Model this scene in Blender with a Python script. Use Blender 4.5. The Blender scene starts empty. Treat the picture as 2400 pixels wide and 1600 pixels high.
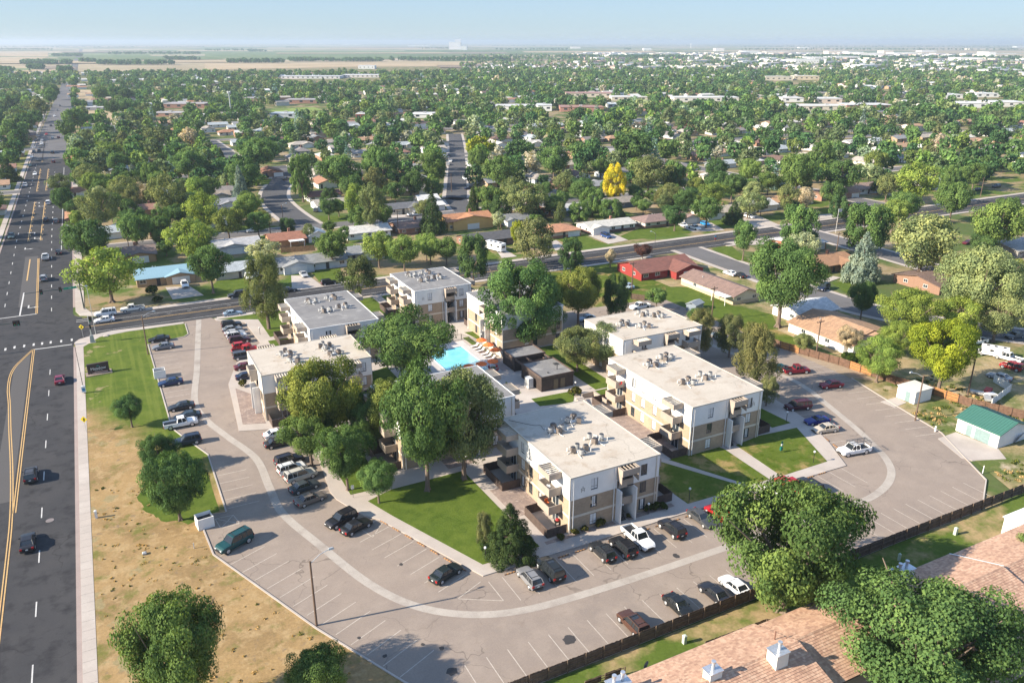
import bpy, math, random
import numpy as np
from mathutils import Vector, Matrix

random.seed(7)
RNG = np.random.default_rng(11)
SC = bpy.context.scene
COL = SC.collection
rad = math.radians

# ------------------------------------------------------------------ camera
# The world axes follow the street grid: +X runs along the avenue, +Y along the main road.
CAM_H = 66.0
FPX = 1880.0                     # focal length in pixels of a 2400 px wide frame
HORIZON = 98.0
PITCH = math.atan((800 - HORIZON) / FPX)
YAW = rad(27.3)
cam_data = bpy.data.cameras.new("camera")
cam_data.sensor_width = 36.0
cam_data.lens = FPX / 2400 * 36.0
cam_data.clip_start = 0.5
cam_data.clip_end = 90000
cam = bpy.data.objects.new("camera", cam_data)
cam.location = (0, 0, CAM_H)
cam.rotation_euler = (math.pi / 2 - PITCH, 0, -YAW)
COL.objects.link(cam)
SC.camera = cam

# ------------------------------------------------------------------ sky, sun, exposure
HAZE = 1.1e-4                    # density of the air
SUN_ELEV = rad(28.0)
SHADOW_DIR = rad(17.5) - YAW     # direction in which shadows fall on the ground
W = bpy.data.worlds.new("World")
SC.world = W
W.use_nodes = True
wn = W.node_tree.nodes
sky = wn.new("ShaderNodeTexSky")
sky.sky_type = 'NISHITA'
sky.sun_disc = False
sky.sun_elevation = SUN_ELEV
# sun azimuth: Nishita rotation 0 = +Y, clockwise
sun_az = SHADOW_DIR + math.pi    # math angle of the direction towards the sun
sky.sun_rotation = math.pi / 2 - sun_az
sky.altitude = 1500
sky.air_density = 1.0
sky.dust_density = 0.3
sky.ozone_density = 6.0
wn["Background"].inputs["Strength"].default_value = 0.15
# a hazy summer sky: the range between horizon and zenith is narrower than in clear air
wl = W.node_tree.links
gam = wn.new("ShaderNodeGamma"); gam.inputs[1].default_value = 0.25; wl.new(sky.outputs[0], gam.inputs[0])
lum = wn.new("ShaderNodeRGBToBW"); wl.new(sky.outputs[0], lum.inputs[0])
pw = wn.new("ShaderNodeMath"); pw.operation = 'POWER'; pw.inputs[1].default_value = -0.75; wl.new(lum.outputs[0], pw.inputs[0])
cm = wn.new("ShaderNodeMix"); cm.data_type = 'RGBA'; cm.blend_type = 'MULTIPLY'; cm.inputs[0].default_value = 1.0
wl.new(sky.outputs[0], cm.inputs[6]); wl.new(pw.outputs[0], cm.inputs[7])
mx = wn.new("ShaderNodeMix"); mx.data_type = 'RGBA'; mx.inputs[0].default_value = 0.68
wl.new(cm.outputs[2], mx.inputs[6]); wl.new(gam.outputs[0], mx.inputs[7]); tn = wn.new("ShaderNodeMix"); tn.data_type = 'RGBA'; tn.blend_type = 'MULTIPLY'; tn.inputs[0].default_value = 1.0; tn.inputs[7].default_value = (0.85, 0.96, 1.06, 1)
wl.new(mx.outputs[2], tn.inputs[6]); wl.new(tn.outputs[2], wn["Background"].inputs[0])

sun_data = bpy.data.lights.new("sun", 'SUN')
sun_data.energy = 3.4
sun_data.angle = rad(0.5)
sun_data.color = (1.0, 0.89, 0.73)
sun = bpy.data.objects.new("sun", sun_data)
to_sun = Vector((math.cos(sun_az) * math.cos(SUN_ELEV), math.sin(sun_az) * math.cos(SUN_ELEV), math.sin(SUN_ELEV)))
sun.rotation_euler = to_sun.to_track_quat('Z', 'Y').to_euler()
sun.location = (0, 0, 120)
COL.objects.link(sun)

SC.view_settings.view_transform = 'Standard'
SC.view_settings.look = 'None'
SC.view_settings.exposure = 1.74
SC.view_settings.gamma = 1.0
SC.view_settings.use_curve_mapping = False
SC.render.engine = 'CYCLES'
SC.cycles.use_denoising = True
SC.cycles.max_bounces = 5
SC.cycles.diffuse_bounces = 2
SC.cycles.glossy_bounces = 2
SC.cycles.transmission_bounces = 2
SC.cycles.volume_bounces = 1
SC.cycles.use_adaptive_sampling = True

# ------------------------------------------------------------------ survey: where a point seen in the photograph stands
CROPS = {'A': (0, 900, 2.24), 'B': (500, 900, 2.24), 'C': (1100, 900, 2.24), 'D': (1700, 900, 2.24),
         'E': (0, 500, 3.1367), 'F': (500, 550, 3.1367), 'G': (1050, 600, 2.6133), 'H': (1750, 500, 2.6138),
         'I': (0, 0, 4.9), 'J': (480, 60, 3.92), 'K': (1080, 60, 3.5636), 'L': (1740, 60, 3.5636),
         'M': (0, 300, 4.9), 'N': (440, 330, 3.92), 'O': (1000, 330, 3.92), 'Q': (1560, 330, 2.8),
         'W': (0, 0, .98), 'Z': (0, 0, 1.0), 'R1': (190, 830, 19.6), 'R3': (160, 760, 5.808), 'R4': (1050, 760, 7.84), 'R5': (2000, 780, 5.2275),
         'R6': (640, 900, 3.92), 'S1': (1300, 1180, 3.733), 'S2': (1900, 1180, 3.734), 'S3': (1400, 880, 3.92)}
_c, _s = math.cos(PITCH), math.sin(PITCH)
_cy, _sy = math.cos(YAW), math.sin(YAW)

def uv(cr, x, y):
    a = CROPS[cr]
    return a[0] + x / a[2], a[1] + y / a[2]

def at(cr, x, y, z=0.0):
    """grid point at height z that the survey pixel (x, y) of sheet cr shows"""
    u, v = uv(cr, x, y)
    a, b = (u - 1200) / FPX, (800 - v) / FPX
    d = (a, _c + b * _s, -_s + b * _c)
    t = (z - CAM_H) / d[2]
    px, py = d[0] * t, d[1] * t
    return (px * _cy + py * _sy, -px * _sy + py * _cy)

def project(x, y, z=0.0):
    ox, oy = x * _cy - y * _sy, x * _sy + y * _cy
    dz = z - CAM_H
    depth = oy * _c - dz * _s
    if depth < 1:
        return None
    return 1200 + FPX * ox / depth, 800 - FPX * (oy * _s + dz * _c) / depth, depth

def pts(cr, *xy, z=0.0):
    return [at(cr, x, y, z) for x, y in xy]

# ------------------------------------------------------------------ tagging
def tag(o, label=None, cat=None, group=None, kind=None):
    if label: o['label'] = label
    if cat: o['category'] = cat
    if group: o['group'] = group
    if kind: o['kind'] = kind
    return o

CH = {}                          # children of every object, kept here because .children is slow
def empty(name, loc=(0, 0, 0), rz=0.0, label=None, cat=None, group=None):
    o = bpy.data.objects.new(name, None)
    o.empty_display_size = 0.3
    o.location = loc
    o.rotation_euler = (0, 0, rz)
    COL.objects.link(o)
    return tag(o, label, cat, group)

def link(name, mesh, parent=None, loc=(0, 0, 0), rz=0.0, scale=None, mat=None, color=None):
    o = bpy.data.objects.new(name, mesh)
    o.location = loc
    o.rotation_euler = (0, 0, rz)
    if scale is not None: o.scale = scale
    if parent is not None: o.parent = parent; CH.setdefault(parent.name, []).append(o)
    COL.objects.link(o)
    if color is not None: o.color = (*color[:3], 1.0)
    if mat is not None:
        if len(mesh.materials) == 0: mesh.materials.append(mat)
        elif mesh.materials[0] is not mat:
            o.material_slots[0].link = 'OBJECT'; o.material_slots[0].material = mat
    return o

def copy_tree(o, parent=None):
    c = o.copy(); COL.objects.link(c)
    if parent is not None: c.parent = parent; CH.setdefault(parent.name, []).append(c)
    for ch in CH.get(o.name, ()):
        copy_tree(ch, c)
    return c
KIDS = {}

# ------------------------------------------------------------------ mesh builder
class MB:
    def __init__(s):
        s.v, s.f, s.m = [], [], []
    def face(s, ps, m=0):
        n = len(s.v); s.v.extend([tuple(p) for p in ps]); s.f.append(list(range(n, n + len(ps)))); s.m.append(m); return s
    def box(s, x0, y0, z0, x1, y1, z1, m=0, bottom=True):
        n = len(s.v)
        s.v += [(x0, y0, z0), (x1, y0, z0), (x1, y1, z0), (x0, y1, z0), (x0, y0, z1), (x1, y0, z1), (x1, y1, z1), (x0, y1, z1)]
        q = [(4, 5, 6, 7), (0, 1, 5, 4), (1, 2, 6, 5), (2, 3, 7, 6), (3, 0, 4, 7)]
        if bottom: q.append((3, 2, 1, 0))
        for a in q: s.f.append([n + i for i in a]); s.m.append(m)
        return s
    def frustum(s, b, t, z0, z1, m=0):
        """b, t: lists of xy of equal length"""
        n = len(s.v); k = len(b)
        s.v += [(x, y, z0) for x, y in b] + [(x, y, z1) for x, y in t]
        for i in range(k):
            j = (i + 1) % k; s.f.append([n + i, n + j, n + k + j, n + k + i]); s.m.append(m)
        s.f.append([n + k + i for i in range(k)]); s.m.append(m)
        s.f.append([n + k - 1 - i for i in range(k)]); s.m.append(m)
        return s
    def prism(s, poly, z0, z1, m=0):
        a = sum(poly[i][0] * poly[(i + 1) % len(poly)][1] - poly[(i + 1) % len(poly)][0] * poly[i][1] for i in range(len(poly)))
        if a < 0: poly = poly[::-1]
        return s.frustum(poly, poly, z0, z1, m)
    def cyl(s, c, r0, r1, z0, z1, n=12, m=0, axis='z'):
        b = []
        for zz, r in ((z0, r0), (z1, r1)):
            for i in range(n):
                a = 2 * math.pi * i / n
                p, q = r * math.cos(a), r * math.sin(a)
                if axis == 'z': b.append((c[0] + p, c[1] + q, zz))
                elif axis == 'y': b.append((c[0] + p, zz, c[1] + q))
                else: b.append((zz, c[0] + p, c[1] + q))
        k = len(s.v); s.v += b
        for i in range(n):
            j = (i + 1) % n; s.f.append([k + i, k + j, k + n + j, k + n + i]); s.m.append(m)
        s.f.append([k + n + i for i in range(n)]); s.m.append(m)
        s.f.append([k + n - 1 - i for i in range(n)]); s.m.append(m)
        return s
    def tube(s, path, r, n=6, m=0):
        """round bar along a path; r a number or one per point"""
        P = [Vector(p) for p in path]; rr = r if hasattr(r, '__len__') else [r] * len(P)
        k = len(s.v); up = Vector((0, 0, 1))
        for i, p in enumerate(P):
            d = (P[min(i + 1, len(P) - 1)] - P[max(i - 1, 0)]).normalized()
            x = d.cross(up if abs(d.z) < .95 else Vector((1, 0, 0))).normalized(); y = x.cross(d)
            for j in range(n):
                a = 2 * math.pi * j / n
                q = p + rr[i] * (x * math.cos(a) + y * math.sin(a)); s.v.append(tuple(q))
        for i in range(len(P) - 1):
            for j in range(n):
                jj = (j + 1) % n
                s.f.append([k + i * n + j, k + i * n + jj, k + (i + 1) * n + jj, k + (i + 1) * n + j]); s.m.append(m)
        s.f.append([k + j for j in range(n)][::-1]); s.m.append(m)
        s.f.append([k + (len(P) - 1) * n + j for j in range(n)]); s.m.append(m)
        return s
    def ball(s, c, r, n=8, k=5, m=0, sz=1.0):
        b = len(s.v)
        for i in range(k + 1):
            t = math.pi * i / k
            for j in range(n):
                a = 2 * math.pi * j / n
                s.v.append((c[0] + r * math.sin(t) * math.cos(a), c[1] + r * math.sin(t) * math.sin(a), c[2] - r * sz * math.cos(t)))
        for i in range(k):
            for j in range(n):
                jj = (j + 1) % n
                s.f.append([b + i * n + j, b + i * n + jj, b + (i + 1) * n + jj, b + (i + 1) * n + j]); s.m.append(m)
        return s
    def mesh(s, name, *mats, smooth=False):
        me = bpy.data.meshes.new(name)
        me.from_pydata(s.v, [], s.f)
        for mt in mats: me.materials.append(mt)
        if len(mats) > 1: me.polygons.foreach_set('material_index', np.array(s.m, dtype=np.int32))
        if smooth: me.polygons.foreach_set('use_smooth', np.ones(len(s.f), dtype=bool))
        return me
    def obj(s, name, mat, parent=None, loc=(0, 0, 0), rz=0.0, smooth=False, color=None):
        mats = mat if isinstance(mat, (list, tuple)) else [mat]
        return link(name, s.mesh(name, *mats, smooth=smooth), parent, loc, rz, color=color)

# ------------------------------------------------------------------ materials
MATS = {}
def nt_new(name):
    m = bpy.data.materials.new(name); m.use_nodes = True
    nt = m.node_tree; b = nt.nodes["Principled BSDF"]
    return m, nt, b
def N(nt, t, **k):
    n = nt.nodes.new(t)
    for a, v in k.items(): setattr(n, a, v)
    return n
def noise(nt, vec, scale, detail=4, rough=.55):
    n = N(nt, "ShaderNodeTexNoise"); n.inputs['Scale'].default_value = scale; n.inputs['Detail'].default_value = detail
    n.inputs['Roughness'].default_value = rough
    nt.links.new(vec, n.inputs['Vector']); return n.outputs['Fac']
def ramp(nt, fac, stops, mode='LINEAR'):
    r = N(nt, "ShaderNodeValToRGB"); r.color_ramp.interpolation = mode
    e = r.color_ramp.elements
    while len(e) < len(stops): e.new(.5)
    for i, (p, c) in enumerate(stops):
        e[i].position = p; e[i].color = (*c[:3], 1) if hasattr(c, '__len__') else (c, c, c, 1)
    nt.links.new(fac, r.inputs[0]); return r.outputs[0]
def mix(nt, a, b, fac, mode='MIX'):
    n = N(nt, "ShaderNodeMix", data_type='RGBA', blend_type=mode)
    for sock, val in ((n.inputs[0], fac), (n.inputs[6], a), (n.inputs[7], b)):
        if hasattr(val, 'links'): nt.links.new(val, sock)
        elif hasattr(val, '__len__'): sock.default_value = (*val[:3], 1)
        else: sock.default_value = val
    return n.outputs[2]
def math_(nt, op, a, b=0.0):
    n = N(nt, "ShaderNodeMath", operation=op)
    for i, x in enumerate((a, b)):
        if hasattr(x, 'links'): nt.links.new(x, n.inputs[i])
        else: n.inputs[i].default_value = x
    return n.outputs[0]
def worldpos(nt):
    return N(nt, "ShaderNodeNewGeometry").outputs['Position']
def objpos(nt):
    return N(nt, "ShaderNodeTexCoord").outputs['Object']
def bump(nt, b, h, dist=.02, strength=.6):
    n = N(nt, "ShaderNodeBump"); n.inputs['Distance'].default_value = dist; n.inputs['Strength'].default_value = strength
    nt.links.new(h, n.inputs['Height']); nt.links.new(n.outputs[0], b.inputs['Normal'])

def plain(name, col, rough=.6, metal=0.0, var=.12, scale=3.0, world=True):
    """paint or plaster with slight blotches"""
    if name in MATS: return MATS[name]
    m, nt, b = nt_new(name)
    p = worldpos(nt) if world else objpos(nt)
    f = noise(nt, p, scale, 5)
    lo = [max(0, c * (1 - var)) for c in col]; hi = [min(1, c * (1 + var)) for c in col]
    nt.links.new(ramp(nt, f, [(.3, lo), (.7, hi)]), b.inputs['Base Color'])
    b.inputs['Roughness'].default_value = rough; b.inputs['Metallic'].default_value = metal
    MATS[name] = m; return m

def tinted(name, rough=.6, var=.15, scale=1.2, metal=0.0, coat=0.0, bands=None, spec=.5):
    """takes the colour of the object it sits on"""
    if name in MATS: return MATS[name]
    m, nt, b = nt_new(name)
    oi = N(nt, "ShaderNodeObjectInfo").outputs['Color']
    p = objpos(nt)
    f = ramp(nt, noise(nt, p, scale, 6), [(.25, 1 - var), (.75, 1 + var)])
    c = mix(nt, oi, f, 1.0, 'MULTIPLY')
    if bands:
        w = N(nt, "ShaderNodeTexBrick"); w.inputs['Scale'].default_value = 1.0
        w.inputs['Brick Width'].default_value = bands[0]; w.inputs['Row Height'].default_value = bands[1]
        w.inputs['Mortar Size'].default_value = bands[2]
        w.inputs['Color1'].default_value = (.82, .82, .82, 1); w.inputs['Color2'].default_value = (1.15, 1.12, 1.1, 1); w.inputs['Mortar'].default_value = (.62, .6, .58, 1)
        nt.links.new(p, w.inputs['Vector'])
        c = mix(nt, c, w.outputs['Color'], 1.0, 'MULTIPLY')
    nt.links.new(c, b.inputs['Base Color'])
    b.inputs['Roughness'].default_value = rough; b.inputs['Metallic'].default_value = metal
    b.inputs['Specular IOR Level'].default_value = spec
    if coat: b.inputs['Coat Weight'].default_value = coat; b.inputs['Coat Roughness'].default_value = .05
    MATS[name] = m; return m

def ground_mat(name, layers, bumpy=0.0, fine=(1.6, .25), rough=.95):
    """layers: first colour, then (colour, noise scale, threshold, softness) mixed over it"""
    m, nt, b = nt_new(name)
    p = worldpos(nt)
    c = layers[0]
    for col, sc, th, soft in layers[1:]:
        f = ramp(nt, noise(nt, p, sc, 6, .6), [(th - soft, 0.0), (th + soft, 1.0)])
        c = mix(nt, c, col, f)
    g = ramp(nt, noise(nt, p, fine[0], 8, .7), [(.2, 1 - fine[1]), (.8, 1 + fine[1])])
    c = mix(nt, c, g, 1.0, 'MULTIPLY')
    nt.links.new(c, b.inputs['Base Color']); b.inputs['Roughness'].default_value = rough
    b.inputs['Specular IOR Level'].default_value = .08
    if bumpy: bump(nt, b, noise(nt, p, 2.5, 6, .7), bumpy, .7)
    MATS[name] = m; return m
# ------------------------------------------------------------------ the ground and everything laid on it
def sheet(name, poly, z, mat, kind='structure', parent=None):
    mb = MB(); mb.face([(x, y, z) for x, y in poly])
    o = mb.obj(name, mat, parent)
    if kind: o['kind'] = kind
    return o

def slab(name, poly, z1, mat, z0=-.05, kind='structure', parent=None):
    o = MB().prism(list(poly), z0, z1).obj(name, mat, parent)
    if kind: o['kind'] = kind
    return o

def ribbon_quads(path, w):
    P = [Vector((p[0], p[1])) for p in path]; out = []
    L, R = [], []
    for i, p in enumerate(P):
        d = (P[min(i + 1, len(P) - 1)] - P[max(i - 1, 0)]).normalized()
        n = Vector((-d.y, d.x)) * (w / 2)
        L.append(p + n); R.append(p - n)
    for i in range(len(P) - 1): out.append((R[i], R[i + 1], L[i + 1], L[i]))
    return out

def smooth_path(P, n=6):
    out = []
    P = [Vector((p[0], p[1])) for p in P]
    for i in range(len(P) - 1):
        a, b, c, d = P[max(i - 1, 0)], P[i], P[i + 1], P[min(i + 2, len(P) - 1)]
        for k in range(n):
            t = k / n
            out.append(tuple(.5 * ((2 * b) + (c - a) * t + (2 * a - 5 * b + 4 * c - d) * t * t + (3 * b - a - 3 * c + d) * t ** 3)))
    out.append(tuple(P[-1]))
    return out

def ribbon(name, path, w, z, mat, kind='structure', thick=0.0):
    mb = MB()
    for q in ribbon_quads(path, w): mb.face([(p[0], p[1], z) for p in q])
    if thick:
        for q in ribbon_quads(path, w):
            mb.face([(*q[0], z - thick), (*q[1], z - thick), (*q[1], z), (*q[0], z)])
            mb.face([(*q[2], z - thick), (*q[3], z - thick), (*q[3], z), (*q[2], z)])
    o = mb.obj(name, mat)
    if kind: o['kind'] = kind
    return o

# open country: one sheet with rings of growing tiles out to the horizon
def far_ground():
    m, nt, b = nt_new("open_ground")
    p = worldpos(nt)
    # town ground: grass, dry grass, bare soil and paving in patches of a garden's size
    near = ramp(nt, noise(nt, p, .045, 5, .6), [(.32, (.10, .115, .045)), (.46, (.075, .115, .03)), (.56, (.26, .20, .11)), (.68, (.33, .27, .20))])
    near = mix(nt, near, ramp(nt, noise(nt, p, .8, 8, .7), [(.2, .75), (.8, 1.25)]), 1.0, 'MULTIPLY')
    # farmland: long fields
    mp = N(nt, "ShaderNodeMapping"); mp.inputs['Scale'].default_value = (.0011, .0026, 1); nt.links.new(p, mp.inputs[0])
    vo = N(nt, "ShaderNodeTexVoronoi", distance='CHEBYCHEV'); vo.inputs['Scale'].default_value = 1.0; vo.inputs['Randomness'].default_value = .75
    nt.links.new(mp.outputs[0], vo.inputs['Vector'])
    sep = N(nt, "ShaderNodeSeparateColor"); nt.links.new(vo.outputs['Color'], sep.inputs[0])
    far = ramp(nt, sep.outputs[0], [(0, (.36, .29, .18)), (.22, (.13, .17, .06)), (.4, (.40, .33, .23)), (.55, (.17, .21, .09)), (.7, (.33, .27, .17)), (.85, (.11, .15, .06))], 'CONSTANT')
    far = mix(nt, far, ramp(nt, noise(nt, p, .006, 6, .65), [(.25, .75), (.75, 1.25)]), 1.0, 'MULTIPLY')
    sx = N(nt, "ShaderNodeSeparateXYZ"); nt.links.new(p, sx.inputs[0])
    f = math_(nt, 'ADD', sx.outputs[1], math_(nt, 'MULTIPLY', sx.outputs[0], -.18))
    f = math_(nt, 'DIVIDE', math_(nt, 'SUBTRACT', f, 2000.0), 250.0)
    f = ramp(nt, f, [(0, 0.0), (1, 1.0)])
    nt.links.new(mix(nt, near, far, f), b.inputs['Base Color'])
    b.inputs['Roughness'].default_value = 1.0; b.inputs['Specular IOR Level'].default_value = .1
    R = [0, 60, 150, 320, 640, 1300, 2700, 5400, 11000, 22000, 42000]
    xs = sorted(set([-r for r in R] + R)); mb = MB(); n = len(xs)
    mb.v = [(x, y, 0) for y in xs for x in xs]
    for j in range(n - 1):
        for i in range(n - 1):
            a = j * n + i; mb.f.append([a, a + 1, a + n + 1, a + n]); mb.m.append(0)
    o = mb.obj('ground', m); o['kind'] = 'structure'
far_ground()

ASPH = ground_mat("road_asphalt", [(.050, .050, .053), ((.068, .066, .067), .12, .55, .2), ((.028, .028, .031), .4, .62, .12)], fine=(6, .14), rough=.85)
OLDASPH = ground_mat("old_asphalt", [(.15, .145, .145), ((.12, .115, .115), .1, .55, .2)], fine=(3, .14), rough=.9)
LOT = ground_mat("lot_asphalt", [(.285, .232, .192), ((.24, .199, .17), .07, .52, .14), ((.315, .26, .215), .25, .6, .15), ((.24, .195, .162), .55, .68, .06), ((.27, .22, .18), 1.4, .62, .05)], fine=(5, .12), rough=.9)
def wear(m, crack=.14, dark=.55, seam=None):
    """cracks (and seams) in an existing ground material"""
    nt = m.node_tree; b = nt.nodes["Principled BSDF"]; src = b.inputs['Base Color'].links[0].from_socket
    p = worldpos(nt); w = N(nt, "ShaderNodeTexNoise"); w.inputs['Scale'].default_value = .35; nt.links.new(p, w.inputs['Vector'])
    v = N(nt, "ShaderNodeVectorMath", operation='MULTIPLY_ADD'); nt.links.new(w.outputs['Color'], v.inputs[0]); v.inputs[1].default_value = (5, 5, 0); nt.links.new(p, v.inputs[2])
    vo = N(nt, "ShaderNodeTexVoronoi", feature='DISTANCE_TO_EDGE'); vo.inputs['Scale'].default_value = crack; nt.links.new(v.outputs[0], vo.inputs['Vector'])
    f = math_(nt, 'MULTIPLY', ramp(nt, vo.outputs['Distance'], [(.004, 1.0), (.011, 0.0)]), ramp(nt, noise(nt, p, .06, 3), [(.48, 0.0), (.6, .8)]))
    c = mix(nt, src, mix(nt, src, (dark, dark, dark), 1.0, 'MULTIPLY'), f)
    if seam:
        br = N(nt, "ShaderNodeTexBrick"); br.inputs['Scale'].default_value = 1; br.inputs['Brick Width'].default_value = seam[0]; br.inputs['Row Height'].default_value = seam[1]; br.inputs['Mortar Size'].default_value = .03; br.inputs['Mortar Smooth'].default_value = .5
        for n_, val in (('Color1', 1.0), ('Color2', .96), ('Mortar', seam[2])): br.inputs[n_].default_value = (val, val, val, 1)
        nt.links.new(p, br.inputs['Vector']); c = mix(nt, c, br.outputs['Color'], 1.0, 'MULTIPLY')
    nt.links.new(c, b.inputs['Base Color'])
wear(LOT); wear(ASPH, .1, .6); wear(OLDASPH, .12, .6)
CONC = ground_mat("concrete", [(.44, .385, .34), ((.39, .345, .305), .35, .5, .2), ((.50, .45, .40), .1, .6, .1)], fine=(4, .08), rough=.9)
GUTTER = ground_mat("gutter_concrete", [(.43, .385, .335), ((.36, .32, .28), .4, .5, .2), ((.30, .26, .225), .18, .62, .08)], fine=(4, .12), rough=.9)
PINKC = ground_mat("pink_concrete", [(.36, .29, .26), ((.31, .25, .225), .4, .5, .2)], fine=(4, .1), rough=.9)
LAWN = ground_mat("lawn_grass", [(.076, .111, .016), ((.105, .138, .022), .25, .5, .15), ((.27, .20, .08), .13, .57, .05), ((.055, .09, .005), .6, .6, .1)], bumpy=.06, fine=(3, .3))
GREEN = ground_mat("watered_grass", [(.074, .114, .016), ((.108, .146, .024), .2, .5, .2), ((.052, .088, .012), .6, .6, .15)], bumpy=.06, fine=(3, .28))
DRY = ground_mat("dry_grass", [(.36, .25, .11), ((.26, .19, .085), .12, .52, .12), ((.42, .31, .17), .3, .6, .1), ((.13, .135, .045), .22, .66, .05)], bumpy=.05, fine=(3, .3))
WEEDY = ground_mat("weedy_ground", [(.33, .255, .14), ((.10, .13, .035), .11, .52, .08), ((.42, .34, .24), .2, .63, .06)], bumpy=.08, fine=(2.5, .3))
GRAVEL = ground_mat("rock_bed", [(.30, .235, .20), ((.23, .18, .16), .9, .5, .1), ((.40, .33, .29), 2.0, .62, .06)], bumpy=.1, fine=(7, .3))
wear(GUTTER, .05, .8, (2.4, 2.4, .86)); DIRT = ground_mat("bare_soil", [(.35, .27, .19), ((.29, .22, .15), .3, .5, .15)], fine=(3, .2))
WHITE = plain("road_paint_white", (.50, .49, .47), .8, scale=5, var=.2)
STALL = plain("stall_paint", (.44, .385, .325), .85, scale=2.2, var=.16)
YELLOW = plain("road_paint_yellow", (.50, .32, .13), .8, scale=5, var=.2)

# verge between the main road and the car park: watered at the corner, dried out further south
def verge_mat():
    m, nt, b = nt_new("verge_grass")
    p = worldpos(nt)
    g = mix(nt, (.075, .115, .016), (.112, .147, .024), ramp(nt, noise(nt, p, .3, 6), [(.4, 0.0), (.65, 1.0)]))
    mp = N(nt, "ShaderNodeMapping"); mp.inputs['Scale'].default_value = (.9, .03, 1); nt.links.new(p, mp.inputs[0])
    g = mix(nt, g, (.15, .18, .035), ramp(nt, noise(nt, mp.outputs[0], 1.0, 2), [(.5, 0.0), (.6, .5)]))
    d = mix(nt, (.335, .225, .105), (.25, .168, .08), ramp(nt, noise(nt, p, .14, 6), [(.4, 0.0), (.62, 1.0)]))
    d = mix(nt, d, (.38, .27, .14), ramp(nt, noise(nt, p, .5, 6, .65), [(.5, 0.0), (.62, .8)]))
    d = mix(nt, d, (.14, .145, .035), ramp(nt, noise(nt, p, .28, 7, .7), [(.53, 0.0), (.66, .85)]))
    d = mix(nt, d, (.20, .15, .10), ramp(nt, noise(nt, p, .45, 6, .7), [(.6, 0.0), (.68, .8)]))
    d = mix(nt, d, (.05, .075, .02), ramp(nt, noise(nt, p, .21, 3, .5), [(.70, 0.0), (.73, 1.0)]))
    s = N(nt, "ShaderNodeSeparateXYZ"); nt.links.new(p, s.inputs[0])
    wob = math_(nt, 'MULTIPLY', math_(nt, 'SUBTRACT', noise(nt, p, .16, 5, .65), .5), 26.0)
    f = math_(nt, 'ADD', s.outputs[1], wob)
    f = math_(nt, 'ADD', f, math_(nt, 'MULTIPLY', s.outputs[0], 2.1))
    f = math_(nt, 'DIVIDE', math_(nt, 'SUBTRACT', f, 136.0), 14.0)
    c = mix(nt, d, g, ramp(nt, f, [(0, 0.0), (1, 1.0)]))
    c = mix(nt, c, (.27, .22, .115), ramp(nt, math_(nt, 'ADD', noise(nt, p, .22, 5, .6), math_(nt, 'MULTIPLY', s.outputs[0], -.012)), [(.66, 0.0), (.70, .9)]))
    c = mix(nt, c, ramp(nt, noise(nt, p, 3.2, 8, .7), [(.2, .72), (.8, 1.28)]), 1.0, 'MULTIPLY')
    nt.links.new(c, b.inputs['Base Color']); b.inputs['Roughness'].default_value = 1
    b.inputs['Specular IOR Level'].default_value = .1
    bump(nt, b, noise(nt, p, 2.5, 6, .7), .06, .7)
    return m
VERGE = verge_mat()

# ---- roads
AV0, AV1 = 207.2, 221.6           # avenue kerbs
RX0, RX1 = -32.4, -10.6           # main road kerbs
sheet('road', [(RX0, 20), (RX1, 20), (RX1, 560), (RX0, 560)], .02, ASPH)
sheet('road', [(RX0 - 1, 560), (RX1 + .5, 560), (RX1 + 6, 1500), (RX0 + 8, 1500)], .05, OLDASPH)
sheet('road', [(RX0 + 8, 1500), (RX1 + 6, 1500), (18, 3600), (1, 3600)], .3, OLDASPH)
sheet('road', [(1, 3600), (18, 3600), (95, 9000), (70, 9000)], .8, OLDASPH)
mb = MB(); mb.face([(-60, AV0, .03), (1500, AV0, .03), (1500, AV1, .03), (-60, AV1, .03)])
for cx, cy, sx, sy in ((RX1, AV0, 1, -1), (RX1, AV1, 1, 1)):       # rounded corners
    arc = [(cx + 6 * sx - 6 * sx * math.sin(a), cy + 6 * sy - 6 * sy * math.cos(a), .031) for a in [i * math.pi / 16 for i in range(9)]]
    mb.face([(cx - .2 * sx, cy - .2 * sy, .031)] + (arc if sx * sy < 0 else arc[::-1]))
o = mb.obj('avenue', ASPH); o['kind'] = 'structure'
RES = [ # residential streets: path, width
    (smooth_path([(69.3, 300), (68.3, 330), (69.5, 362), (74, 386), (83, 414), (90, 440), (92, 470)]), 11.0),
    ([(-10, 302), (420, 302)], 8.5),
    (smooth_path([(134.5, 302), (142, 330), (149, 345), (209, 482), (250, 580)]), 9.5),
    (smooth_path([(175, 210), (174, 186), (173.5, 152), (176, 132), (190, 106), (230, 60)]), 9.5),
    ([(77, 470), (76, 620)], 10.0), ([(-10, 455), (600, 455)], 8.0), ([(-10, 620), (800, 620)], 8.0),
    ([(300, 222), (300, 620)], 9.0), ([(232, 222), (226, 140), (240, 60)], 9.0), ([(200, 470), (700, 400)], 9.0),
    ([(-90, 440), (-32, 441)], 9.0), ([(-90, 620), (-30, 621)], 12.0)]
for i, (pp, w) in enumerate(RES):
    ribbon('pavement', pp, w + 3.6, .08 + i * .004, CONC)
    ribbon('street', pp, w, .14 + i * .004, OLDASPH if i not in (0, 2) else ground_mat("street_asphalt%d" % i, [(.085, .084, .088), ((.11, .108, .11), .1, .55, .15)], fine=(3, .14)))

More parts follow.
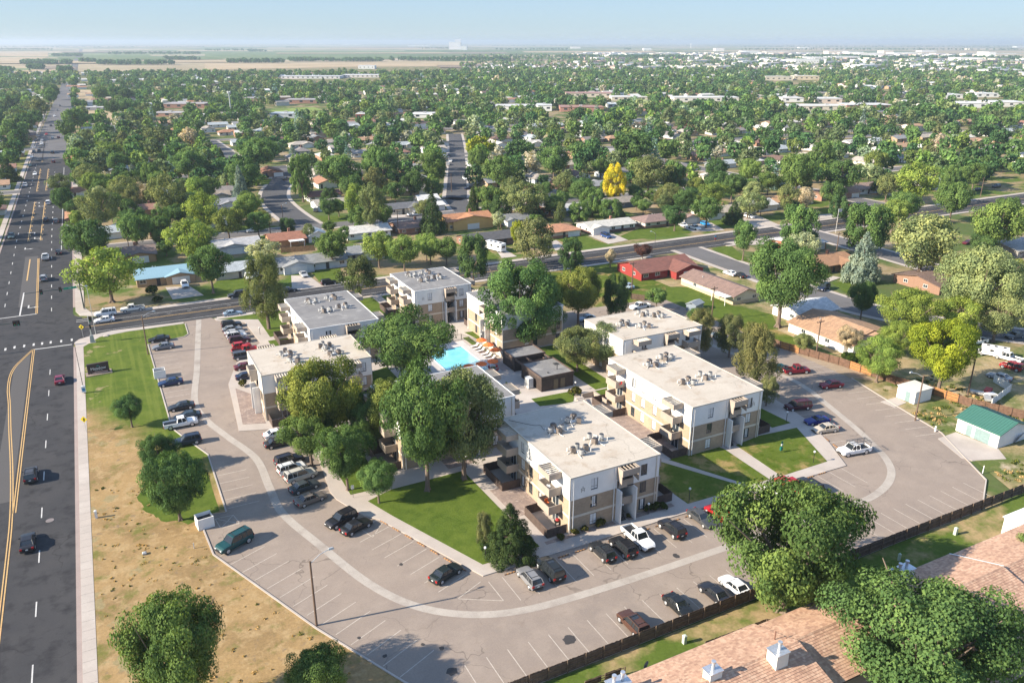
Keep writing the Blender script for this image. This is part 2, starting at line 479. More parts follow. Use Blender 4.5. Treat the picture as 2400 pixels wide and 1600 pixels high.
# kerb walks along the main road and the avenue
for x0, x1 in ((RX1, RX1 + .55),):
    slab('kerb', [(x0, 20), (x1, 20), (x1, 200), (x0, 200)], .09, PINKC)
    slab('kerb', [(x0, 233), (x1, 233), (x1, 700), (x0, 700)], .09, PINKC)
    slab('kerb', [(x0 - 21.9, 20), (x1 - 21.9, 20), (x1 - 21.9, 1200), (x0 - 21.9, 1200)], .09, PINKC)
def walk_with_joints(name, x0, y0, x1, y1, along, pitch=1.9, z=.14):
    """a walk cast in bays with open joints"""
    mb = MB(); L = (y1 - y0) if along == 'y' else (x1 - x0); n = max(1, int(L / pitch)); g = .03
    for i in range(n):
        a, b = i * L / n + g / 2, (i + 1) * L / n - g / 2
        if along == 'y': mb.box(x0, y0 + a, -.05, x1, y0 + b, z, bottom=False)
        else: mb.box(x0 + a, y0, -.05, x0 + b, y1, z, bottom=False)
    o = mb.obj(name, CONC); o['kind'] = 'structure'; return o
walk_with_joints('pavement', RX1 + .56, 20, -8.55, 199, 'y')
walk_with_joints('pavement', RX1 + .56, 233, -7.9, 700, 'y')
walk_with_joints('pavement', -34.8, 20, -33.0, 1000, 'y')
slab('pavement', [(RX1 + .56, 199), (-8.55, 199), (-5, 204.6), (1, 205.7), (14, 205.7), (14, AV0), (-2, AV0 + .9), (-6, AV0 - .2), (-9.4, AV0 - 2.2), (-10.4, 203)], .142, CONC)
slab('pavement', [(RX1 + .56, 233), (-8.2, 233), (-6.5, 226.5), (0, 224), (0, AV1), (-4.5, AV1 + .2), (-9, AV1 + 3), (-10.0, 229)], .142, CONC)
walk_with_joints('pavement', 0, AV1, 160, AV1 + 2.2, 'x')
walk_with_joints('pavement', 160, AV1, 600, AV1 + 2.2, 'x', 4)
walk_with_joints('pavement', 22, 205.6, 158, AV0, 'x')
walk_with_joints('pavement', 190, 205.6, 600, AV0, 'x', 4)

# ---- road markings
def marks(name, quads, z, mat):
    mb = MB()
    for q in quads: mb.face([(p[0], p[1], z) for p in q])
    o = mb.obj(name, mat); o['kind'] = 'structure'; return o
def dashes(p0, p1, period, ln, w, start=0.0):
    a, b = Vector(p0), Vector(p1); d = (b - a); L = d.length; d.normalize(); out = []; t = start
    while t < L:
        out += ribbon_quads([a + d * t, a + d * min(t + ln, L)], w); t += period
    return out
W_ = []
W_ += dashes((-15.0, 26 - 1.5), (-15.1, 196), 12.27, 3.2, .16)
W_ += dashes((-15.6, 232.3), (-17.2, 328.7), 12.27, 3.2, .2)
W_ += dashes((-17.2, 328.7), (-18.7, 512), 12.27, 3.4, .25)
W_ += dashes((-26.7, 241.9), (-28.1, 326), 12.27, 3.2, .2)
W_ += dashes((-28.1, 326), (-28.4, 540), 12.27, 3.4, .25)
W_ += dashes((-28.0, 30), (-27.6, 196), 12.27, 3.2, .16)
W_ += ribbon_quads([(-13.9, 300), (-14.3, 520)], .2)
for cx, cy in pts('E', (40, 1000), (107, 985), (178, 975), (248, 965), (310, 957), (373, 948), (450, 940), (528, 930)):
    W_ += ribbon_quads([(cx, cy - .9), (cx, cy + .9)], .42)
W_ += ribbon_quads([(-18.9, 202.5), (-10.9, 202.2)], .45)
W_ += ribbon_quads([(-32.0, 231.4), (-19.0, 231.6)], .45)
W_ += ribbon_quads([(-22.8, 254.4), (-22.8, 232.0)], .35)
W_ += ribbon_quads([(-9.9, 221.0), (-7.2, 220.9)], .25) + ribbon_quads([(-9.9, 219.5), (-7.2, 219.3)], .25)
for y in (209.3, 217.9): W_ += ribbon_quads([(-6 if y > 212 else -5.5, y), (34 if y > 212 else 420, y)], .15)
W_ += ribbon_quads([(45, 219.5), (420, 219.5)], .13)
W_ += dashes((6, 216.2), (34, 216.2), 5, 1.0, .12)
def arrow(x, y, ang, s=1.0, bend=True):
    c, n = math.cos(ang), math.sin(ang)
    T = lambda a, b: (x + s * (a * c - b * n), y + s * (a * n + b * c))
    out = [[T(-1.2, -.12), T(.4, -.12), T(.4, .12), T(-1.2, .12)]]
    if bend: out += [[T(.4, -.12), T(.65, -.12), T(.65, .9), T(.4, .9)], [T(.15, .9), T(.9, .9), T(.52, 1.7), T(.52, 1.7)][:3]]
    else: out += [[T(.4, -.45), T(1.2, 0), T(.4, .45)]]
    return out
for cr, x, y, a in (('E', 210, 690, -math.pi / 2), ('E', 255, 145, math.pi / 2), ('E', 255, 185, -math.pi / 2), ('E', 185, 262, -math.pi / 2), ('M', 450, 860, math.pi / 2), ('M', 450, 900, -math.pi / 2)):
    p = at(cr, x, y); W_ += arrow(p[0], p[1], a, 1.5)
marks('road_markings', W_, .045, WHITE)
Y_ = []
med = smooth_path([(-18.85, 202.6), (-20.6, 197.0), (-21.9, 192.3), (-22.5, 186.7), (-22.4, 178.7), (-21.8, 171), (-21.0, 158), (-19.9, 142), (-19.1, 126), (-18.9, 110), (-18.75, 60), (-18.7, 25)], 5)
for off in (-.17, .17):
    Y_ += ribbon_quads([(x + off, y) for x, y in med], .16)
    Y_ += ribbon_quads([(-18.7 + off, 202.6), (-18.7 + off, 126)], .16)
    Y_ += ribbon_quads([(-19.0 + off, 231.8), (-20.4 + off, 296)], .2)
    Y_ += ribbon_quads([(-8 if off < 0 else -7, 214.35 + off * .9), (500, 214.35 + off * .9)], .15)
Y_ += ribbon_quads([(-22.8, 296), (-22.6, 268)], .35)
for cr, l in (('M', [(320, 1305), (400, 850)]), ('M', [(420, 730), (465, 470)]), ('M', [(463, 1290), (515, 850)]), ('M', [(525, 720), (555, 470)]), ('M', [(480, 390), (515, 150)])):
    P = [at(cr, *q) for q in l]; Y_ += ribbon_quads(P, .28)
    Y_ += dashes((P[0][0] + .5, P[0][1]), (P[1][0] + .5, P[1][1]), 9, 3, .22)
marks('centre_markings', Y_, .05, YELLOW)
marks('lane_repair', [[(-22, 130), (-19.2, 130), (-19.2, 200), (-22, 192)], [(-23.5, 240), (-19.6, 240), (-20.6, 300), (-24.3, 300)]], .034, ground_mat("faded_asphalt", [(.10, .095, .093)], fine=(4, .12)))
c = at('A', 262, 715)
mb = MB(); mb.cyl((c[0], c[1]), .55, .55, .02, .05, 20); o = mb.obj('manhole_cover', plain("cast_iron", (.20, .17, .16), .6)); tag(o, 'round manhole cover in the dark road beside the lane dashes', 'manhole')

# ---- verge, lawns round the car park
sheet('verge', [(-8.5, 20), (60, 20), (45, 50), (30, 58), (21.4, 67.1), (15, 80.1), (6.2, 101.3), (5.6, 112.2), (9.5, 111.5), (9.6, 131.6), (6.3, 141.5), (5.2, 145), (4.8, 193.8), (13.0, 195.6), (14.0, 197), (14.2, 205.6), (1, 205.7), (-5, 204.6), (-8.5, 199)], .12, VERGE)
sheet('verge', [(-400, 20), (-34.9, 20), (-34.9, 700), (-400, 700)], .012, ground_mat("roadside_grass", [(.085, .12, .025), ((.26, .22, .09), .05, .5, .1), ((.12, .15, .035), .3, .6, .1)], fine=(2, .25)))
sheet('verge', [(-8.5, 222), (-8.5, 233), (-7.8, 300), (600, 300), (600, 223.8), (0, 223.8)], .045, ground_mat("garden_ground", [(.28, .21, .12), ((.085, .13, .025), .05, .5, .05), ((.34, .27, .2), .07, .64, .04), ((.07, .11, .02), .2, .62, .08)], fine=(2, .25)))
rj = random.Random(2)
def ragged(poly, n=5, j=.4):
    out = []
    for a, b in zip(poly, poly[1:] + poly[:1]):
        for k in range(n): out.append((a[0] + (b[0] - a[0]) * k / n + rj.uniform(-j, j), a[1] + (b[1] - a[1]) * k / n + rj.uniform(-j, j)))
    return out
sheet('lawn', ragged(pts('A', (1050, 375), (1150, 665), (1000, 730), (850, 715), (760, 680), (720, 600), (770, 540), (745, 440), (860, 390))), .127, GREEN)
# ---- the car park
LOT_OUT = [(13.9, 207.3), (14.3, 205.2), (14.1, 197), (13.0, 195.5), (4.9, 193.7), (5.3, 145), (6.4, 141.5), (9.7, 131.6), (9.6, 111.6), (5.7, 112.2), (6.3, 101.3), (15.1, 80.1), (21.5, 67.1), (25.5, 60.5), (111, 60.5), (119.3, 65.5), (127.9, 79.7), (130.5, 91.4), (133.8, 104.7), (134, 123.3), (133, 168), (80, 172), (80, 206), (21.2, 206), (20.6, 207.3)]
sheet('car_park', LOT_OUT, .135, LOT)
# low kerb along the outer edge
kp = [(14.2, 205.2), (14.0, 197), (13.0, 195.5), (4.8, 193.7), (5.2, 145), (6.3, 141.5), (9.6, 131.6), (9.5, 111.5), (5.6, 112.2), (6.2, 101.3), (15, 80.1), (21.4, 67.1), (25.4, 60.4), (111, 60.4), (119.4, 65.4), (128.0, 79.6), (130.6, 91.3), (133.9, 104.6)]
for q in ():
    pass
ribbon('kerb', kp, .22, .25, CONC, thick=.25)
gp = [(17.7, 207.2), (16.0, 195), (12.9, 172.4), (10.4, 155.5), (11.2, 146), (13.6, 137), (16.6, 126.5), (16.7, 116), (16.9, 107.4), (19.7, 97), (23.2, 85.5), (27.2, 78.3), (32.5, 73.9), (38.5, 71.7), (46.1, 70.9), (57.5, 70.5), (68, 70.4), (91.8, 70.1), (99.6, 70.4), (106.2, 72.8), (110.8, 77.2), (114.9, 85.6), (119.2, 97.7), (121.9, 106.5), (122.1, 116), (120, 150)]
ribbon('drain_channel', smooth_path(gp, 6), 1.25, .15, GUTTER)
# stall lines
S_ = []
def stall(p, ang, ln=5.6, w=.11):
    d = Vector((math.cos(ang), math.sin(ang))); p = Vector(p)
    return ribbon_quads([p, p + d * ln], w)
for i in range(33):                                  # along the south fence
    S_ += stall((28.3 + i * 2.72, 60.9), math.pi / 2)
for i in range(24):                                  # along the front walk
    x = 39.2 + i * 2.72
    if x < 102: S_ += stall((x, 78.7), -math.pi / 2, 5.2)
ax = Vector((27.3 - 37, 106.1 - 80)).normalized(); an = math.atan2(ax.y, ax.x)
for i in range(10):                                  # along the slanting west walk
    p = Vector((37, 80)) + ax * (2.0 + i * 2.7) + Vector((-ax.y, ax.x)) * .9
    S_ += stall(p, an + math.pi / 2, 5.2)
bx = (Vector((6.2, 101.3)) - Vector((21.4, 67.1))).normalized(); bn = math.atan2(bx.y, bx.x)
for i in range(14):                                  # along the slanting west kerb
    S_ += stall(Vector((21.4, 67.1)) + bx * (1.0 + i * 2.72) + Vector((bx.y, -bx.x)) * .2, bn - math.pi / 2, 5.4)
for i in range(6): S_ += stall((9.9, 112.5 + i * 2.72), 0, 4.6)
for i in range(18): S_ += stall((5.4 , 146.5 + i * 2.65), 0, 4.6)
for i in range(12): S_ += stall((27.9 - .1 * i, 165 + i * 2.72), math.pi, 5.0)
for i in range(5): S_ += stall((24.0, 108.5 + i * 2.72), math.pi, 5.0)
cx_ = (Vector((110.3, 100.6)) - Vector((106.9, 85.9))).normalized(); cn = math.atan2(cx_.y, cx_.x)
for i in range(9): S_ += stall(Vector((105.6, 83.5)) + cx_ * i * 2.75 + Vector((.5, 0)), cn - math.pi / 2, 5.0)
dx_ = (Vector((133.8, 104.7)) - Vector((127.9, 79.7))).normalized(); dn = math.atan2(dx_.y, dx_.x)
for i in range(14): S_ += stall(Vector((127.6, 79.7)) + dx_ * i * 2.75, dn + math.pi / 2, 5.0)
# hatched bays
for q in ([(30.6, 99.6), (26.0, 98.2), (26.9, 95.3), (31.4, 97.0)],):
    S_ += ribbon_quads([q[0], q[1]], .11) + ribbon_quads([q[1], q[2]], .11) + ribbon_quads([q[0], q[2]], .11)
hp = pts('A', (1130, 710), (1225, 690), (1260, 735), (1160, 760))
for a, b in ((0, 1), (1, 2), (2, 3), (3, 0), (0, 2), (1, 3)): S_ += ribbon_quads([hp[a], hp[b]], .11)
hp = pts('C', (60, 1040), (-60, 1130), (180, 1140), (100, 1040))
S_ += ribbon_quads([hp[0], hp[1]], .11) + ribbon_quads([hp[1], hp[2]], .11) + ribbon_quads([hp[2], hp[3]], .11)
marks('stall_markings', S_, .143, STALL)
# oil stains and sealed cracks
o_ = []
for cr, x, y, r in (('C', 525, 1345, .9), ('B', 1255, 1510, .7), ('B', 1200, 1390, .35), ('B', 1100, 1370, .25), ('B', 985, 950, .3), ('B', 900, 1430, .3), ('D', 1160, 690, .3), ('D', 750, 772, .25), ('C', 1085, 905, .5), ('B', 765, 1335, .25)):
    p = at(cr, x, y)
    o_.append([(p[0] + r * (.7 + .5 * random.random()) * math.cos(a), p[1] + r * (.7 + .5 * random.random()) * math.sin(a)) for a in [k * math.pi / 7 for k in range(14)]])
marks('oil_stains', o_, .147, plain("oil_stain", (.045, .04, .038), .7))

# ---- the block inside the car park: concrete pad, lawns, rock beds
PAD = [(21.3, 206), (21.5, 204), (25.3, 201.7), (27.6, 199.4), (28.2, 182.6), (24.5, 177.8), (21.0, 172), (17.6, 161), (15.8, 138.1), (21.5, 136.1), (25.6, 133), (25.9, 121.1), (24.8, 110), (25.1, 107.4), (27.3, 101.3), (29.1, 99.1), (37.0, 80.0), (67, 79.8), (103.1, 78.9), (106.9, 85.9), (110.4, 94.7), (111.5, 101), (112.6, 112), (112.6, 141.5), (94, 141.5), (94, 170), (80.2, 172), (80.2, 206)]
slab('courtyard_paving', PAD, .27, CONC)
def lawn(poly, mat=None, z=.30): return slab('lawn', poly, z, mat or GREEN, z0=.1)
lawn([(38.0, 82.2), (31.2, 99.0), (29.2, 104.6), (33.5, 106.2), (45.9, 106.4), (46.2, 94), (46.8, 82.3)])
lawn([(27.4, 107.6), (32, 107.4), (33, 110), (33, 126), (27.6, 133), (27.5, 122)])
lawn(pts('S3', (1270, 650), (1690, 935), (2110, 800), (1830, 490), (1600, 540), (1480, 565)), LAWN)
lawn(pts('S3', (655, 785), (840, 735), (1110, 665), (1170, 690), (1580, 965), (1400, 1020)), LAWN)
lawn(pts('S3', (570, 800), (1365, 1035), (830, 1190), (710, 1105), (560, 985)), LAWN)
lawn(pts('S3', (1500, 310), (1775, 445), (1605, 490), (1500, 430)))
lawn([(30, 183), (34.6, 183), (34.6, 160), (30.5, 160)]); lawn([(22, 204.8), (34, 204.8), (48, 204.8), (48, 185.5), (31, 185.5), (31, 200)])
lawn([(52.5, 204.8), (62.5, 204.8), (62.5, 186), (52.5, 186)]); lawn([(52.5, 184), (56.5, 184), (56.5, 163), (52.5, 163)]); lawn([(65, 204.8), (79.5, 204.8), (79.5, 196), (65, 196)])
lawn([(44, 153), (49.5, 155), (49.5, 143), (44, 143)]); lawn([(62, 171), (66, 171), (66, 164), (62, 164)])
lawn(pts('R4', (1060, 1070), (1350, 1280), (1225, 1305), (1050, 1180)))
lawn(pts('R4', (1530, 1390), (2330, 1235), (2300, 1460), (1690, 1525)))
lawn([(83, 124), (88, 124), (88, 150), (83, 150)]); lawn([(82.5, 121), (96, 121), (96, 123.5), (82.5, 123.5)]); lawn([(98.5, 112), (104, 112), (104, 124), (98.5, 124)])
lawn(pts('R4', (300, 165), (500, 145), (900, 430), (780, 420))); lawn([(71.5, 164), (73, 164), (73, 150), (71.5, 150)])
def bed(poly, z=.295): return slab('rock_bed', poly, z, GRAVEL, z0=.1)
bed([(47.3, 90.3), (51.9, 90.3), (51.9, 98.9), (47.1, 98.9)]); bed([(47.9, 82.2), (59.4, 82.0), (59.4, 82.9), (47.9, 82.9)]); bed([(61.6, 82.0), (70, 82.0), (70, 82.9), (61.6, 82.9)])
bed([(77.2, 97), (81.9, 97), (81.9, 112), (77.2, 112)]); bed([(67.6, 90), (71, 90), (71, 103), (67.6, 103)]); bed([(16.9, 140.5), (20.8, 139), (21.2, 153), (18.5, 158)]); bed([(44, 108), (49, 108), (49, 125), (44, 125)])
bed([(97.6, 95), (99.5, 95), (99.5, 110), (97.6, 110)]); bed([(21.5, 136.3), (30, 136.3), (30, 139.6), (21.5, 139.6)])

# ---- ground south of the fence and east of the car park
sheet('lawn', [(22, 45), (22, 60), (125, 60.1), (160, 60.1), (160, 30), (60, 30)], .10, ground_mat("back_lawn", [(.085, .125, .022), ((.34, .25, .13), .09, .56, .06), ((.11, .15, .03), .3, .6, .1)], bumpy=.05, fine=(2.5, .28)))
sheet('weedy_yard', [(119.4, 60.3), (200, 60.3), (200, 100), (141, 100), (137, 112), (134, 124.5), (133.9, 104.6), (130.6, 91.3), (128, 79.6)], .11, WEEDY)
sheet('bare_soil', [(133.9, 104.8), (137.8, 101), (138.2, 108), (134.8, 123.6), (134, 123.6)], .118, DIRT)
slab('pavement', pts('R5', (330, 850), (520, 795), (650, 860), (500, 920)), .16, CONC)
slab('driveway', [(130.6, 78.6), (125.4, 78.4), (122.6, 71.9), (123.4, 70.5), (129, 68.2), (131.2, 71.0)], .17, CONC)
sheet('lawn', [(113, 125), (142, 125), (142, 206), (113, 206)], .08, LAWN)
slab('driveway', [(97, 147), (112, 147), (112, 141.6), (97, 141.6)], .139, LOT)
sheet('weedy_yard', [(142, 100), (168, 100), (168, 206), (142, 206)], .07, WEEDY)

# front lawns and driveways along the avenue
ZL = [0]
def lw(cr, *q): ZL[0] += 1; sheet('lawn', [at(cr, *p) for p in q], .055 + ZL[0] * .0035, GREEN)
def dw(cr, *q): ZL[0] += 1; sheet('driveway', [at(cr, *p) for p in q], .055 + ZL[0] * .0035, CONC)
lw('O', (1190, 905), (1430, 870), (1660, 950), (1400, 1000)); lw('O', (1770, 880), (1960, 800), (2352, 800), (2352, 860), (1850, 915))
lw('O', (510, 1010), (560, 1000), (670, 1080), (530, 1110)); lw('O', (720, 1000), (860, 970), (900, 1010), (800, 1040)); lw('O', (240, 600), (460, 590), (460, 620), (250, 640))
lw('N', (1130, 1200), (1400, 1170), (1420, 1270), (1230, 1320)); lw('N', (430, 790), (600, 770), (890, 790), (900, 800), (440, 840)); lw('N', (680, 350), (820, 350), (780, 395), (670, 410)); lw('N', (1180, 690), (1490, 690), (1500, 745), (1270, 760))
lw('Q', (0, 570), (170, 605), (0, 632)); lw('Q', (310, 540), (440, 530), (445, 565), (380, 580)); lw('Q', (990, 450), (1210, 440), (1190, 480), (1050, 485)); lw('Q', (300, 705), (430, 690), (560, 800), (470, 785))
lw('Q', (1090, 930), (1230, 920), (1190, 1005)); lw('Q', (0, 960), (200, 960), (430, 1080), (700, 1140), (740, 1240), (520, 1200), (180, 1120), (0, 1060)); lw('E', (1690, 420), (1830, 400), (1830, 600), (1700, 610), (1480, 600))
dw('E', (1215, 545), (1400, 540), (1500, 605), (1270, 635)); dw('N', (950, 1240), (1110, 1240), (1240, 1335), (960, 1380)); dw('O', (1480, 870), (1700, 850), (1850, 915), (1670, 950)); dw('O', (640, 1010), (720, 1005), (830, 1065), (690, 1080))
dw('Q', (90, 560), (300, 540), (390, 590), (180, 600)); dw('Q', (480, 510), (600, 490), (760, 560), (600, 580)); dw('Q', (980, 490), (1080, 480), (1130, 500), (1010, 515)); dw('O', (1140, 930), (1190, 915), (1300, 1000), (1180, 1010))
dw('Q', (980, 930), (1100, 890), (1150, 900), (1010, 950)); dw('N', (1840, 660), (1890, 650), (2020, 700), (1880, 710))
dw('Q', (380, 670), (640, 640), (660, 680), (500, 690))
# far fields: crops and stubble beyond the town
def field(name, mat, cr, *q, z=.6): sheet(name, [at(cr, *p) for p in q], z, mat)
FG = ground_mat("crop_green", [(.10, .15, .05), ((.14, .18, .07), .004, .5, .1)], fine=(.02, .12)); FT = ground_mat("stubble", [(.44, .34, .22), ((.36, .28, .17), .004, .5, .1)], fine=(.02, .12))
field('crop_field', FG, 'J', (0, 232), (1000, 236), (1750, 236), (2352, 232), (2352, 285), (1700, 304), (700, 310), (0, 300))
field('crop_field', FG, 'K', (0, 206), (900, 200), (1250, 205), (1250, 240), (500, 246), (0, 252), z=.65)
field('crop_field', FG, 'I', (960, 640), (1700, 630), (1880, 690), (1050, 698)); field('crop_field', FG, 'I', (1100, 706), (1880, 700), (1750, 735), (1380, 745))
field('stubble_field', FT, 'J', (0, 345), (700, 350), (1500, 338), (2352, 335), (2352, 375), (1300, 385), (0, 410), z=.5)
field('stubble_field', FT, 'I', (0, 605), (550, 600), (560, 655), (0, 650)); field('stubble_field', FT, 'I', (0, 660), (560, 660), (420, 690), (0, 740), z=.55); field('stubble_field', FT, 'I', (80, 830), (520, 790), (600, 770), (700, 760), (540, 880), (100, 890), z=.5)
field('stubble_field', FT, 'K', (700, 292), (1250, 303), (1240, 325), (700, 318), z=.5); field('stubble_field', FT, 'K', (0, 305), (250, 300), (200, 350), (0, 345), z=.5); field('stubble_field', FT, 'I', (900, 1035), (1040, 1035), (1080, 1180), (960, 1235), (900, 1220), z=.2)
field('stubble_field', FT, 'I', (980, 1280), (1190, 1270), (1370, 1340), (1300, 1390), (1000, 1370), z=.2)
field('playing_field', ground_mat("pitch_grass", [(.20, .26, .07)], fine=(.05, .12)), 'J', (540, 770), (1000, 752), (1150, 800), (1000, 830), (620, 810), z=.2)
FD = ground_mat("fallow", [(.24, .19, .14)], fine=(.02, .12))
rf = random.Random(31)
for i in range(34):                                   # narrow strips of crops, stubble and fallow
    v = 106 + 50 * rf.random() ** 1.3; u0 = rf.uniform(-60, 1350); L = rf.uniform(90, 420); t_ = rf.uniform(1.5, 4.5) * (v - 92) / 40; sk = rf.uniform(-1.5, 1.5)
    field(['crop_field', 'stubble_field', 'crop_field', 'fallow_field'][i % 4], [FG, FT, FG, FD][i % 4], 'Z', (u0, v), (u0 + L, v + sk), (u0 + L + 14, v + sk + t_), (u0 + 8, v + t_), z=.9 + .05 * i)
# ------------------------------------------------------------------ apartment blocks
STUCCO = plain("white_stucco", (.76, .75, .72), .85, var=.05, scale=.7)
BRICK = None
def brick_mat():
    m, nt, b = nt_new("tan_brick")
    tc = objpos(nt)
    # courses run level on every wall: take (x+y, z)
    s = N(nt, "ShaderNodeSeparateXYZ"); nt.links.new(tc, s.inputs[0])
    cxyz = N(nt, "ShaderNodeCombineXYZ"); nt.links.new(math_(nt, 'ADD', s.outputs[0], s.outputs[1]), cxyz.inputs[0]); nt.links.new(s.outputs[2], cxyz.inputs[1])
    w = N(nt, "ShaderNodeTexBrick"); w.inputs['Scale'].default_value = 1.0; w.inputs['Brick Width'].default_value = .42; w.inputs['Row Height'].default_value = .21; w.inputs['Mortar Size'].default_value = .012
    w.inputs['Color1'].default_value = (.33, .245, .165, 1); w.inputs['Color2'].default_value = (.39, .295, .205, 1); w.inputs['Mortar'].default_value = (.36, .30, .235, 1)
    nt.links.new(cxyz.outputs[0], w.inputs['Vector'])
    c = mix(nt, w.outputs['Color'], ramp(nt, noise(nt, tc, .35, 5), [(.3, .9), (.7, 1.1)]), 1.0, 'MULTIPLY')
    nt.links.new(c, b.inputs['Base Color']); b.inputs['Roughness'].default_value = .9
    return m
BRICK = brick_mat()
BAND = plain("band_concrete", (.58, .52, .43), .85, var=.08, scale=.8)
TAN = plain("tan_balcony", (.36, .30, .245), .8, var=.08, scale=.8)
BROWN = plain("brown_boards", (.085, .058, .047), .8, var=.25, scale=1.5)
DKBROWN = plain("dark_siding", (.060, .043, .036), .75, var=.25, scale=1.5)
FRAMEM = plain("bronze_frame", (.11, .10, .09), .5)
WFRAME = plain("white_frame", (.72, .72, .70), .5)
BLIND = plain("window_blind", (.62, .63, .64), .7, scale=1.5, var=.12)
STEP = plain("dark_steps", (.055, .05, .05), .8)
METAL = plain("grey_metal", (.42, .42, .41), .5, .3, var=.15)
DMETAL = plain("dark_metal", (.07, .07, .075), .5, .4)
GALV = plain("galvanised", (.62, .63, .64), .35, .7, var=.15)
PIPEW = plain("white_conduit", (.68, .67, .64), .6)
def glass_mat():
    m, nt, b = nt_new("window_glass")
    b.inputs['Base Color'].default_value = (.035, .045, .055, 1); b.inputs['Roughness'].default_value = .07
    b.inputs['Specular IOR Level'].default_value = .8
    return m
GLASS = glass_mat()
def roof_mat(name, base, dark, light):
    return ground_mat(name, [base, (light, .22, .55, .18), (dark, .33, .62, .09), ((base[0] * .72, base[1] * .66, base[2] * .6), .9, .70, .04)], fine=(3, .12))
CREAM = roof_mat("cream_roof", (.47, .415, .345), (.40, .325, .25), (.53, .475, .40))
wear(CREAM, .09, .72, (11.0, 1.9, .9)); GREYR = roof_mat("grey_roof", (.235, .23, .225), (.32, .31, .295), (.19, .185, .185))

wear(GREYR, .09, .7, (11.0, 1.9, .88))
def wall_face(mb, x0, x1, z0, z1, y, holes, depth=.14, m=0):
    """a wall in the plane y (outside towards -y) with recessed openings (x0, z0, x1, z1)"""
    xs = sorted({x0, x1, *[h[0] for h in holes], *[h[2] for h in holes]}); zs = sorted({z0, z1, *[h[1] for h in holes], *[h[3] for h in holes]})
    xs = [x for x in xs if x0 <= x <= x1]; zs = [z for z in zs if z0 <= z <= z1]
    for i in range(len(xs) - 1):
        for j in range(len(zs) - 1):
            cx, cz = (xs[i] + xs[i + 1]) / 2, (zs[j] + zs[j + 1]) / 2
            if any(h[0] < cx < h[2] and h[1] < cz < h[3] for h in holes): continue
            mb.face([(xs[i], y, zs[j]), (xs[i + 1], y, zs[j]), (xs[i + 1], y, zs[j + 1]), (xs[i], y, zs[j + 1])], m)
    for a, b, c, d in holes:
        a, c = max(a, x0), min(c, x1); b, d = max(b, z0), min(d, z1)
        if a >= c or b >= d: continue
        yy = y + depth
        mb.face([(a, y, b), (a, yy, b), (a, yy, d), (a, y, d)], m); mb.face([(c, yy, b), (c, y, b), (c, y, d), (c, yy, d)], m)
        mb.face([(a, yy, b), (a, y, b), (c, y, b), (c, yy, b)], m); mb.face([(a, y, d), (a, yy, d), (c, yy, d), (c, y, d)], m)

def turned(mb_src, ang, dx, dy, dst):
    c, s = math.cos(ang), math.sin(ang); k = len(dst.v)
    dst.v += [(x * c - y * s + dx, x * s + y * c + dy, z) for x, y, z in mb_src.v]
    dst.f += [[i + k for i in f] for f in mb_src.f]; dst.m += mb_src.m

WIN_CACHE = {}
def window(parent, w, h, loc, rz, blind=True, frame=None, bars=1):
    """window frame set in its opening, with its pane (and blind) as sub-parts; local -y is outside"""
    key = (round(w, 2), round(h, 2), bars, (frame or FRAMEM).name)
    if key not in WIN_CACHE:
        f = MB(); t = .06
        f.box(-w / 2, -.05, 0, -w / 2 + t, .05, h).box(w / 2 - t, -.05, 0, w / 2, .05, h).box(-w / 2 + t, -.05, h - t, w / 2 - t, .05, h).box(-w / 2 + t, -.05, 0, w / 2 - t, .05, t)
        for i in range(bars): x = -w / 2 + w * (i + 1) / (bars + 1); f.box(x - .025, -.045, t, x + .025, .045, h - t)
        if h > 1.3: f.box(-w / 2 + t, -.044, h * .28, w / 2 - t, .044, h * .28 + .05)
        p = MB(); p.box(-w / 2 + t, .0, t, w / 2 - t, .02, h - t)
        b = MB(); b.box(-w / 2 + t + .02, -.03, h * .08, w / 2 - t - .02, -.012, h - t - .02)
        WIN_CACHE[key] = (f.mesh('window', frame or FRAMEM), p.mesh('pane', GLASS), b.mesh('blind', BLIND))
    fm, pm, bm = WIN_CACHE[key]
    o = link('window', fm, parent, loc, rz)
    link('pane', pm, o)
    if blind: link('blind', bm, o, scale=(1 if random.random() < .6 else .5, 1, 1))
    return o

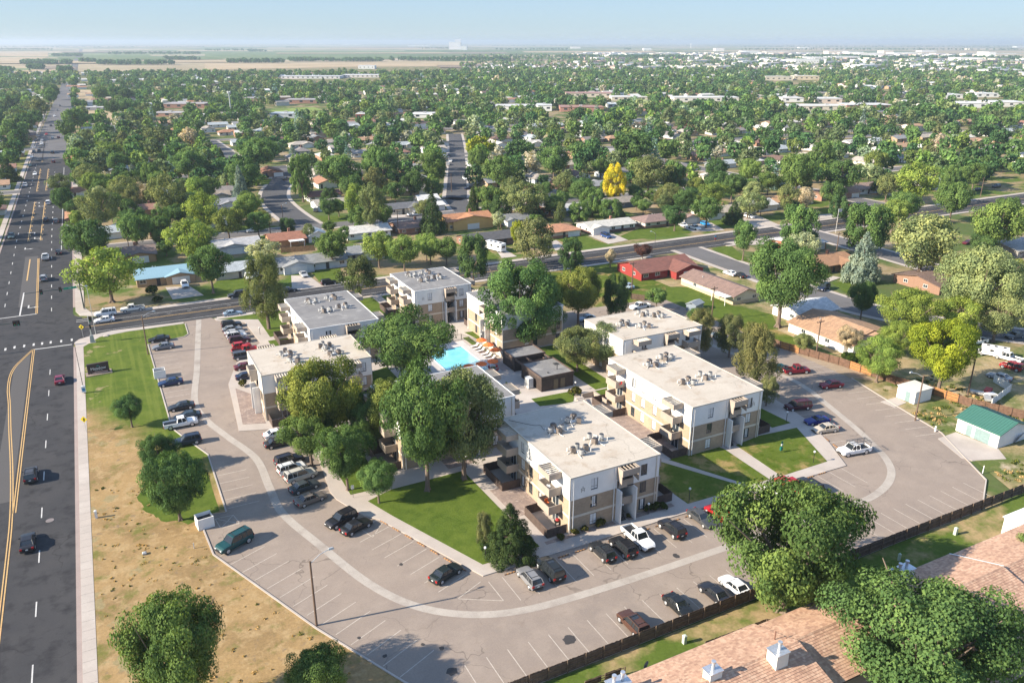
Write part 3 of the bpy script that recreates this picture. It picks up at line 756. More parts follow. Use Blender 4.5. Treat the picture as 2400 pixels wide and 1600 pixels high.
BLOCKS = []
def apartment_block(cx, cy, w, d, ang, label, roof, west=True, east=True, stair=True, H=9.2, sides_sets=None, patio_sides=('w', 'e')):
    """three storeys: tan brick below, white stucco on top, open stair in the front face (local -y)"""
    t = empty('apartment_block', (cx, cy, .1), ang, label, 'apartment building')
    z2, z3, zt = 2.9, 5.8, H - .1
    sx0, sx1 = w * .5 - w * .45, w * .5 - w * .45 + 2.6           # stair bay left/right, from the centre
    sx0, sx1 = .2, 3.0
    fl = [0.0, 2.9, 5.8]
    up, low = MB(), MB()
    wins = []
    def face(L, ang2, ox, oy, holes_low, holes_up, gap=None):
        a, b = MB(), MB()
        rng = [(-L / 2, L / 2)] if gap is None else [(-L / 2, gap[0]), (gap[1], L / 2)]
        for r0, r1 in rng:
            wall_face(a, r0, r1, z3 - .25, zt, -.06, holes_up); a.face([(r0, -.06, z3 - .25), (r0, 0.0, z3 - .25), (r1, 0.0, z3 - .25), (r1, -.06, z3 - .25)])
            wall_face(b, r0, r1, 0, z3 - .25, 0, holes_low)
        turned(a, ang2, ox, oy, up); turned(b, ang2, ox, oy, low)
        c, s = math.cos(ang2), math.sin(ang2)
        for h, u in [(h, 0) for h in holes_low] + [(h, 1) for h in holes_up]:
            x, yy = (h[0] + h[2]) / 2, .06
            wins.append((h[2] - h[0], h[3] - h[1], (x * c - yy * s + ox, x * s + yy * c + oy, h[1]), ang2))
    def holes(xs, ww=1.15, hh=1.85):
        return ([(x - ww / 2, f + .6, x + ww / 2, f + .6 + hh) for x in xs for f in fl[:2]], [(x - ww / 2, fl[2] + .6, x + ww / 2, fl[2] + .6 + hh) for x in xs])
    # front with the stair bay
    hl, hu = holes([-w * .24, w * .32]); face(w, 0, 0, -d / 2, hl, hu, gap=(sx0, sx1) if stair else None)
    hl, hu = holes([-w * .28, w * .25]); face(w, math.pi, 0, d / 2, hl, hu)
    bal = [-d * .5 + 2.2 + 1.65, d * .5 - 2.2 - 1.9] if sides_sets is None else sides_sets
    wx = [y for y in (-d * .10, d * .04, d * .16, d * .42) if min(abs(y - b) for b in bal) > 2.3]
    hl, hu = holes([-y for y in wx]); face(d, -math.pi / 2, -w / 2, 0, hl, hu)
    hl, hu = holes(wx); face(d, math.pi / 2, w / 2, 0, hl, hu)
    up.obj('stucco_wall', STUCCO, t); low.obj('brick_wall', BRICK, t)
    for i, (ww, hh, loc, a) in enumerate(wins): window(t, ww, hh, loc, a, blind=random.random() < .72)
    # concrete bands and corner posts
    bm = MB()
    for zb in (z2 - .32,):
        p = .035
        if stair:
            bm.box(-w / 2 - p, -d / 2 - p, zb, sx0, -d / 2 + .02, zb + .36).box(sx1, -d / 2 - p, zb, w / 2 + p, -d / 2 + .02, zb + .36)
        else: bm.box(-w / 2 - p, -d / 2 - p, zb, w / 2 + p, -d / 2 + .02, zb + .36)
        bm.box(-w / 2 - p, d / 2 - .02, zb, w / 2 + p, d / 2 + p, zb + .36)
        bm.box(-w / 2 - p, -d / 2 + .021, zb, -w / 2 + .02, d / 2 - .021, zb + .36).box(w / 2 - .02, -d / 2 + .021, zb, w / 2 + p, d / 2 - .021, zb + .36)
    for x, y in ((-w / 2, -d / 2), (w / 2, -d / 2), (-w / 2, d / 2), (w / 2, d / 2)):
        sxn, syn = (1 if x < 0 else -1), (1 if y < 0 else -1)
        for zz0, zz1 in ((0.02, z2 - .33), (z2 + .05, z3 - .27)):
            bm.box(x - .045 * sxn if sxn > 0 else x - .2, y - .045 if syn > 0 else y - .2, zz0, x + .2 if sxn > 0 else x + .045, y + .2 if syn > 0 else y + .045, zz1)
    bm.obj('concrete_band', BAND, t)
    for x in (sx0 - .5, w / 2 - .6, -w / 2 + .5):                  # rainwater pipes
        MB().box(x - .06, -d / 2 - .17, .1, x + .06, -d / 2 - .062, zt - .05).obj('downpipe', STUCCO if x < w / 2 - 1 else BAND, t)
    # roof sheet with a low edge
    rf = MB(); rf.box(-w / 2 - .09, -d / 2 - .09, H - .14, w / 2 + .09, d / 2 + .09, H)
    rf.obj('roof', roof, t)
    ed = MB(); e = .16
    for q in ((-w / 2 - .12, -d / 2 - .12, w / 2 + .12, -d / 2 - .12 + e), (-w / 2 - .12, d / 2 + .12 - e, w / 2 + .12, d / 2 + .12), (-w / 2 - .12, -d / 2 - .119 + e, -w / 2 - .12 + e, d / 2 + .119 - e), (w / 2 + .12 - e, -d / 2 - .119 + e, w / 2 + .12, d / 2 + .119 - e)):
        ed.box(q[0], q[1], H - .16, q[2], q[3], H + .07)
    ed.obj('roof_edge', BAND if roof is CREAM else STUCCO, t)
    # stair bay: white fin walls, steps, landing, canopy
    if stair:
        fn = MB()
        for x in (sx0 - .02, sx1 - .16): fn.box(x, -d / 2 - 1.25, 0, x + .18, -d / 2 + 4.2, z3 - .3)
        fn.obj('fin_wall', STUCCO, t)
        bk = MB(); bk.box(sx0, -d / 2 + 4.2, 0, sx1, -d / 2 + 4.35, zt)
        bk.box(sx0 - .02, -d / 2 - .055, z3 - .28, sx0 + .1, -d / 2 + 4.2, zt - .02).box(sx1 - .1, -d / 2 - .055, z3 - .28, sx1 + .02, -d / 2 + 4.2, zt - .02)
        bk.obj('stairwell', TAN, t)
        stp = MB(); n = 16
        for i in range(n):
            y = -d / 2 - .7 + i * .25; z = i * z2 / n
            stp.box(sx0 + .25, y, z + .02, sx0 + 1.55, y + .3, z + z2 / n)
        stp.box(sx0 + .2, -d / 2 - .7, 0.0, sx0 + .25, -d / 2 - .5, .3)
        for i in range(n):
            y = -d / 2 + 3.2 - i * .25; z = z2 + i * z2 / n
            stp.box(sx0 + 1.55, y, z + .06, sx1 - .2, y + .3, z + z2 / n)
        stp.obj('staircase', STEP, t)
        for z in (z2, z3):
            ld = MB()
            ld.box(sx0 + .17, -d / 2 - .3, z - .25 if z > 3 else z - .2, sx1 - .17, -d / 2 + 1.2, z)
            ld.box(sx0 + .17, -d / 2 - .42, z - .25, sx1 - .17, -d / 2 - .3, z + 1.0)
            ld.obj('landing', TAN, t)
        cn = MB(); zc = H - 1.15
        cn.box(sx0 - .1, -d / 2 - 1.5, zc, sx1 + .1, -d / 2 - 1.36, H - .15)
        for x in (sx0 - .1, sx1 - .04):
            n0 = len(cn.v); cn.v += [(x, -d / 2 - 1.36, zc - 1.3), (x + .14, -d / 2 - 1.36, zc - 1.3), (x + .14, -d / 2 - .06, zc - 1.0), (x, -d / 2 - .06, zc - 1.0), (x, -d / 2 - 1.36, H - .15), (x + .14, -d / 2 - 1.36, H - .15), (x + .14, -d / 2 - .06, H - .15), (x, -d / 2 - .06, H - .15)]
            for q in ((0, 1, 5, 4), (1, 2, 6, 5), (2, 3, 7, 6), (3, 0, 4, 7), (4, 5, 6, 7), (3, 2, 1, 0)): cn.f.append([n0 + i for i in q]); cn.m.append(0)
        canopy = cn.obj('canopy', TAN, t)
        for k in range(5):
            x = sx0 + .25 + k * (sx1 - sx0 - .5) / 4
            MB().box(-.05, -d / 2 - 1.35, H - .3, .05, -d / 2 - .07, H - .16).obj('slat', TAN, canopy, (x, 0, 0))
        lamp = MB(); lamp.ball((0, 0, 0), .16); lamp.obj('globe_lamp', WFRAME, t, (sx0 + .7, -d / 2 - .75, z2 + .05), smooth=True)
    # balconies in two stacks on each long side
    for side, on in (('w', west), ('e', east)):
        if not on: continue
        s = -1 if side == 'w' else 1
        X = s * w / 2
        for bi, by in enumerate(bal):
            bw = 3.3
            for z in (z2, z3):
                b = MB(); x0, x1 = (X - 2.15, X - .01) if s < 0 else (X + .01, X + 2.15)
                b.box(x0 + .12, by - bw / 2 + .12, z - .2, x1 - .12 if s < 0 else x1 - .12, by + bw / 2 - .12, z)
                xo0, xo1 = (x0, x0 + .12) if s < 0 else (x1 - .12, x1)
                b.box(xo0, by - bw / 2, z - .32, xo1, by + bw / 2, z + .98)
                xi0, xi1 = (x0 + .12, x1) if s < 0 else (x0, x1 - .12)
                b.box(xi0, by - bw / 2, z - .32, xi1, by - bw / 2 + .12, z + .98).box(xi0, by + bw / 2 - .12, z - .32, xi1, by + bw / 2, z + .98)
                b.obj('balcony', TAN, t)
            for f in fl:
                dm = MB(); dm.box(X - .03 if s < 0 else X - .02, by - .9, f + .05, X + .02 if s < 0 else X + .03, by + .9, f + 2.15)
                dr = dm.obj('balcony_door', GLASS, t)
                fm = MB(); xx = X + s * .045
                for y in (by - .92, by - .03, by + .86): fm.box(min(X, xx), y, f + .02, max(X, xx), y + .07, f + 2.2)
                fm.box(min(X, xx), by - .85, f + 2.12, max(X, xx), by - .03, f + 2.2).box(min(X, xx), by + .04, f + 2.12, max(X, xx), by + .86, f + 2.2)
                fm.obj('door_frame', WFRAME, dr)
            pg = MB(); z0, z1 = H - 1.05, H - .1
            x0, x1 = (X - 2.15, X - .07) if s < 0 else (X + .07, X + 2.15)
            xo0, xo1 = (x0, x0 + .12) if s < 0 else (x1 - .12, x1); xi0, xi1 = (x0 + .12, x1) if s < 0 else (x0, x1 - .12)
            pg.box(xo0, by - bw / 2, z0, xo1, by + bw / 2, z1)
            pg.box(xi0, by - bw / 2, z0, xi1, by - bw / 2 + .12, z1).box(xi0, by + bw / 2 - .12, z0, xi1, by + bw / 2, z1)
            po = pg.obj('pergola', TAN, t)
            for k in range(6):
                y = by - bw / 2 + .42 + k * (bw - .84) / 5
                MB().box(xi0, -.05, z1 - .24, xi1, .05, z1 - .05).obj('slat', BAND, po, (0, y, 0))
            if side in patio_sides:                                 # boarded patio at the foot
                p = MB(); X1 = X + s * 3.3; y0, y1 = by - 3.4 if bi == 0 else by - 2.4, by + 3.4 if bi == 0 else by + 4.4
                y0 = max(y0, -d / 2 - .15); n = 10
                def boards(xa, ya, xb, yb):
                    L = math.hypot(xb - xa, yb - ya); k = max(2, int(L / .3)); ux, uy = (xb - xa) / L, (yb - ya) / L
                    for i in range(k):
                        a, c = i * L / k + .012, (i + 1) * L / k - .012; hh = 1.62 + .02 * ((i * 7) % 3)
                        q = [(xa + ux * a - uy * .035, ya + uy * a + ux * .035), (xa + ux * c - uy * .035, ya + uy * c + ux * .035), (xa + ux * c + uy * .035, ya + uy * c - ux * .035), (xa + ux * a + uy * .035, ya + uy * a - ux * .035)]
                        p.prism(q, .15, hh)
                boards(X + s * .1, y0, X1, y0); boards(X1, y0, X1, y1); boards(X1, y1, X + s * .1, y1)
                p.obj('patio_screen', BROWN, t)
    BLOCKS.append((t, cx, cy, w, d, ang, H))
    return t

def rooftop(block, clusters, label):
    """condensing units with their white hose runs, in clusters on a flat roof"""
    t, cx, cy, w, d, ang, H = block
    c, s = math.cos(ang), math.sin(ang)
    tz = .1 + H
    for ci, (lx, ly, n) in enumerate(clusters):
        us = []
        for k in range(n):
            a = 2 * math.pi * k / n + ci; r = .95 + .35 * ((k * 5 + ci) % 3) / 2
            x, y = lx + r * math.cos(a), ly + r * math.sin(a) * .8
            u = copy_tree(CONDENSER[(k + ci) % 2]); u.location = (cx + x * c - y * s, cy + x * s + y * c, tz); u.rotation_euler.z = a * 2
            us.append((project(u.location.x, u.location.y, tz)[0], k, u))
        th = ['first', 'second', 'third', 'fourth', 'fifth']
        for i, (_, _, u) in enumerate(sorted(us)): tag(u, '%s condenser from left in the %s cluster on %s' % (th[i], th[ci], label), 'air conditioner', 'condensers on ' + label)
        m = MB()
        for k in range(5):
            a = 2 * math.pi * (k + .5) / 5 + ci * .7; x, y = lx + .5 * math.cos(a), ly + .5 * math.sin(a)
            m.tube([(x, y, H + .01), (x, y, H + .55), (x + .12 * math.cos(a), y + .12 * math.sin(a), H + .68), (x + .5 * math.cos(a), y + .5 * math.sin(a), H + .5), (x + .9 * math.cos(a + .3), y + .9 * math.sin(a + .3), H + .16), (x + 1.5 * math.cos(a + .5), y + 1.5 * math.sin(a + .5), H + .06)], .055, 5)
        m.box(lx - .5, ly - .35, H + .01, lx + .5, ly + .35, H + .16)
        m.cyl((lx + 1.5, ly - .9), .07, .07, H + .01, H + .75, 8); m.cyl((lx - 1.4, ly + 1.0), .1, .1, H + .01, H + .5, 8)
        m.obj('roof_conduit', PIPEW, t)

def condensers():
    out = []
    for kind in (0, 1):
        r = empty('condenser_unit', (0, 0, -500), 0, 'condenser', 'air conditioner')
        b = MB()
        if kind == 0: b.cyl((0, 0), .38, .38, .22, .98, 12)
        else: b.box(-.36, -.36, .22, .36, .36, .95)
        o1 = b.obj('cabinet', METAL if kind == 0 else plain("condenser_brown", (.17, .14, .12), .6), r)
        g = MB(); g.cyl((0, 0), .33, .33, .99, 1.03, 12); o2 = g.obj('fan_grille', DMETAL, r)
        f = MB()
        for x in (-.3, .26):
            for y in (-.3, .26): f.box(x, y, 0, x + .04, y + .04, .22)
        f.box(-.4, -.06, .17, .4, .06, .218)
        o3 = f.obj('stand', DMETAL, r)
        KIDS[r] = [o1, o2, o3]; out.append(r)
    return out
CONDENSER = condensers()

PI2 = math.pi / 2
b_front = apartment_block(59.65, 93.6, 15.3, 21.2, 0, 'three-storey block with cream roof and white top storey nearest the camera, behind the white pickup', CREAM)
b_right = apartment_block(89.65, 105.9, 15.4, 24.8, 0, 'three-storey block with long cream roof, facing the bright green lawn with the dog-waste post', CREAM)
b_ne = apartment_block(100.1, 132.4, 20.2, 14.6, 0, 'block with plain cream roof behind the long-roofed block, pines at its corner', CREAM, west=False, east=False)
b_l1 = apartment_block(31.4, 146.9, 13.8, 20.6, -PI2, 'block with cream roof beside the row of parked red pickup and dark cars', CREAM)
b_l2 = apartment_block(42.6, 172.7, 15.0, 23.6, 0, 'block with weathered grey roof beside the tall single-trunk pine', GREYR, east=True)
b_l3 = apartment_block(72.0, 185.3, 15.0, 17.6, 0, 'grey-roofed block with brown stain near its back edge, next to the avenue', GREYR)
b_hid = apartment_block(83.2, 160.2, 18.8, 15.6, -PI2, 'block mostly hidden by the tall cottonwood behind the pool umbrellas', GREYR, east=False)
b_mid = apartment_block(47.6, 118.8, 20.6, 15.2, 0, 'grey-roofed block hidden under the broad trees in the courtyard', GREYR)
# NE block has pergolas on its front
def front_stack(t, w, d, xs, H=9.2):
    for x in xs:
        b = MB(); y1 = -d / 2 - .02; y0 = y1 - 2.1
        for z in (2.9, 5.8):
            b.box(x - 1.5, y0 + .12, z - .2, x + 1.5, y1, z); b.box(x - 1.62, y0, z - .3, x + 1.62, y0 + .12, z + .98); b.box(x - 1.62, y0 + .12, z - .3, x - 1.5, y1, z + .98); b.box(x + 1.5, y0 + .12, z - .3, x + 1.62, y1, z + .98)
        b.obj('balcony', TAN, t)
        p = MB(); p.box(x - 1.62, y0, H - 1.05, x + 1.62, y0 + .12, H - .1).box(x - 1.62, y0 + .12, H - 1.05, x - 1.5, y1 - .06, H - .1).box(x + 1.5, y0 + .12, H - 1.05, x + 1.62, y1 - .06, H - .1)
        po = p.obj('pergola', TAN, t)
        for k in range(6): MB().box(-.05, y0 + .12, H - .34, .05, y1 - .07, H - .15).obj('slat', BAND, po, (x - 1.2 + k * .48, 0, 0))
front_stack(b_ne, 20.2, 14.6, [-6.2, 6.6])
CL = lambda *a: list(a)
rooftop(BLOCKS[0], [(-2.2, 2.6, 4), (1.8, 4.4, 3), (1.5, -2.8, 3), (-2.6, -4.6, 4)], 'the nearest cream roof')
rooftop(BLOCKS[1], [(-2.6, 5.4, 4), (1.6, 7.0, 4), (2.4, -3.6, 3), (-2.2, -4.2, 3)], 'the long cream roof')
rooftop(BLOCKS[2], [(-4.6, .2, 4), (-1.6, -2.6, 3), (3.0, 4.0, 3), (5.2, 1.6, 3)], 'the cream roof behind pines')
rooftop(BLOCKS[3], [(-1.8, 3.6, 4), (2.2, 4.4, 3), (2.4, -3.4, 4), (-1.6, -4.0, 3)], 'the roof beside the red pickup')
rooftop(BLOCKS[4], [(-2.4, 6.4, 3), (2.4, 7.0, 3), (-1.2, -1.6, 3), (3.0, -.6, 3)], 'the grey roof by the pine')
rooftop(BLOCKS[5], [(-3.2, 4.4, 3), (.8, 4.8, 3), (-2.0, -1.4, 4), (2.0, -.6, 3)], 'the grey roof beside the avenue')
for pr in CONDENSER:                                              # the two patterns themselves become two more units on the hidden roof
    pr.location = (86 + 2 * CONDENSER.index(pr), 162, 9.3); tag(pr, 'condenser on the hidden grey roof, %s of two' % ('west one' if pr is CONDENSER[0] else 'east one'))
cb = MB(); cb.tube(smooth_path([(-6.4, 8.4), (-3.5, 6.3), (-2.2, 6.0), (-1.8, 4.9), (-.9, 5.2), (-.2, 6.4)], 5) and [(x, y, 9.23) for x, y in smooth_path([(-7.0, 9.6), (-4.5, 6.3), (-3.4, 5.6), (-3.6, 4.2), (-2.4, 3.6), (-1.6, 4.2)], 5)], .035, 5)
cb.obj('roof_cable', DMETAL, b_front)
# small crest letters beside the top windows: a little house mark in grey bars
def crest(parent, x, z, y):
    m = MB()
    for dx, dz, w_, h_ in ((-.28, 0, .1, .55), (.18, 0, .1, .55), (-.28, .25, .56, .08), (-.36, .55, .72, .08), (-.06, .63, .12, .3), (-.2, .3, .08, .2), (.12, .3, .08, .2)):
        m.box(x + dx, y - .03, z + dz, x + dx + w_, y, z + dz + h_)
    m.obj('wall_emblem', METAL, parent)
crest(b_front, -5.6, 6.5, -10.66); crest(b_right, 5.8, 6.6, -12.46); crest(b_l3, -5.4, 6.6, -8.86); crest(b_l2, -5.2, 6.6, -11.86)

# ------------------------------------------------------------------ pool house, pool and its furniture
def dark_house(x0, y0, x1, y1, h, label, doors):
    t = empty('pool_house', ((x0 + x1) / 2, (y0 + y1) / 2, .27), 0, label, 'pool house')
    w, d = (x1 - x0) / 2, (y1 - y0) / 2
    m = MB(); m.box(-w, -d, 0, w, d, h - .35); m.obj('wall', DKBROWN, t)
    bt = MB()
    k = int(2 * w / .4)
    for i in range(k + 1):
        x = -w + i * 2 * w / k
        bt.box(x - .02, -d - .025, 0, x + .02, -d - .002, h - .36)
    k = int(2 * d / .4)
    for i in range(k + 1):
        y = -d + i * 2 * d / k
        bt.box(-w - .025, y - .02, 0, -w - .002, y + .02, h - .36)
    bt.obj('batten', DKBROWN, t)
    r = MB(); r.box(-w, -d, h - .348, w, d, h - .25); r.obj('roof', GREYR, t)
    e = MB()
    for q in ((-w - .15, -d - .15, w + .15, -d + .02), (-w - .15, d - .02, w + .15, d + .15), (-w - .15, -d + .021, -w + .02, d - .021), (w - .02, -d + .021, w + .15, d - .021)): e.box(q[0], q[1], h - .5, q[2], q[3], h + .02)
    e.obj('fascia', BROWN, t)
    for x, col in doors:
        dm = MB(); dm.box(x - .5, -d - .06, .03, x + .5, -d - .03, 2.15); dm.obj('door', plain("olive_door", (.15, .115, .07), .7), t)
    return t
ph = dark_house(72.7, 128.0, 80.1, 136.5, 3.2, 'dark brown flat-roofed pool house with two olive doors and a grey roof', [(-.4, 0), (1.2, 0)])
v = MB(); v.cyl((1.4, -1.6), .09, .09, 2.96, 4.1, 8); v.cyl((-1.2, -2.4), .15, .15, 2.96, 3.2, 8); v.box(2.2, .6, 2.955, 3.2, 1.6, 3.05); v.obj('roof_vent', DMETAL, ph)
dark_house(72.8, 139.9, 80.1, 145.3, 3.2, 'smaller dark brown flat-roofed changing house next to the sun loungers', [(0, 0)])
mb = MB()
for x in (72.9, 79.9): mb.box(x - .1, 136.65, 2.9, x + .1, 139.75, 3.25)
mb.box(75.4, 136.65, 2.9, 75.6, 139.75, 3.25); mb.box(79.4, 136.7, .3, 79.6, 139.7, 2.6)
o = mb.obj('pergola_frame', BROWN); tag(o, 'brown timber frame joining the two dark pool houses', 'pergola')
cab = empty('electrical_cabinet', (71.6, 131.2, .27), 0, 'tall grey electrical cabinet against the dark pool house wall', 'cabinet')
MB().box(-.55, -.8, .12, .55, .8, 2.2).obj('body', plain("cabinet_grey", (.52, .54, .55), .5), cab); MB().box(-.62, -.86, 0, .62, .86, .118).obj('plinth', CONC, cab); MB().box(-.58, -.5, .5, -.553, .5, 1.9).obj('door', METAL, cab)

def pool():
    m, nt, b = nt_new("pool_water")
    p = worldpos(nt)
    c = ramp(nt, noise(nt, p, .5, 3), [(.35, (.17, .55, .66)), (.65, (.24, .64, .73))])
    nt.links.new(c, b.inputs['Base Color']); b.inputs['Roughness'].default_value = .06
    bump(nt, b, noise(nt, p, 3, 3), .03, .3)
    wtr = sheet('pool_water', [(60.2, 143.5), (68.7, 143.5), (68.7, 158.6), (60.2, 158.6)], .31, m)
    m2 = MB()
    for q in ((57.0, 141.3, 70.6, 143.4), (57.0, 158.7, 70.6, 162.0), (57.0, 143.41, 60.1, 158.69), (68.8, 143.41, 70.6, 158.69)): m2.box(q[0], q[1], .1, q[2], q[3], .36, bottom=False)
    o = m2.obj('pool_deck', ground_mat("deck_concrete", [(.52, .50, .49), ((.45, .43, .42), .4, .5, .2)], fine=(4, .08))); o['kind'] = 'structure'
    m3 = MB()
    for q in ((59.9, 143.2, 68.9, 143.39), (59.9, 158.71, 68.9, 158.9), (59.9, 143.42, 60.09, 158.68), (68.81, 143.42, 69.0, 158.68)): m3.box(q[0], q[1], .3, q[2], q[3], .42)
    o = m3.obj('pool_coping', WFRAME); o['kind'] = 'structure'
pool()
slab('pool_deck', [(70.7, 141.4), (72.6, 141.4), (72.6, 158.5), (70.7, 158.5)], .35, PINKC)
ORANGE = plain("orange_canvas", (.80, .17, .035), .8, var=.06)
def umbrella(x, y, z, label, r=1.25):
    t = empty('pool_umbrella', (x, y, z), random.random(), label, 'umbrella', 'orange umbrellas round the pool')
    MB().cyl((0, 0), .03, .03, 0, 2.35, 8).obj('pole', GALV, t); MB().cyl((0, 0), .28, .25, 0, .1, 12).obj('base', DMETAL, t)
    m = MB(); n = 8; top = (0, 0, 2.5)
    P = [(r * math.cos(2 * math.pi * i / n), r * math.sin(2 * math.pi * i / n), 2.05) for i in range(n)]
    Qm = [(p[0] * .5, p[1] * .5, 2.33) for p in P]
    for i in range(n):
        j = (i + 1) % n
        m.face([P[i], P[j], Qm[j], Qm[i]]); m.face([Qm[i], Qm[j], top]); m.face([P[j], P[i], (P[i][0], P[i][1], 1.93), (P[j][0], P[j][1], 1.93)])
    m.obj('canopy', ORANGE, t)
for (x, y), nm in zip([(72.4, 155.4), (72.5, 152.0), (72.5, 148.4), (69.0, 142.6), (66.2, 142.4), (63.3, 142.4)], ['farthest along the lounger row, by the globe lamp', 'in the middle of the lounger row', 'beside the changing house at the near lounger', 'over the red dining set', 'at the pool edge, middle of three', 'at the pool edge, half behind the courtyard tree']):
    umbrella(x, y, .36, 'orange square-looking pool umbrella ' + nm)
def lounger():
    t = empty('sun_lounger', (0, 0, 0), 0, 'x', 'lounger', 'grey loungers beside the pool')
    k = []
    k.append(MB().box(-.32, -.95, .28, .32, .35, .34).obj('seat', WFRAME, t))
    b = MB(); b.face([(-.32, .35, .31), (.32, .35, .31), (.32, .95, .85), (-.32, .95, .85)]); b.face([(-.32, .37, .25), (-.32, .97, .79), (.32, .97, .79), (.32, .37, .25)]); k.append(b.obj('backrest', WFRAME, t))
    for x in (-.28, .24):
        for y in (-.85, .25): k.append(MB().box(x, y, 0, x + .05, y + .05, .28).obj('leg', METAL, t))
    KIDS[t] = k; return t
l0 = lounger()
for i, y in enumerate([156.9, 155.2, 153.6, 151.4, 149.9, 148.1]):
    o = l0 if i == 0 else copy_tree(l0)
    o.location = (71.3, y, .36); o.rotation_euler.z = -PI2 + .1
    o['label'] = 'reclined grey sun lounger, %s from the pool gate end of the row' % ['first', 'second', 'third', 'fourth', 'fifth', 'sixth'][i]
RED = plain("red_paint", (.42, .03, .03), .5)
tb = empty('dining_table', (69.0, 142.3, .36), 0, 'round glass patio table under the umbrella with red chairs', 'table')
MB().cyl((0, 0), .6, .6, .7, .74, 16).obj('tabletop', GLASS, tb); MB().cyl((0, 0), .05, .05, 0, .7, 8).obj('leg', DMETAL, tb)
for k in range(4):
    a = k * PI2 + .5; t = empty('patio_chair', (69.0 + math.cos(a) * .95, 142.3 + math.sin(a) * .95, .36), a + PI2, ['red patio chair on the east side of the poolside table', 'red patio chair on the far side of the poolside table', 'red patio chair on the west side of the poolside table', 'red patio chair on the near side of the poolside table'][k], 'chair', 'red chairs at the poolside table')
    MB().box(-.25, -.25, .4, .25, .25, .45).obj('seat', RED, t); MB().box(-.25, -.28, .45, .25, -.23, .9).obj('backrest', RED, t)
    for x in (-.23, .19):
        for y in (-.23, .19): MB().box(x, y, 0, x + .04, y + .04, .4).obj('leg', DMETAL, t)
# pool railing
def railing(a, b, z, label, h=1.3):
    A, B = Vector((*a, z)), Vector((*b, z)); L = (B - A).length; ang = math.atan2(B.y - A.y, B.x - A.x)
    t = empty('pool_railing', A, ang, label, 'railing')
    n = max(1, round(L / 2.2))
    rl = MB(); rl.box(0, -.02, h - .05, L, .02, h).box(0, -.02, .12, L, .02, .16); rl.obj('rail', DMETAL, t)
    for i in range(n + 1): MB().box(-.035, -.035, 0, .035, .035, h + .04).obj('post', DMETAL, t, (i * L / n, 0, 0))
    bl = MB()
    for i in range(int(L / .16)): bl.box(.08 + i * .16 - .009, -.009, .16, .08 + i * .16 + .009, .009, h - .05, bottom=False)
    bl.obj('baluster', DMETAL, t)
railing((72.7, 158.6), (70.8, 163.2), .3, 'black metal pool railing beside the small green lawn'); railing((70.75, 163.2), (66, 163.2), .3, 'black metal pool railing behind the pool end, by the walk'); railing((72.7, 141.2), (72.7, 139.6), .3, 'short black pool gate railing beside the changing house')
wl = MB(); wl.box(74.0, 148.6, .2, 74.3, 158.2, 1.5); o = wl.obj('garden_wall', BAND); tag(o, 'low pale retaining wall behind the orange umbrellas', 'wall')
wl = MB(); wl.box(80.8, 116.8, .2, 81.0, 121.5, 1.3); wl.box(78.2, 121.5, .2, 81.0, 121.7, 1.3); o = wl.obj('garden_wall', TAN); tag(o, 'tan corner retaining wall beside the garden steps', 'wall')
st = MB()
for i in range(8): st.box(76.3, 117.0 + i * .5, .2, 77.9, 117.6 + i * .5, .32 + i * .11)
o = st.obj('garden_steps', CONC); tag(o, 'flight of concrete garden steps between the two cream-roofed blocks', 'steps')
# ------------------------------------------------------------------ vehicles
PAINT = tinted("car_paint", .5, var=.04, scale=.8, coat=.55, spec=.2)
def carglass():
    m, nt, b = nt_new("car_glass"); b.inputs['Base Color'].default_value = (.02, .024, .028, 1); b.inputs['Roughness'].default_value = .06; b.inputs['Specular IOR Level'].default_value = .9
    return m
CGLASS = carglass()
RUBBER = plain("tyre_rubber", (.02, .02, .021), .85)
RIM = plain("alloy_rim", (.62, .62, .63), .35, .6)
TRIM = plain("black_trim", (.02, .02, .022), .5)
LAMPW = plain("headlamp_glass", (.70, .71, .72), .12)
LAMPR = plain("tail_lamp_red", (.36, .015, .015), .2)
PLATE = plain("number_plate", (.55, .58, .56), .6)

def loft(mb, rings, m=0):
    k = len(mb.v); n = len(rings[0])
    for r in rings: mb.v += r
    for i in range(len(rings) - 1):
        for j in range(n):
            jj = (j + 1) % n
            mb.f.append([k + i * n + j, k + i * n + jj, k + (i + 1) * n + jj, k + (i + 1) * n + j]); mb.m.append(m)
    mb.f.append([k + j for j in range(n)][::-1]); mb.m.append(m)
    e = k + (len(rings) - 1) * n; mb.f.append([e + j for j in range(n)]); mb.m.append(m)

def interp(tab, x):
    for (a, va), (b, vb) in zip(tab, tab[1:]):
        if x <= b: t = (x - a) / (b - a) if b > a else 0; return va + (vb - va) * max(0, min(1, t))
    return tab[-1][1]

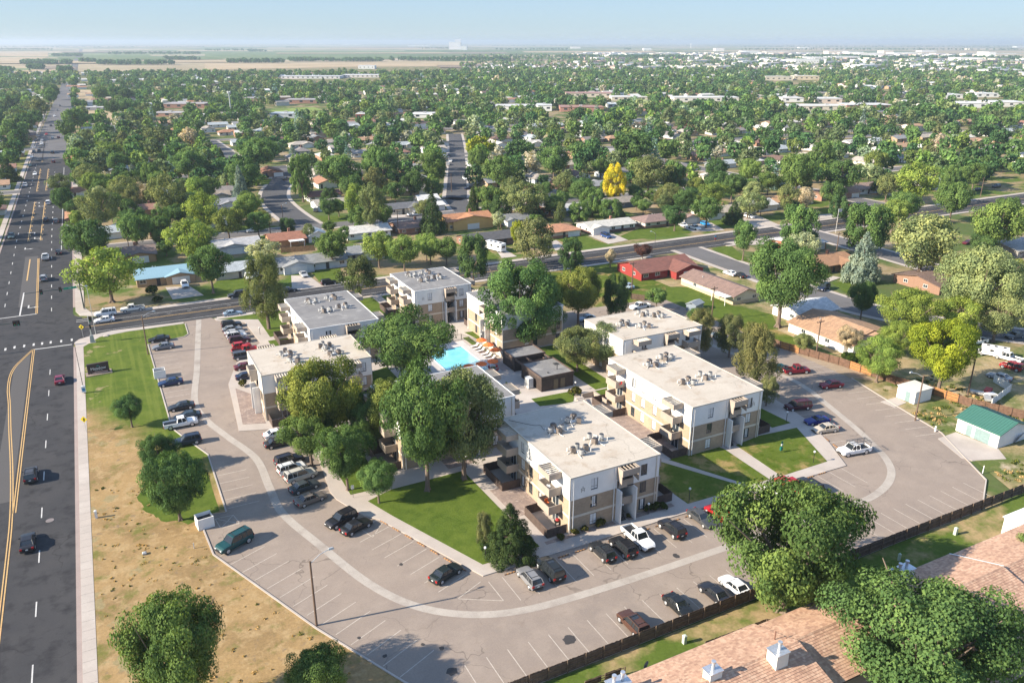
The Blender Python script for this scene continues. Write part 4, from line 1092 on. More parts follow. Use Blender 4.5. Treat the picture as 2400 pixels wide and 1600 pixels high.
CARS = {
 # length, width, belt line (fraction of length from the tail, height), greenhouse: tail foot, tail roof, front roof, screen foot, roof height, wheel radius
 'sedan':  dict(L=4.75, W=1.84, top=[(0, .82), (.03, .97), (.2, 1.0), (.32, .95), (.68, .93), (.78, .90), (.95, .74), (1, .60)], g=(.11, .27, .55, .71), H=1.45, R=.33, base=.24),
 'suv':    dict(L=4.75, W=1.92, top=[(0, .95), (.03, 1.08), (.3, 1.1), (.68, 1.07), (.76, 1.08), (.94, .98), (1, .72)], g=(.015, .06, .56, .71), H=1.74, R=.37, base=.32, rack=True),
 'bigsuv': dict(L=5.2, W=2.02, top=[(0, 1.0), (.03, 1.14), (.3, 1.16), (.68, 1.13), (.76, 1.14), (.95, 1.06), (1, .75)], g=(.012, .04, .60, .72), H=1.92, R=.40, base=.36, rack=True),
 'boxy':   dict(L=4.4, W=1.88, top=[(0, 1.02), (.02, 1.12), (.3, 1.12), (.68, 1.1), (.74, 1.1), (.96, 1.06), (1, .8)], g=(.01, .02, .64, .69), H=1.82, R=.40, base=.4),
 'wagon':  dict(L=4.7, W=1.85, top=[(0, .85), (.03, 1.0), (.3, 1.0), (.68, .96), (.77, .95), (.95, .80), (1, .62)], g=(.015, .09, .55, .71), H=1.6, R=.35, base=.27, rack=True),
 'hatch':  dict(L=4.2, W=1.78, top=[(0, .85), (.03, 1.0), (.3, 1.0), (.68, .98), (.78, .95), (.95, .78), (1, .62)], g=(.02, .13, .55, .73), H=1.5, R=.32, base=.25),
 'van':    dict(L=5.1, W=1.98, top=[(0, .95), (.03, 1.08), (.3, 1.08), (.7, 1.04), (.82, 1.0), (.96, .84), (1, .65)], g=(.012, .05, .62, .80), H=1.78, R=.35, base=.3, rack=True),
 'coupe':  dict(L=4.6, W=1.85, top=[(0, .80), (.03, .95), (.2, .97), (.32, .93), (.66, .90), (.78, .86), (.95, .72), (1, .58)], g=(.12, .33, .50, .66), H=1.35, R=.33, base=.22),
 'pickup': dict(L=5.85, W=2.03, top=[(0, .78), (.02, .80), (.40, .80), (.41, 1.12), (.70, 1.12), (.76, 1.14), (.95, 1.06), (1, .72)], g=(.40, .425, .62, .715), H=1.90, R=.41, base=.38, bed=.39),
}
PROTO = {}
def car_meshes(kind):
    if kind in PROTO: return PROTO[kind]
    c = CARS[kind]; L, Wd, H, R, base = c['L'], c['W'], c['H'], c['R'], c['base']; hw = Wd / 2
    X = lambda f: (f - .5) * L
    b = MB(); rings = []
    for f in (0, .012, .04, .1, .2, .3, .4, .41, .5, .6, .7, .76, .84, .92, .97, .99, 1.0):
        if f in (.4, .41) and kind != 'pickup' and f == .41: continue
        zt = interp(c['top'], f)
        e = 1.0
        if f < .04: e = .86 + .14 * (f / .04) ** .6
        if f > .92: e = .80 + .20 * ((1 - f) / .08) ** .6
        w = hw * e; zb = base + (.1 if f in (0, 1.0) else 0); zm = base + (zt - base) * .5; wt = w * .94
        rings.append([(X(f), -w * .93, zb), (X(f), -w, zb + .10), (X(f), -w, zm), (X(f), -w * .985, zt - .12), (X(f), -wt, zt - .025), (X(f), -wt * .6, zt + .012), (X(f), wt * .6, zt + .012), (X(f), wt, zt - .025), (X(f), w * .985, zt - .12), (X(f), w, zm), (X(f), w, zb + .10), (X(f), w * .93, zb)])
    loft(b, rings)
    g0, g1, g2, g3 = c['g']; zb = interp(c['top'], (g0 + g3) / 2) - .03; zr = H - .06
    wb, wr = hw * .90, hw * .73
    gl = MB()
    gl.frustum([(X(g0), -wb), (X(g3), -wb), (X(g3), wb), (X(g0), wb)], [(X(g1), -wr), (X(g2), -wr), (X(g2), wr), (X(g1), wr)], zb - .1, zr)
    # roof panel, slightly crowned, and pillars in body colour
    k = len(b.v)
    for zz, s_, fx in ((zr - .005, 1.02, .02), (zr + .035, .98, .0), (zr + .06, .7, -.12)):
        b.v += [(X(g1) - fx, -wr * s_, zz), (X(g2) + fx, -wr * s_, zz), (X(g2) + fx, wr * s_, zz), (X(g1) - fx, wr * s_, zz)]
    for i in range(2):
        for j in range(4): b.f.append([k + i * 4 + j, k + i * 4 + (j + 1) % 4, k + i * 4 + 4 + (j + 1) % 4, k + i * 4 + 4 + j]); b.m.append(0)
    b.f.append([k + 8, k + 9, k + 10, k + 11]); b.m.append(0)
    def pillar(xa, ya, xb, yb, t=.035):
        b.tube([(xa, ya, zb - .05), (xb, yb, zr)], t, 4)
    for s in (-1, 1):
        pillar(X(g0), s * wb, X(g1), s * wr, .06); pillar(X(g3), s * wb, X(g2), s * wr, .04)
        fm = .5 * (g1 + g2) + .02; pillar(X(fm), s * wb * 1.005, X(fm), s * wr * 1.01, .045)
        if kind in ('suv', 'bigsuv', 'van', 'wagon', 'boxy'): ff = g1 + .10 * 1.6; pillar(X(ff), s * wb * 1.005, X(ff), s * wr * 1.01, .045)
        if kind == 'sedan': ff = .5 * (g0 + g1) + .1; pillar(X(ff), s * wb * 1.003, X(ff), s * wr * 1.01, .035)
    if 'bed' in c:
        f1 = c['bed']; z0, z1 = .70, 1.12
        for s in (-1, 1): b.box(X(.005), min(s * hw * .97, s * hw * .86), z0, X(f1), max(s * hw * .97, s * hw * .86), z1)
        b.box(X(.0), -hw * .97, z0 - .1, X(.012), hw * .97, z1 - .02); b.box(X(f1), -hw * .93, z0, X(f1 + .012), hw * .93, z1 + .02)
    m = {'body': b.mesh('body', PAINT, smooth=False), 'windows': gl.mesh('windows', CGLASS)}
    # wheels
    t = MB(); t.cyl((0, 0), R, R, -.11, .11, 16, axis='y'); t.cyl((0, 0), R * 1.16, R * 1.16, -.10, .088, 16, axis='y')
    r = MB(); r.cyl((0, 0), R * .70, R * .62, .112, .135, 10, axis='y')
    m['wheel'] = t.mesh('wheel', RUBBER); m['rim'] = r.mesh('rim', RIM)
    hl = MB(); hl.box(-.10, -.2, -.07, .05, .2, .07); m['headlight'] = hl.mesh('headlight', LAMPW)
    tl = MB(); tl.box(-.03, -.16, -.14, .06, .16, .14); m['taillight'] = tl.mesh('taillight', LAMPR)
    gr = MB(); gr.box(-.06, -hw * .48, -.10, .03, hw * .48, .10); m['grille'] = gr.mesh('grille', TRIM)
    bp = MB(); bp.box(-.02, -hw * .80, -.09, .05, hw * .80, .07); m['bumper'] = bp.mesh('bumper', TRIM)
    pl = MB(); pl.box(-.02, -.16, -.08, .012, .16, .08); m['number_plate'] = pl.mesh('number_plate', PLATE)
    mi = MB(); mi.box(-.07, -.1, -.07, .07, .1, .08); m['mirror'] = mi.mesh('mirror', PAINT)
    rk = MB()
    if c.get('rack'):
        for s in (-1, 1): rk.box(X(g1 + .04), s * wr * .88 - .025, zr + .07, X(g2 - .03), s * wr * .88 + .025, zr + .12)
        for f in (g1 + .1, g2 - .08): rk.box(X(f), -wr * .88, zr + .075, X(f) + .05, wr * .88, zr + .11)
        m['roof_rack'] = rk.mesh('roof_rack', TRIM)
    sr = MB(); sr.box(X(g2) - .95, -wr * .6, zr + .062, X(g2) - .2, wr * .6, zr + .068); m['sunroof'] = sr.mesh('sunroof', CGLASS)
    if 'bed' in c: fl = MB(); fl.box(X(.013), -hw * .855, .82, X(c['bed']) - .01, hw * .855, .84); m['bed_floor'] = fl.mesh('bed_floor', TRIM)
    PROTO[kind] = m
    return m

NAMES = {'sedan': 'sedan_car', 'suv': 'suv', 'bigsuv': 'suv', 'boxy': 'off_road_car', 'wagon': 'estate_car', 'hatch': 'hatchback_car', 'van': 'minivan', 'coupe': 'coupe_car', 'pickup': 'pickup_truck'}
CATS = {'pickup': 'pickup truck', 'van': 'van'}
AUTO = []                        # things whose label is completed at the end from what stands beside them
def car(kind, x, y, ang, colour, label=None, group=None, detail=True, z=.145, extra=None, desc=None):
    m = car_meshes(kind); c = CARS[kind]; L, hw, R = c['L'], c['W'] / 2, c['R']
    t = empty(NAMES[kind], (x, y, z), rad(ang), label, CATS.get(kind, 'car'), group)
    if label is None: AUTO.append((t, desc, group))
    link('body', m['body'], t, color=colour)
    link('windows', m['windows'], t)
    fx = (.5 - .175) * L
    for sx in (-1, 1):
        for s in (-1, 1):
            w = link('wheel', m['wheel'], t, (sx * fx * .97, s * (hw - .10), R), 0 if s > 0 else math.pi)
            if detail: link('rim', m['rim'], w)
    zt = interp(c['top'], .97); zl = c['base'] + .42
    if detail or extra == 'lights':
        for s in (-1, 1):
            link('taillight', m['taillight'], t, (-L / 2 - .01, s * (hw * .78), interp(c['top'], .03) - .20))
        link('number_plate', m['number_plate'], t, (-L / 2 - .035, 0, c['base'] + .42))
    if detail:
        for s in (-1, 1):
            link('headlight', m['headlight'], t, (L / 2 - .04, s * (hw * .56), zt - .2)); link('mirror', m['mirror'], t, ((c['g'][3] - .5) * L - .35, s * (hw + .05), interp(c['top'], .6) + .02), color=colour)
        link('grille', m['grille'], t, (L / 2 - .01, 0, zt - .26)); link('bumper', m['bumper'], t, (L / 2 - .02, 0, c['base'] + .12)); link('bumper', m['bumper'], t, (-L / 2 - .02, 0, c['base'] + .16), math.pi)
        if 'roof_rack' in m: link('roof_rack', m['roof_rack'], t)
        if extra == 'sunroof': link('sunroof', m['sunroof'], t)
    if 'bed_floor' in m: link('bed_floor', m['bed_floor'], t)
    return t
BLACK, DKGREY, GREY, SILVER, WHT, REDC, MAROON, NAVY, BLUE, TEAL, BEIGE, LBLUE = (.012, .012, .014), (.035, .037, .042), (.11, .115, .12), (.36, .37, .38), (.78, .78, .77), (.36, .012, .016), (.09, .012, .02), (.012, .02, .05), (.012, .035, .26), (.005, .065, .07), (.42, .36, .28), (.26, .34, .42)
CHAMP = (.34, .31, .26)
def carp(kind, cr, x, y, ang, colour, label=None, **k):
    p = at(cr, x, y, .45); return car(kind, p[0], p[1], ang, colour, label, **k)
GP = 'cars parked round the apartment car park'
# on the main road
R_ = dict(z=.03, group='cars on the main road')
carp('suv', 'A', 162, 480, 90, (.05, .05, .055), 'dark grey car driving away on the main road, beside the yellow line', **R_)
carp('sedan', 'A', 146, 830, 90, (.016, .016, .02), 'black car with red tail lights, lowest on the main road', **R_)
carp('sedan', 'E', 440, 1222, 90, (.17, .02, .045), 'dark red car driving on the main road south of the crossing', **R_)
carp('suv', 'E', 322, 480, 90, SILVER, 'silver car just beyond the traffic light arm', **R_)
carp('pickup', 'E', 335, 328, 90, WHT, 'white pickup driving away beyond the crossing', **R_)
carp('sedan', 'E', 432, 287, 90, BLACK, 'black car in the kerb lane beside the dark round tree', **R_)
carp('pickup', 'M', 132, 1248, 270, (.10, .15, .15), 'dark teal pickup coming towards the crossing in the outer lane', **R_)
for kind, x, y, a, col in (('sedan', 527, 1055, 90, DKGREY), ('suv', 645, 1075, 90, GREY), ('suv', 555, 862, 90, WHT), ('sedan', 565, 660, 90, WHT), ('suv', 615, 390, 90, (.16, .01, .015)), ('bigsuv', 602, 285, 90, BLACK), ('van', 770, 1155, 90, SILVER),
        ('suv', 292, 662, 270, SILVER), ('sedan', 402, 530, 270, WHT), ('sedan', 345, 432, 270, (.03, .07, .07)), ('sedan', 362, 333, 270, WHT), ('sedan', 432, 370, 270, DKGREY), ('sedan', 388, 272, 270, GREY), ('suv', 450, 264, 270, DKGREY), ('sedan', 392, 224, 270, SILVER), ('sedan', 465, 218, 270, GREY), ('suv', 478, 182, 270, WHT), ('sedan', 484, 142, 270, SILVER), ('sedan', 412, 142, 270, DKGREY), ('suv', 605, 118, 90, WHT), ('van', 672, 112, 90, (.2, .02, .03)), ('sedan', 533, 72, 270, REDC), ('sedan', 437, 97, 270, GREY)):
    carp(kind, 'M', x, y, a, col, detail=False, extra='lights', **R_)
for kind, x, y, a, col in (('suv', 625, 1336, 270, WHT), ('sedan', 800, 1042, 90, BLACK), ('sedan', 845, 1046, 90, DKGREY), ('sedan', 690, 1218, 270, DKGREY), ('sedan', 660, 1270, 270, GREY), ('sedan', 780, 980, 270, WHT), ('suv', 830, 930, 90, SILVER), ('sedan', 800, 900, 270, DKGREY), ('sedan', 585, 1445, 270, BLACK), ('sedan', 650, 1440, 90, BLACK)):
    carp(kind, 'I', x, y, a, col, detail=False, **R_)
# the avenue
A_ = dict(z=.03, group='cars on the avenue')
carp('bigsuv', 'E', 776, 740, 180, WHT, 'white car with roof rack waiting at the crossing in the far lane', **A_)
carp('sedan', 'E', 768, 785, 180, WHT, 'low white car waiting at the crossing in the near lane', **A_)
carp('pickup', 'E', 975, 705, 180, (.72, .69, .62), 'off-white crew-cab pickup parked behind the waiting cars, in front of the bushes', **A_)
carp('bigsuv', 'E', 1748, 605, 180, (.02, .022, .026), 'black car with roof rack parked along the far avenue kerb, left of the tall pine', **A_)
carp('sedan', 'E', 1712, 738, 0, LBLUE, 'pale blue car driving past the car park entrance', **A_)
carp('suv', 'N', 1300, 1308, 0, BLACK, 'black car parked at the avenue kerb below the grey-roofed garage', **A_)
carp('sedan', 'N', 925, 1372, 0, DKGREY, 'dark grey car half behind the tall pine on the avenue', **A_)
D_ = dict(z=.09, group='cars in drives and side streets')
carp('suv', 'E', 1360, 530, 270, WHT, 'white car in the drive of the blue-roofed house', **D_)
carp('pickup', 'N', 556, 1255, 270, WHT, 'white pickup in the drive beside the dark red door house', **D_)
carp('sedan', 'N', 1066, 1232, 270, SILVER, 'silver car in the wide drive of the grey-roofed house', **D_)
carp('suv', 'N', 600, 830, 180, WHT, 'white car parked in front of the pale blue-roofed white house', **D_)
carp('pickup', 'N', 2085, 682, 0, WHT, 'white pickup parked in front of the cream house, left of the dark conifer', **D_)
carp('van', 'O', 1650, 880, 270, (.012, .045, .16), 'dark blue van in the drive of the white-roofed house', **D_)
for kind, cr, x, y, a, col in (('sedan', 'N', 360, 810, 270, WHT), ('sedan', 'N', 1820, 760, 0, NAVY), ('sedan', 'N', 900, 350, 60, BLACK), ('suv', 'N', 705, 332, 0, BLACK), ('suv', 'N', 1180, 640, 70, GREY), ('sedan', 'N', 430, 35, 90, WHT), ('pickup', 'N', 150, 15, 90, WHT), ('suv', 'N', 1920, 655, 270, DKGREY),
        ('suv', 'O', 1490, 540, 180, SILVER), ('suv', 'O', 1600, 535, 180, BLACK), ('sedan', 'O', 1900, 510, 0, BLACK), ('van', 'O', 355, 350, 260, WHT), ('suv', 'O', 390, 440, 180, (.01, .01, .03)), ('sedan', 'O', 510, 650, 0, BLACK), ('sedan', 'O', 200, 218, 60, SILVER), ('sedan', 'O', 222, 188, 60, WHT), ('sedan', 'O', 208, 130, 60, GREY), ('suv', 'O', 168, 148, 60, WHT), ('pickup', 'O', 470, 393, 0, WHT), ('sedan', 'O', 90, 95, 70, WHT), ('suv', 'O', 45, 75, 70, REDC), ('sedan', 'O', 1885, 370, 90, WHT),
        ('suv', 'Q', 96, 812, 90, SILVER), ('sedan', 'Q', 422, 872, 90, WHT), ('sedan', 'Q', 484, 885, 90, BLACK), ('sedan', 'Q', 118, 556, 270, WHT), ('pickup', 'Q', 190, 575, 270, WHT), ('hatch', 'Q', 260, 548, 270, (.02, .24, .55)), ('suv', 'Q', 550, 500, 270, WHT), ('sedan', 'Q', 1230, 425, 0, (.4, .01, .02)), ('pickup', 'Q', 905, 445, 270, NAVY), ('bigsuv', 'Q', 1036, 970, 200, NAVY), ('suv', 'Q', 1050, 1125, 10, (.012, .015, .016)), ('pickup', 'Q', 1545, 1028, 200, WHT), ('sedan', 'Q', 2290, 1282, 170, GREY), ('sedan', 'Q', 1985, 670, 180, (.10, .012, .02)), ('sedan', 'Q', 2280, 397, 180, (.13, .02, .03)), ('sedan', 'Q', 2045, 322, 180, NAVY), ('suv', 'Q', 2170, 303, 180, DKGREY), ('suv', 'Q', 640, 252, 0, NAVY), ('pickup', 'Q', 690, 250, 0, DKGREY), ('sedan', 'Q', 1400, 272, 0, WHT), ('sedan', 'Q', 1450, 245, 0, BLUE), ('suv', 'Q', 350, 1290, 80, LBLUE), ('sedan', 'G', 850, 385, 180, LBLUE), ('pickup', 'G', 1175, 315, 180, WHT), ('sedan', 'G', 1100, 185, 90, LBLUE), ('pickup', 'H', 1400, 790, 170, WHT), ('pickup', 'H', 1600, 890, 100, WHT), ('boxy', 'H', 1620, 945, 100, (.30, .02, .02)), ('sedan', 'H', 1545, 1005, 100, SILVER)):
    carp(kind, cr, x, y, a, col, detail=(cr in 'QGH' and y > 800), **D_)
# the car park: front walk, facing the building or the road
L_ = dict(group=GP)
carp('wagon', 'C', 316, 1022, 90, (.20, .20, .205), 'grey estate car with roof bars, first beside the hatched corner bay', **L_)
carp('bigsuv', 'C', 424, 980, 90, (.012, .016, .018), 'large black car with sunroof between the grey estate and the empty bays', extra='sunroof', **L_)
carp('wagon', 'C', 697, 885, 90, (.02, .022, .025), 'dark estate car parked next to two cars, left of the white pickup pair', extra='sunroof', **L_)
carp('suv', 'C', 806, 862, 90, (.014, .014, .016), 'black car parked directly beside the white pickup', **L_)
wp = carp('pickup', 'C', 886, 815, 270, WHT, 'white crew-cab pickup with its bed to the stair of the nearest block', **L_)
carp('suv', 'C', 1062, 765, 90, (.014, .014, .018), 'black car with red tail lights between the white pickup and the grey car', **L_)
carp('sedan', 'C', 1217, 710, 270, (.055, .057, .06), 'dark grey car reversed in beside the red cars', **L_)
carp('hatch', 'C', 1300, 680, 90, (.38, .01, .018), 'red car partly behind the big ash tree, beside the dark grey car', **L_)
carp('sedan', 'C', 1375, 640, 90, (.40, .012, .018), 'red car almost hidden by the big ash tree', **L_)
carp('hatch', 'D', 270, 570, 90, (.62, .63, .64), 'pale silver car poking out behind the crown of the big ash tree', **L_)
carp('pickup', 'D', 345, 545, 90, (.36, .014, .02), 'bright red pickup parked next to a black car beyond the big ash tree', **L_)
carp('suv', 'D', 437, 540, 90, (.02, .022, .03), 'black car at the end of the row past the red pickup', **L_)
carp('suv', 'S1', 685, 1062, 90, (.075, .034, .022), 'copper brown car with dark glass roof, parked at the plank fence', extra='sunroof', **L_)
carp('sedan', 'S1', 1088, 910, 270, (.012, .014, .015), 'black car reversed in at the plank fence, next to the copper brown car', **L_)
carp('sedan', 'S1', 1395, 795, 90, (.014, .015, .02), 'black car at the fence, its tail under the big ash tree', **L_)
carp('sedan', 'S1', 1575, 735, 90, (.7, .7, .7), 'white car at the fence hidden under the big ash tree', **L_)
# slanting west walk
carp('sedan', 'B', 1222, 998, 20, (.015, .022, .022), 'dark green-black car alone near the corner of the walk', **L_)
carp('suv', 'B', 672, 718, 200, (.012, .012, .016), 'black car backed in beside the striped bay', **L_)
carp('sedan', 'B', 752, 752, 20, (.014, .014, .017), 'black car with red tail lights next to the backed-in black car', **L_)
carp('sedan', 'B', 510, 608, 14, (.17, .145, .125), 'bronze grey car on the near side of the striped bay row', **L_)
carp('sedan', 'B', 480, 543, 12, (.045, .055, .062), 'slate grey car between the bronze car and the beige car', **L_)
carp('bigsuv', 'B', 460, 488, 10, (.46, .44, .39), 'beige car with roof bars under the courtyard trees', **L_)
carp('suv', 'B', 415, 450, 8, (.7, .7, .68), 'white car with roof bars squeezed beside the beige car', **L_)
carp('suv', 'B', 400, 405, 8, (.012, .012, .02), 'black car with roof bars topmost in the row under the courtyard trees', **L_)
carp('sedan', 'B', 342, 312, 5, (.02, .02, .024), 'black car below the white car near the pale crossing strip', **L_)
carp('sedan', 'B', 336, 266, 5, WHT, 'white car at the pale crossing strip beside the yellowing tree', **L_)
carp('bigsuv', 'B', 112, 838, 205, (.008, .055, .058), 'teal green long car alone at the dry grass kerb', **L_)
# west row against the verge
carp('sedan', 'E', 1255, 1248, 180, (.012, .03, .09), 'dark blue car beside the white bin enclosure', **L_)
carp('sedan', 'E', 1170, 930, 180, (.014, .015, .018), 'black car topmost in the row beside the green verge', **L_)
carp('sedan', 'E', 1200, 985, 180, (.16, .17, .19), 'steel grey old car below the black one beside the green verge', **L_)
carp('sedan', 'A', 953, 122, 180, (.02, .024, .03), 'black car just above the white pickup on the verge row', **L_)
carp('sedan', 'A', 985, 172, 180, (.03, .045, .06), 'dark slate car half hidden behind the white pickup with a black bed', **L_)
carp('pickup', 'A', 950, 212, 0, WHT, 'white pickup with a black bed cover facing the drain channel', **L_)
carp('suv', 'A', 982, 305, 180, (.016, .028, .055), 'navy car beside the two trees, lowest of the verge row', **L_)
# stack beside the west block
for kind, x, y, col, lb in (('suv', 135, 668, (.02, .022, .028), 'black car topmost in the row under the globe lamp lawn'), ('sedan', 140, 700, (.20, .21, .22), 'grey car second from the top in the crowded row'), ('sedan', 158, 728, (.35, .36, .37), 'silver car third from the top in the crowded row'), ('suv', 175, 752, (.6, .6, .6), 'white and black car fourth from the top in the crowded row'), ('suv', 196, 782, (.05, .008, .014), 'dark maroon car fifth from the top in the crowded row'), ('hatch', 210, 822, REDC, 'red car directly above the red pickup'), ('pickup', 236, 858, (.40, .012, .016), 'bright red pickup in the crowded row beside the cream roof'), ('boxy', 222, 900, (.05, .06, .075), 'slate blue boxy off-road car below the red pickup'), ('sedan', 240, 975, (.10, .012, .02), 'dark red car mostly hidden by the cream-roofed west block'), ('sedan', 252, 1045, NAVY, 'navy car mostly hidden behind the west block corner')):
    carp(kind, 'F', x, y, 0, col, lb, **L_)
# east part
carp('pickup', 'H', 303, 968, -18, (.18, .012, .022), 'dark red pickup parked below the brown boundary fence', **L_)
carp('hatch', 'H', 215, 955, -10, (.01, .06, .08), 'teal car half hidden by the pines beside the dark red pickup', **L_)
carp('sedan', 'H', 516, 1055, 165, (.19, .008, .022), 'dark red car alone on the far side of the drain channel', **L_)
carp('van', 'H', 312, 1188, 166, (.06, .010, .018), 'maroon minivan parked by the lamp post at the side walk', **L_)
carp('coupe', 'H', 428, 1275, 168, (.008, .022, .17), 'bright blue car between the maroon minivan and the beige car', **L_)
carp('sedan', 'H', 480, 1325, 168, (.46, .40, .32), 'beige car next to the bright blue one', **L_)
tp = carp('pickup', 'H', 655, 1458, 170, WHT, 'white work pickup carrying a ladder rack in the open car park', **L_)
rk = MB()
for x in (-2.6, -1.2, -.1, 1.0):
    for s in (-.85, .85): rk.box(x - .03, s - .03, 1.0, x + .03, s + .03, 2.15)
    rk.box(x - .03, -.85, 2.1, x + .03, .85, 2.16)
for s in (-.85, .85): rk.box(-2.9, s - .03, 2.16, 1.2, s + .03, 2.22)
for s in (-.5, -.2, .25, .5): rk.box(-2.8, s - .025, 2.225, 1.1, s + .025, 2.29)
rk.obj('ladder_rack', plain("rack_steel", (.16, .16, .17), .5, .4), tp)
# motorhomes
def motorhome(cr, x, y, ang, label):
    p = at(cr, x, y, 1); t = empty('motorhome', (p[0], p[1], .09), rad(ang), label, 'motorhome')
    b = MB(); b.frustum([(-4, -1.2), (3.0, -1.2), (3.0, 1.2), (-4, 1.2)], [(-3.95, -1.12), (3.6, -1.12), (3.6, 1.12), (-3.95, 1.12)], .55, 3.1); b.box(3.0, -1.05, .55, 4.3, 1.05, 1.35); b.obj('body', PAINT, t, color=WHT)
    g = MB(); g.face([(3.3, -1.0, 1.4), (4.05, -1.0, 1.36), (3.5, -1.0, 2.0)]); g.frustum([(2.9, -1.0), (4.05, -1.0), (4.05, 1.0), (2.9, 1.0)], [(2.9, -.95), (3.4, -.95), (3.4, .95), (2.9, .95)], 1.34, 2.1); g.obj('windscreen', CGLASS, t)
    for x in (-2.6, .6): MB().box(-.5, -1.23, 1.7, .5, 1.23, 2.3).obj('window', CGLASS, t, (x, 0, 0))
    MB().box(-4.02, -.7, 1.6, -3.96, .7, 2.3).obj('rear_window', CGLASS, t); MB().box(-3.9, -1.22, 1.2, 2.9, 1.22, 1.35).obj('stripe', TRIM, t)
    for x in (-2.6, -.2, 1.9): MB().box(-.35, -.35, 3.1, .35, .35, 3.3).obj('roof_hatch', DMETAL, t, (x, .2, 0))
    w = car_meshes('bigsuv')
    for x in (-2.4, 3.2):
        for s in (-1, 1): o = link('wheel', w['wheel'], t, (x, s * 1.08, .4), 0 if s > 0 else math.pi); link('rim', w['rim'], o)
    return t
motorhome('O', 630, 985, 108, 'white motorhome parked in the drive beside the dark grey roof')
motorhome('H', 1515, 850, 120, 'white motorhome parked behind the grey-roofed house beyond the yellow tree').scale = (.72, .8, .75)
# ------------------------------------------------------------------ houses
WALL = tinted("house_wall", .85, var=.07, scale=.6)
HBRICK = tinted("house_brick", .9, var=.12, scale=2.0)
SHING = tinted("shingle_roof", .92, var=.13, scale=.9, bands=(1.0, .32, .02))
MROOF = tinted("metal_roof", .45, var=.05, scale=.5)
DOORM = plain("dark_door", (.035, .03, .035), .5)
GDOOR = plain("garage_door", (.66, .65, .62), .6, var=.05)
CHB = plain("chimney_brick", (.26, .13, .09), .9)

def gable_roof(mb, x0, y0, x1, y1, z, rise, ov=.55, axis='x', th=.16, hip=0.0):
    X0, X1, Y0, Y1 = x0 - ov, x1 + ov, y0 - ov, y1 + ov
    if axis == 'y':
        sub = MB(); gable_roof(sub, y0, -x1, y1, -x0, z, rise, ov, 'x', th, hip)
        k = len(mb.v); mb.v += [(-y, x, zz) for x, y, zz in sub.v]; mb.f += [[i + k for i in f] for f in sub.f]; mb.m += sub.m; return
    ym = (Y0 + Y1) / 2; zr = z + rise; h = min(hip * (Y1 - Y0) / 2, (X1 - X0) / 2 - .05); zd = z - rise * ov / ((y1 - y0) / 2)
    a = [(X0, Y0, zd), (X1, Y0, zd), (X1, Y1, zd), (X0, Y1, zd), (X0 + h, ym, zr), (X1 - h, ym, zr)]
    k = len(mb.v); mb.v += a + [(x, y, zz - th) for x, y, zz in a]
    for f in ((0, 1, 5, 4), (2, 3, 4, 5), (1, 2, 5), (3, 0, 4)):
        if h < .01 and len(f) == 3: continue
        mb.f.append([k + i for i in f]); mb.m.append(0)
    for f in ((0, 1), (1, 2), (2, 3), (3, 0)) if h >= .01 else ((0, 1), (2, 3)):
        mb.f.append([k + f[0] + 6, k + f[1] + 6, k + f[1], k + f[0]]); mb.m.append(0)
    if h < .01:
        for p, q, r in ((1, 5, 2), (3, 4, 0)):
            mb.f.append([k + p + 6, k + q + 6, k + q, k + p]); mb.m.append(0); mb.f.append([k + q + 6, k + r + 6, k + r, k + q]); mb.m.append(0)
    for f in ((4, 5, 1, 0), (5, 4, 3, 2)): mb.f.append([k + 6 + i for i in f]); mb.m.append(0)

def gable_walls(mb, x0, y0, x1, y1, z, rise, axis='x', hip=0):
    mb.box(x0, y0, 0, x1, y1, z)
    if hip: return
    if axis == 'x':
        ym = (y0 + y1) / 2
        for x in (x0, x1): mb.face([(x, y0, z), (x, y1, z), (x, ym, z + rise)])
    else:
        xm = (x0 + x1) / 2
        for y in (y0, y1): mb.face([(x0, y, z), (x1, y, z), (xm, y, z + rise)])

HWIN = {}
def hwindow(t, x, y, z, w, h, rz):
    key = (w, h)
    if key not in HWIN:
        f = MB(); f.box(-w / 2, -.05, 0, -w / 2 + .09, .03, h).box(w / 2 - .09, -.05, 0, w / 2, .03, h).box(-w / 2 + .09, -.05, h - .09, w / 2 - .09, .03, h).box(-w / 2 + .09, -.05, 0, w / 2 - .09, .03, .09).box(-.03, -.045, .09, .03, .03, h - .09)
        p = MB(); p.box(-w / 2 + .09, -.03, .09, w / 2 - .09, .0, h - .09); HWIN[key] = (f.mesh('window', WFRAME), p.mesh('pane', GLASS))
    o = link('window', HWIN[key][0], t, (x, y, z), rz); link('pane', HWIN[key][1], o); return o

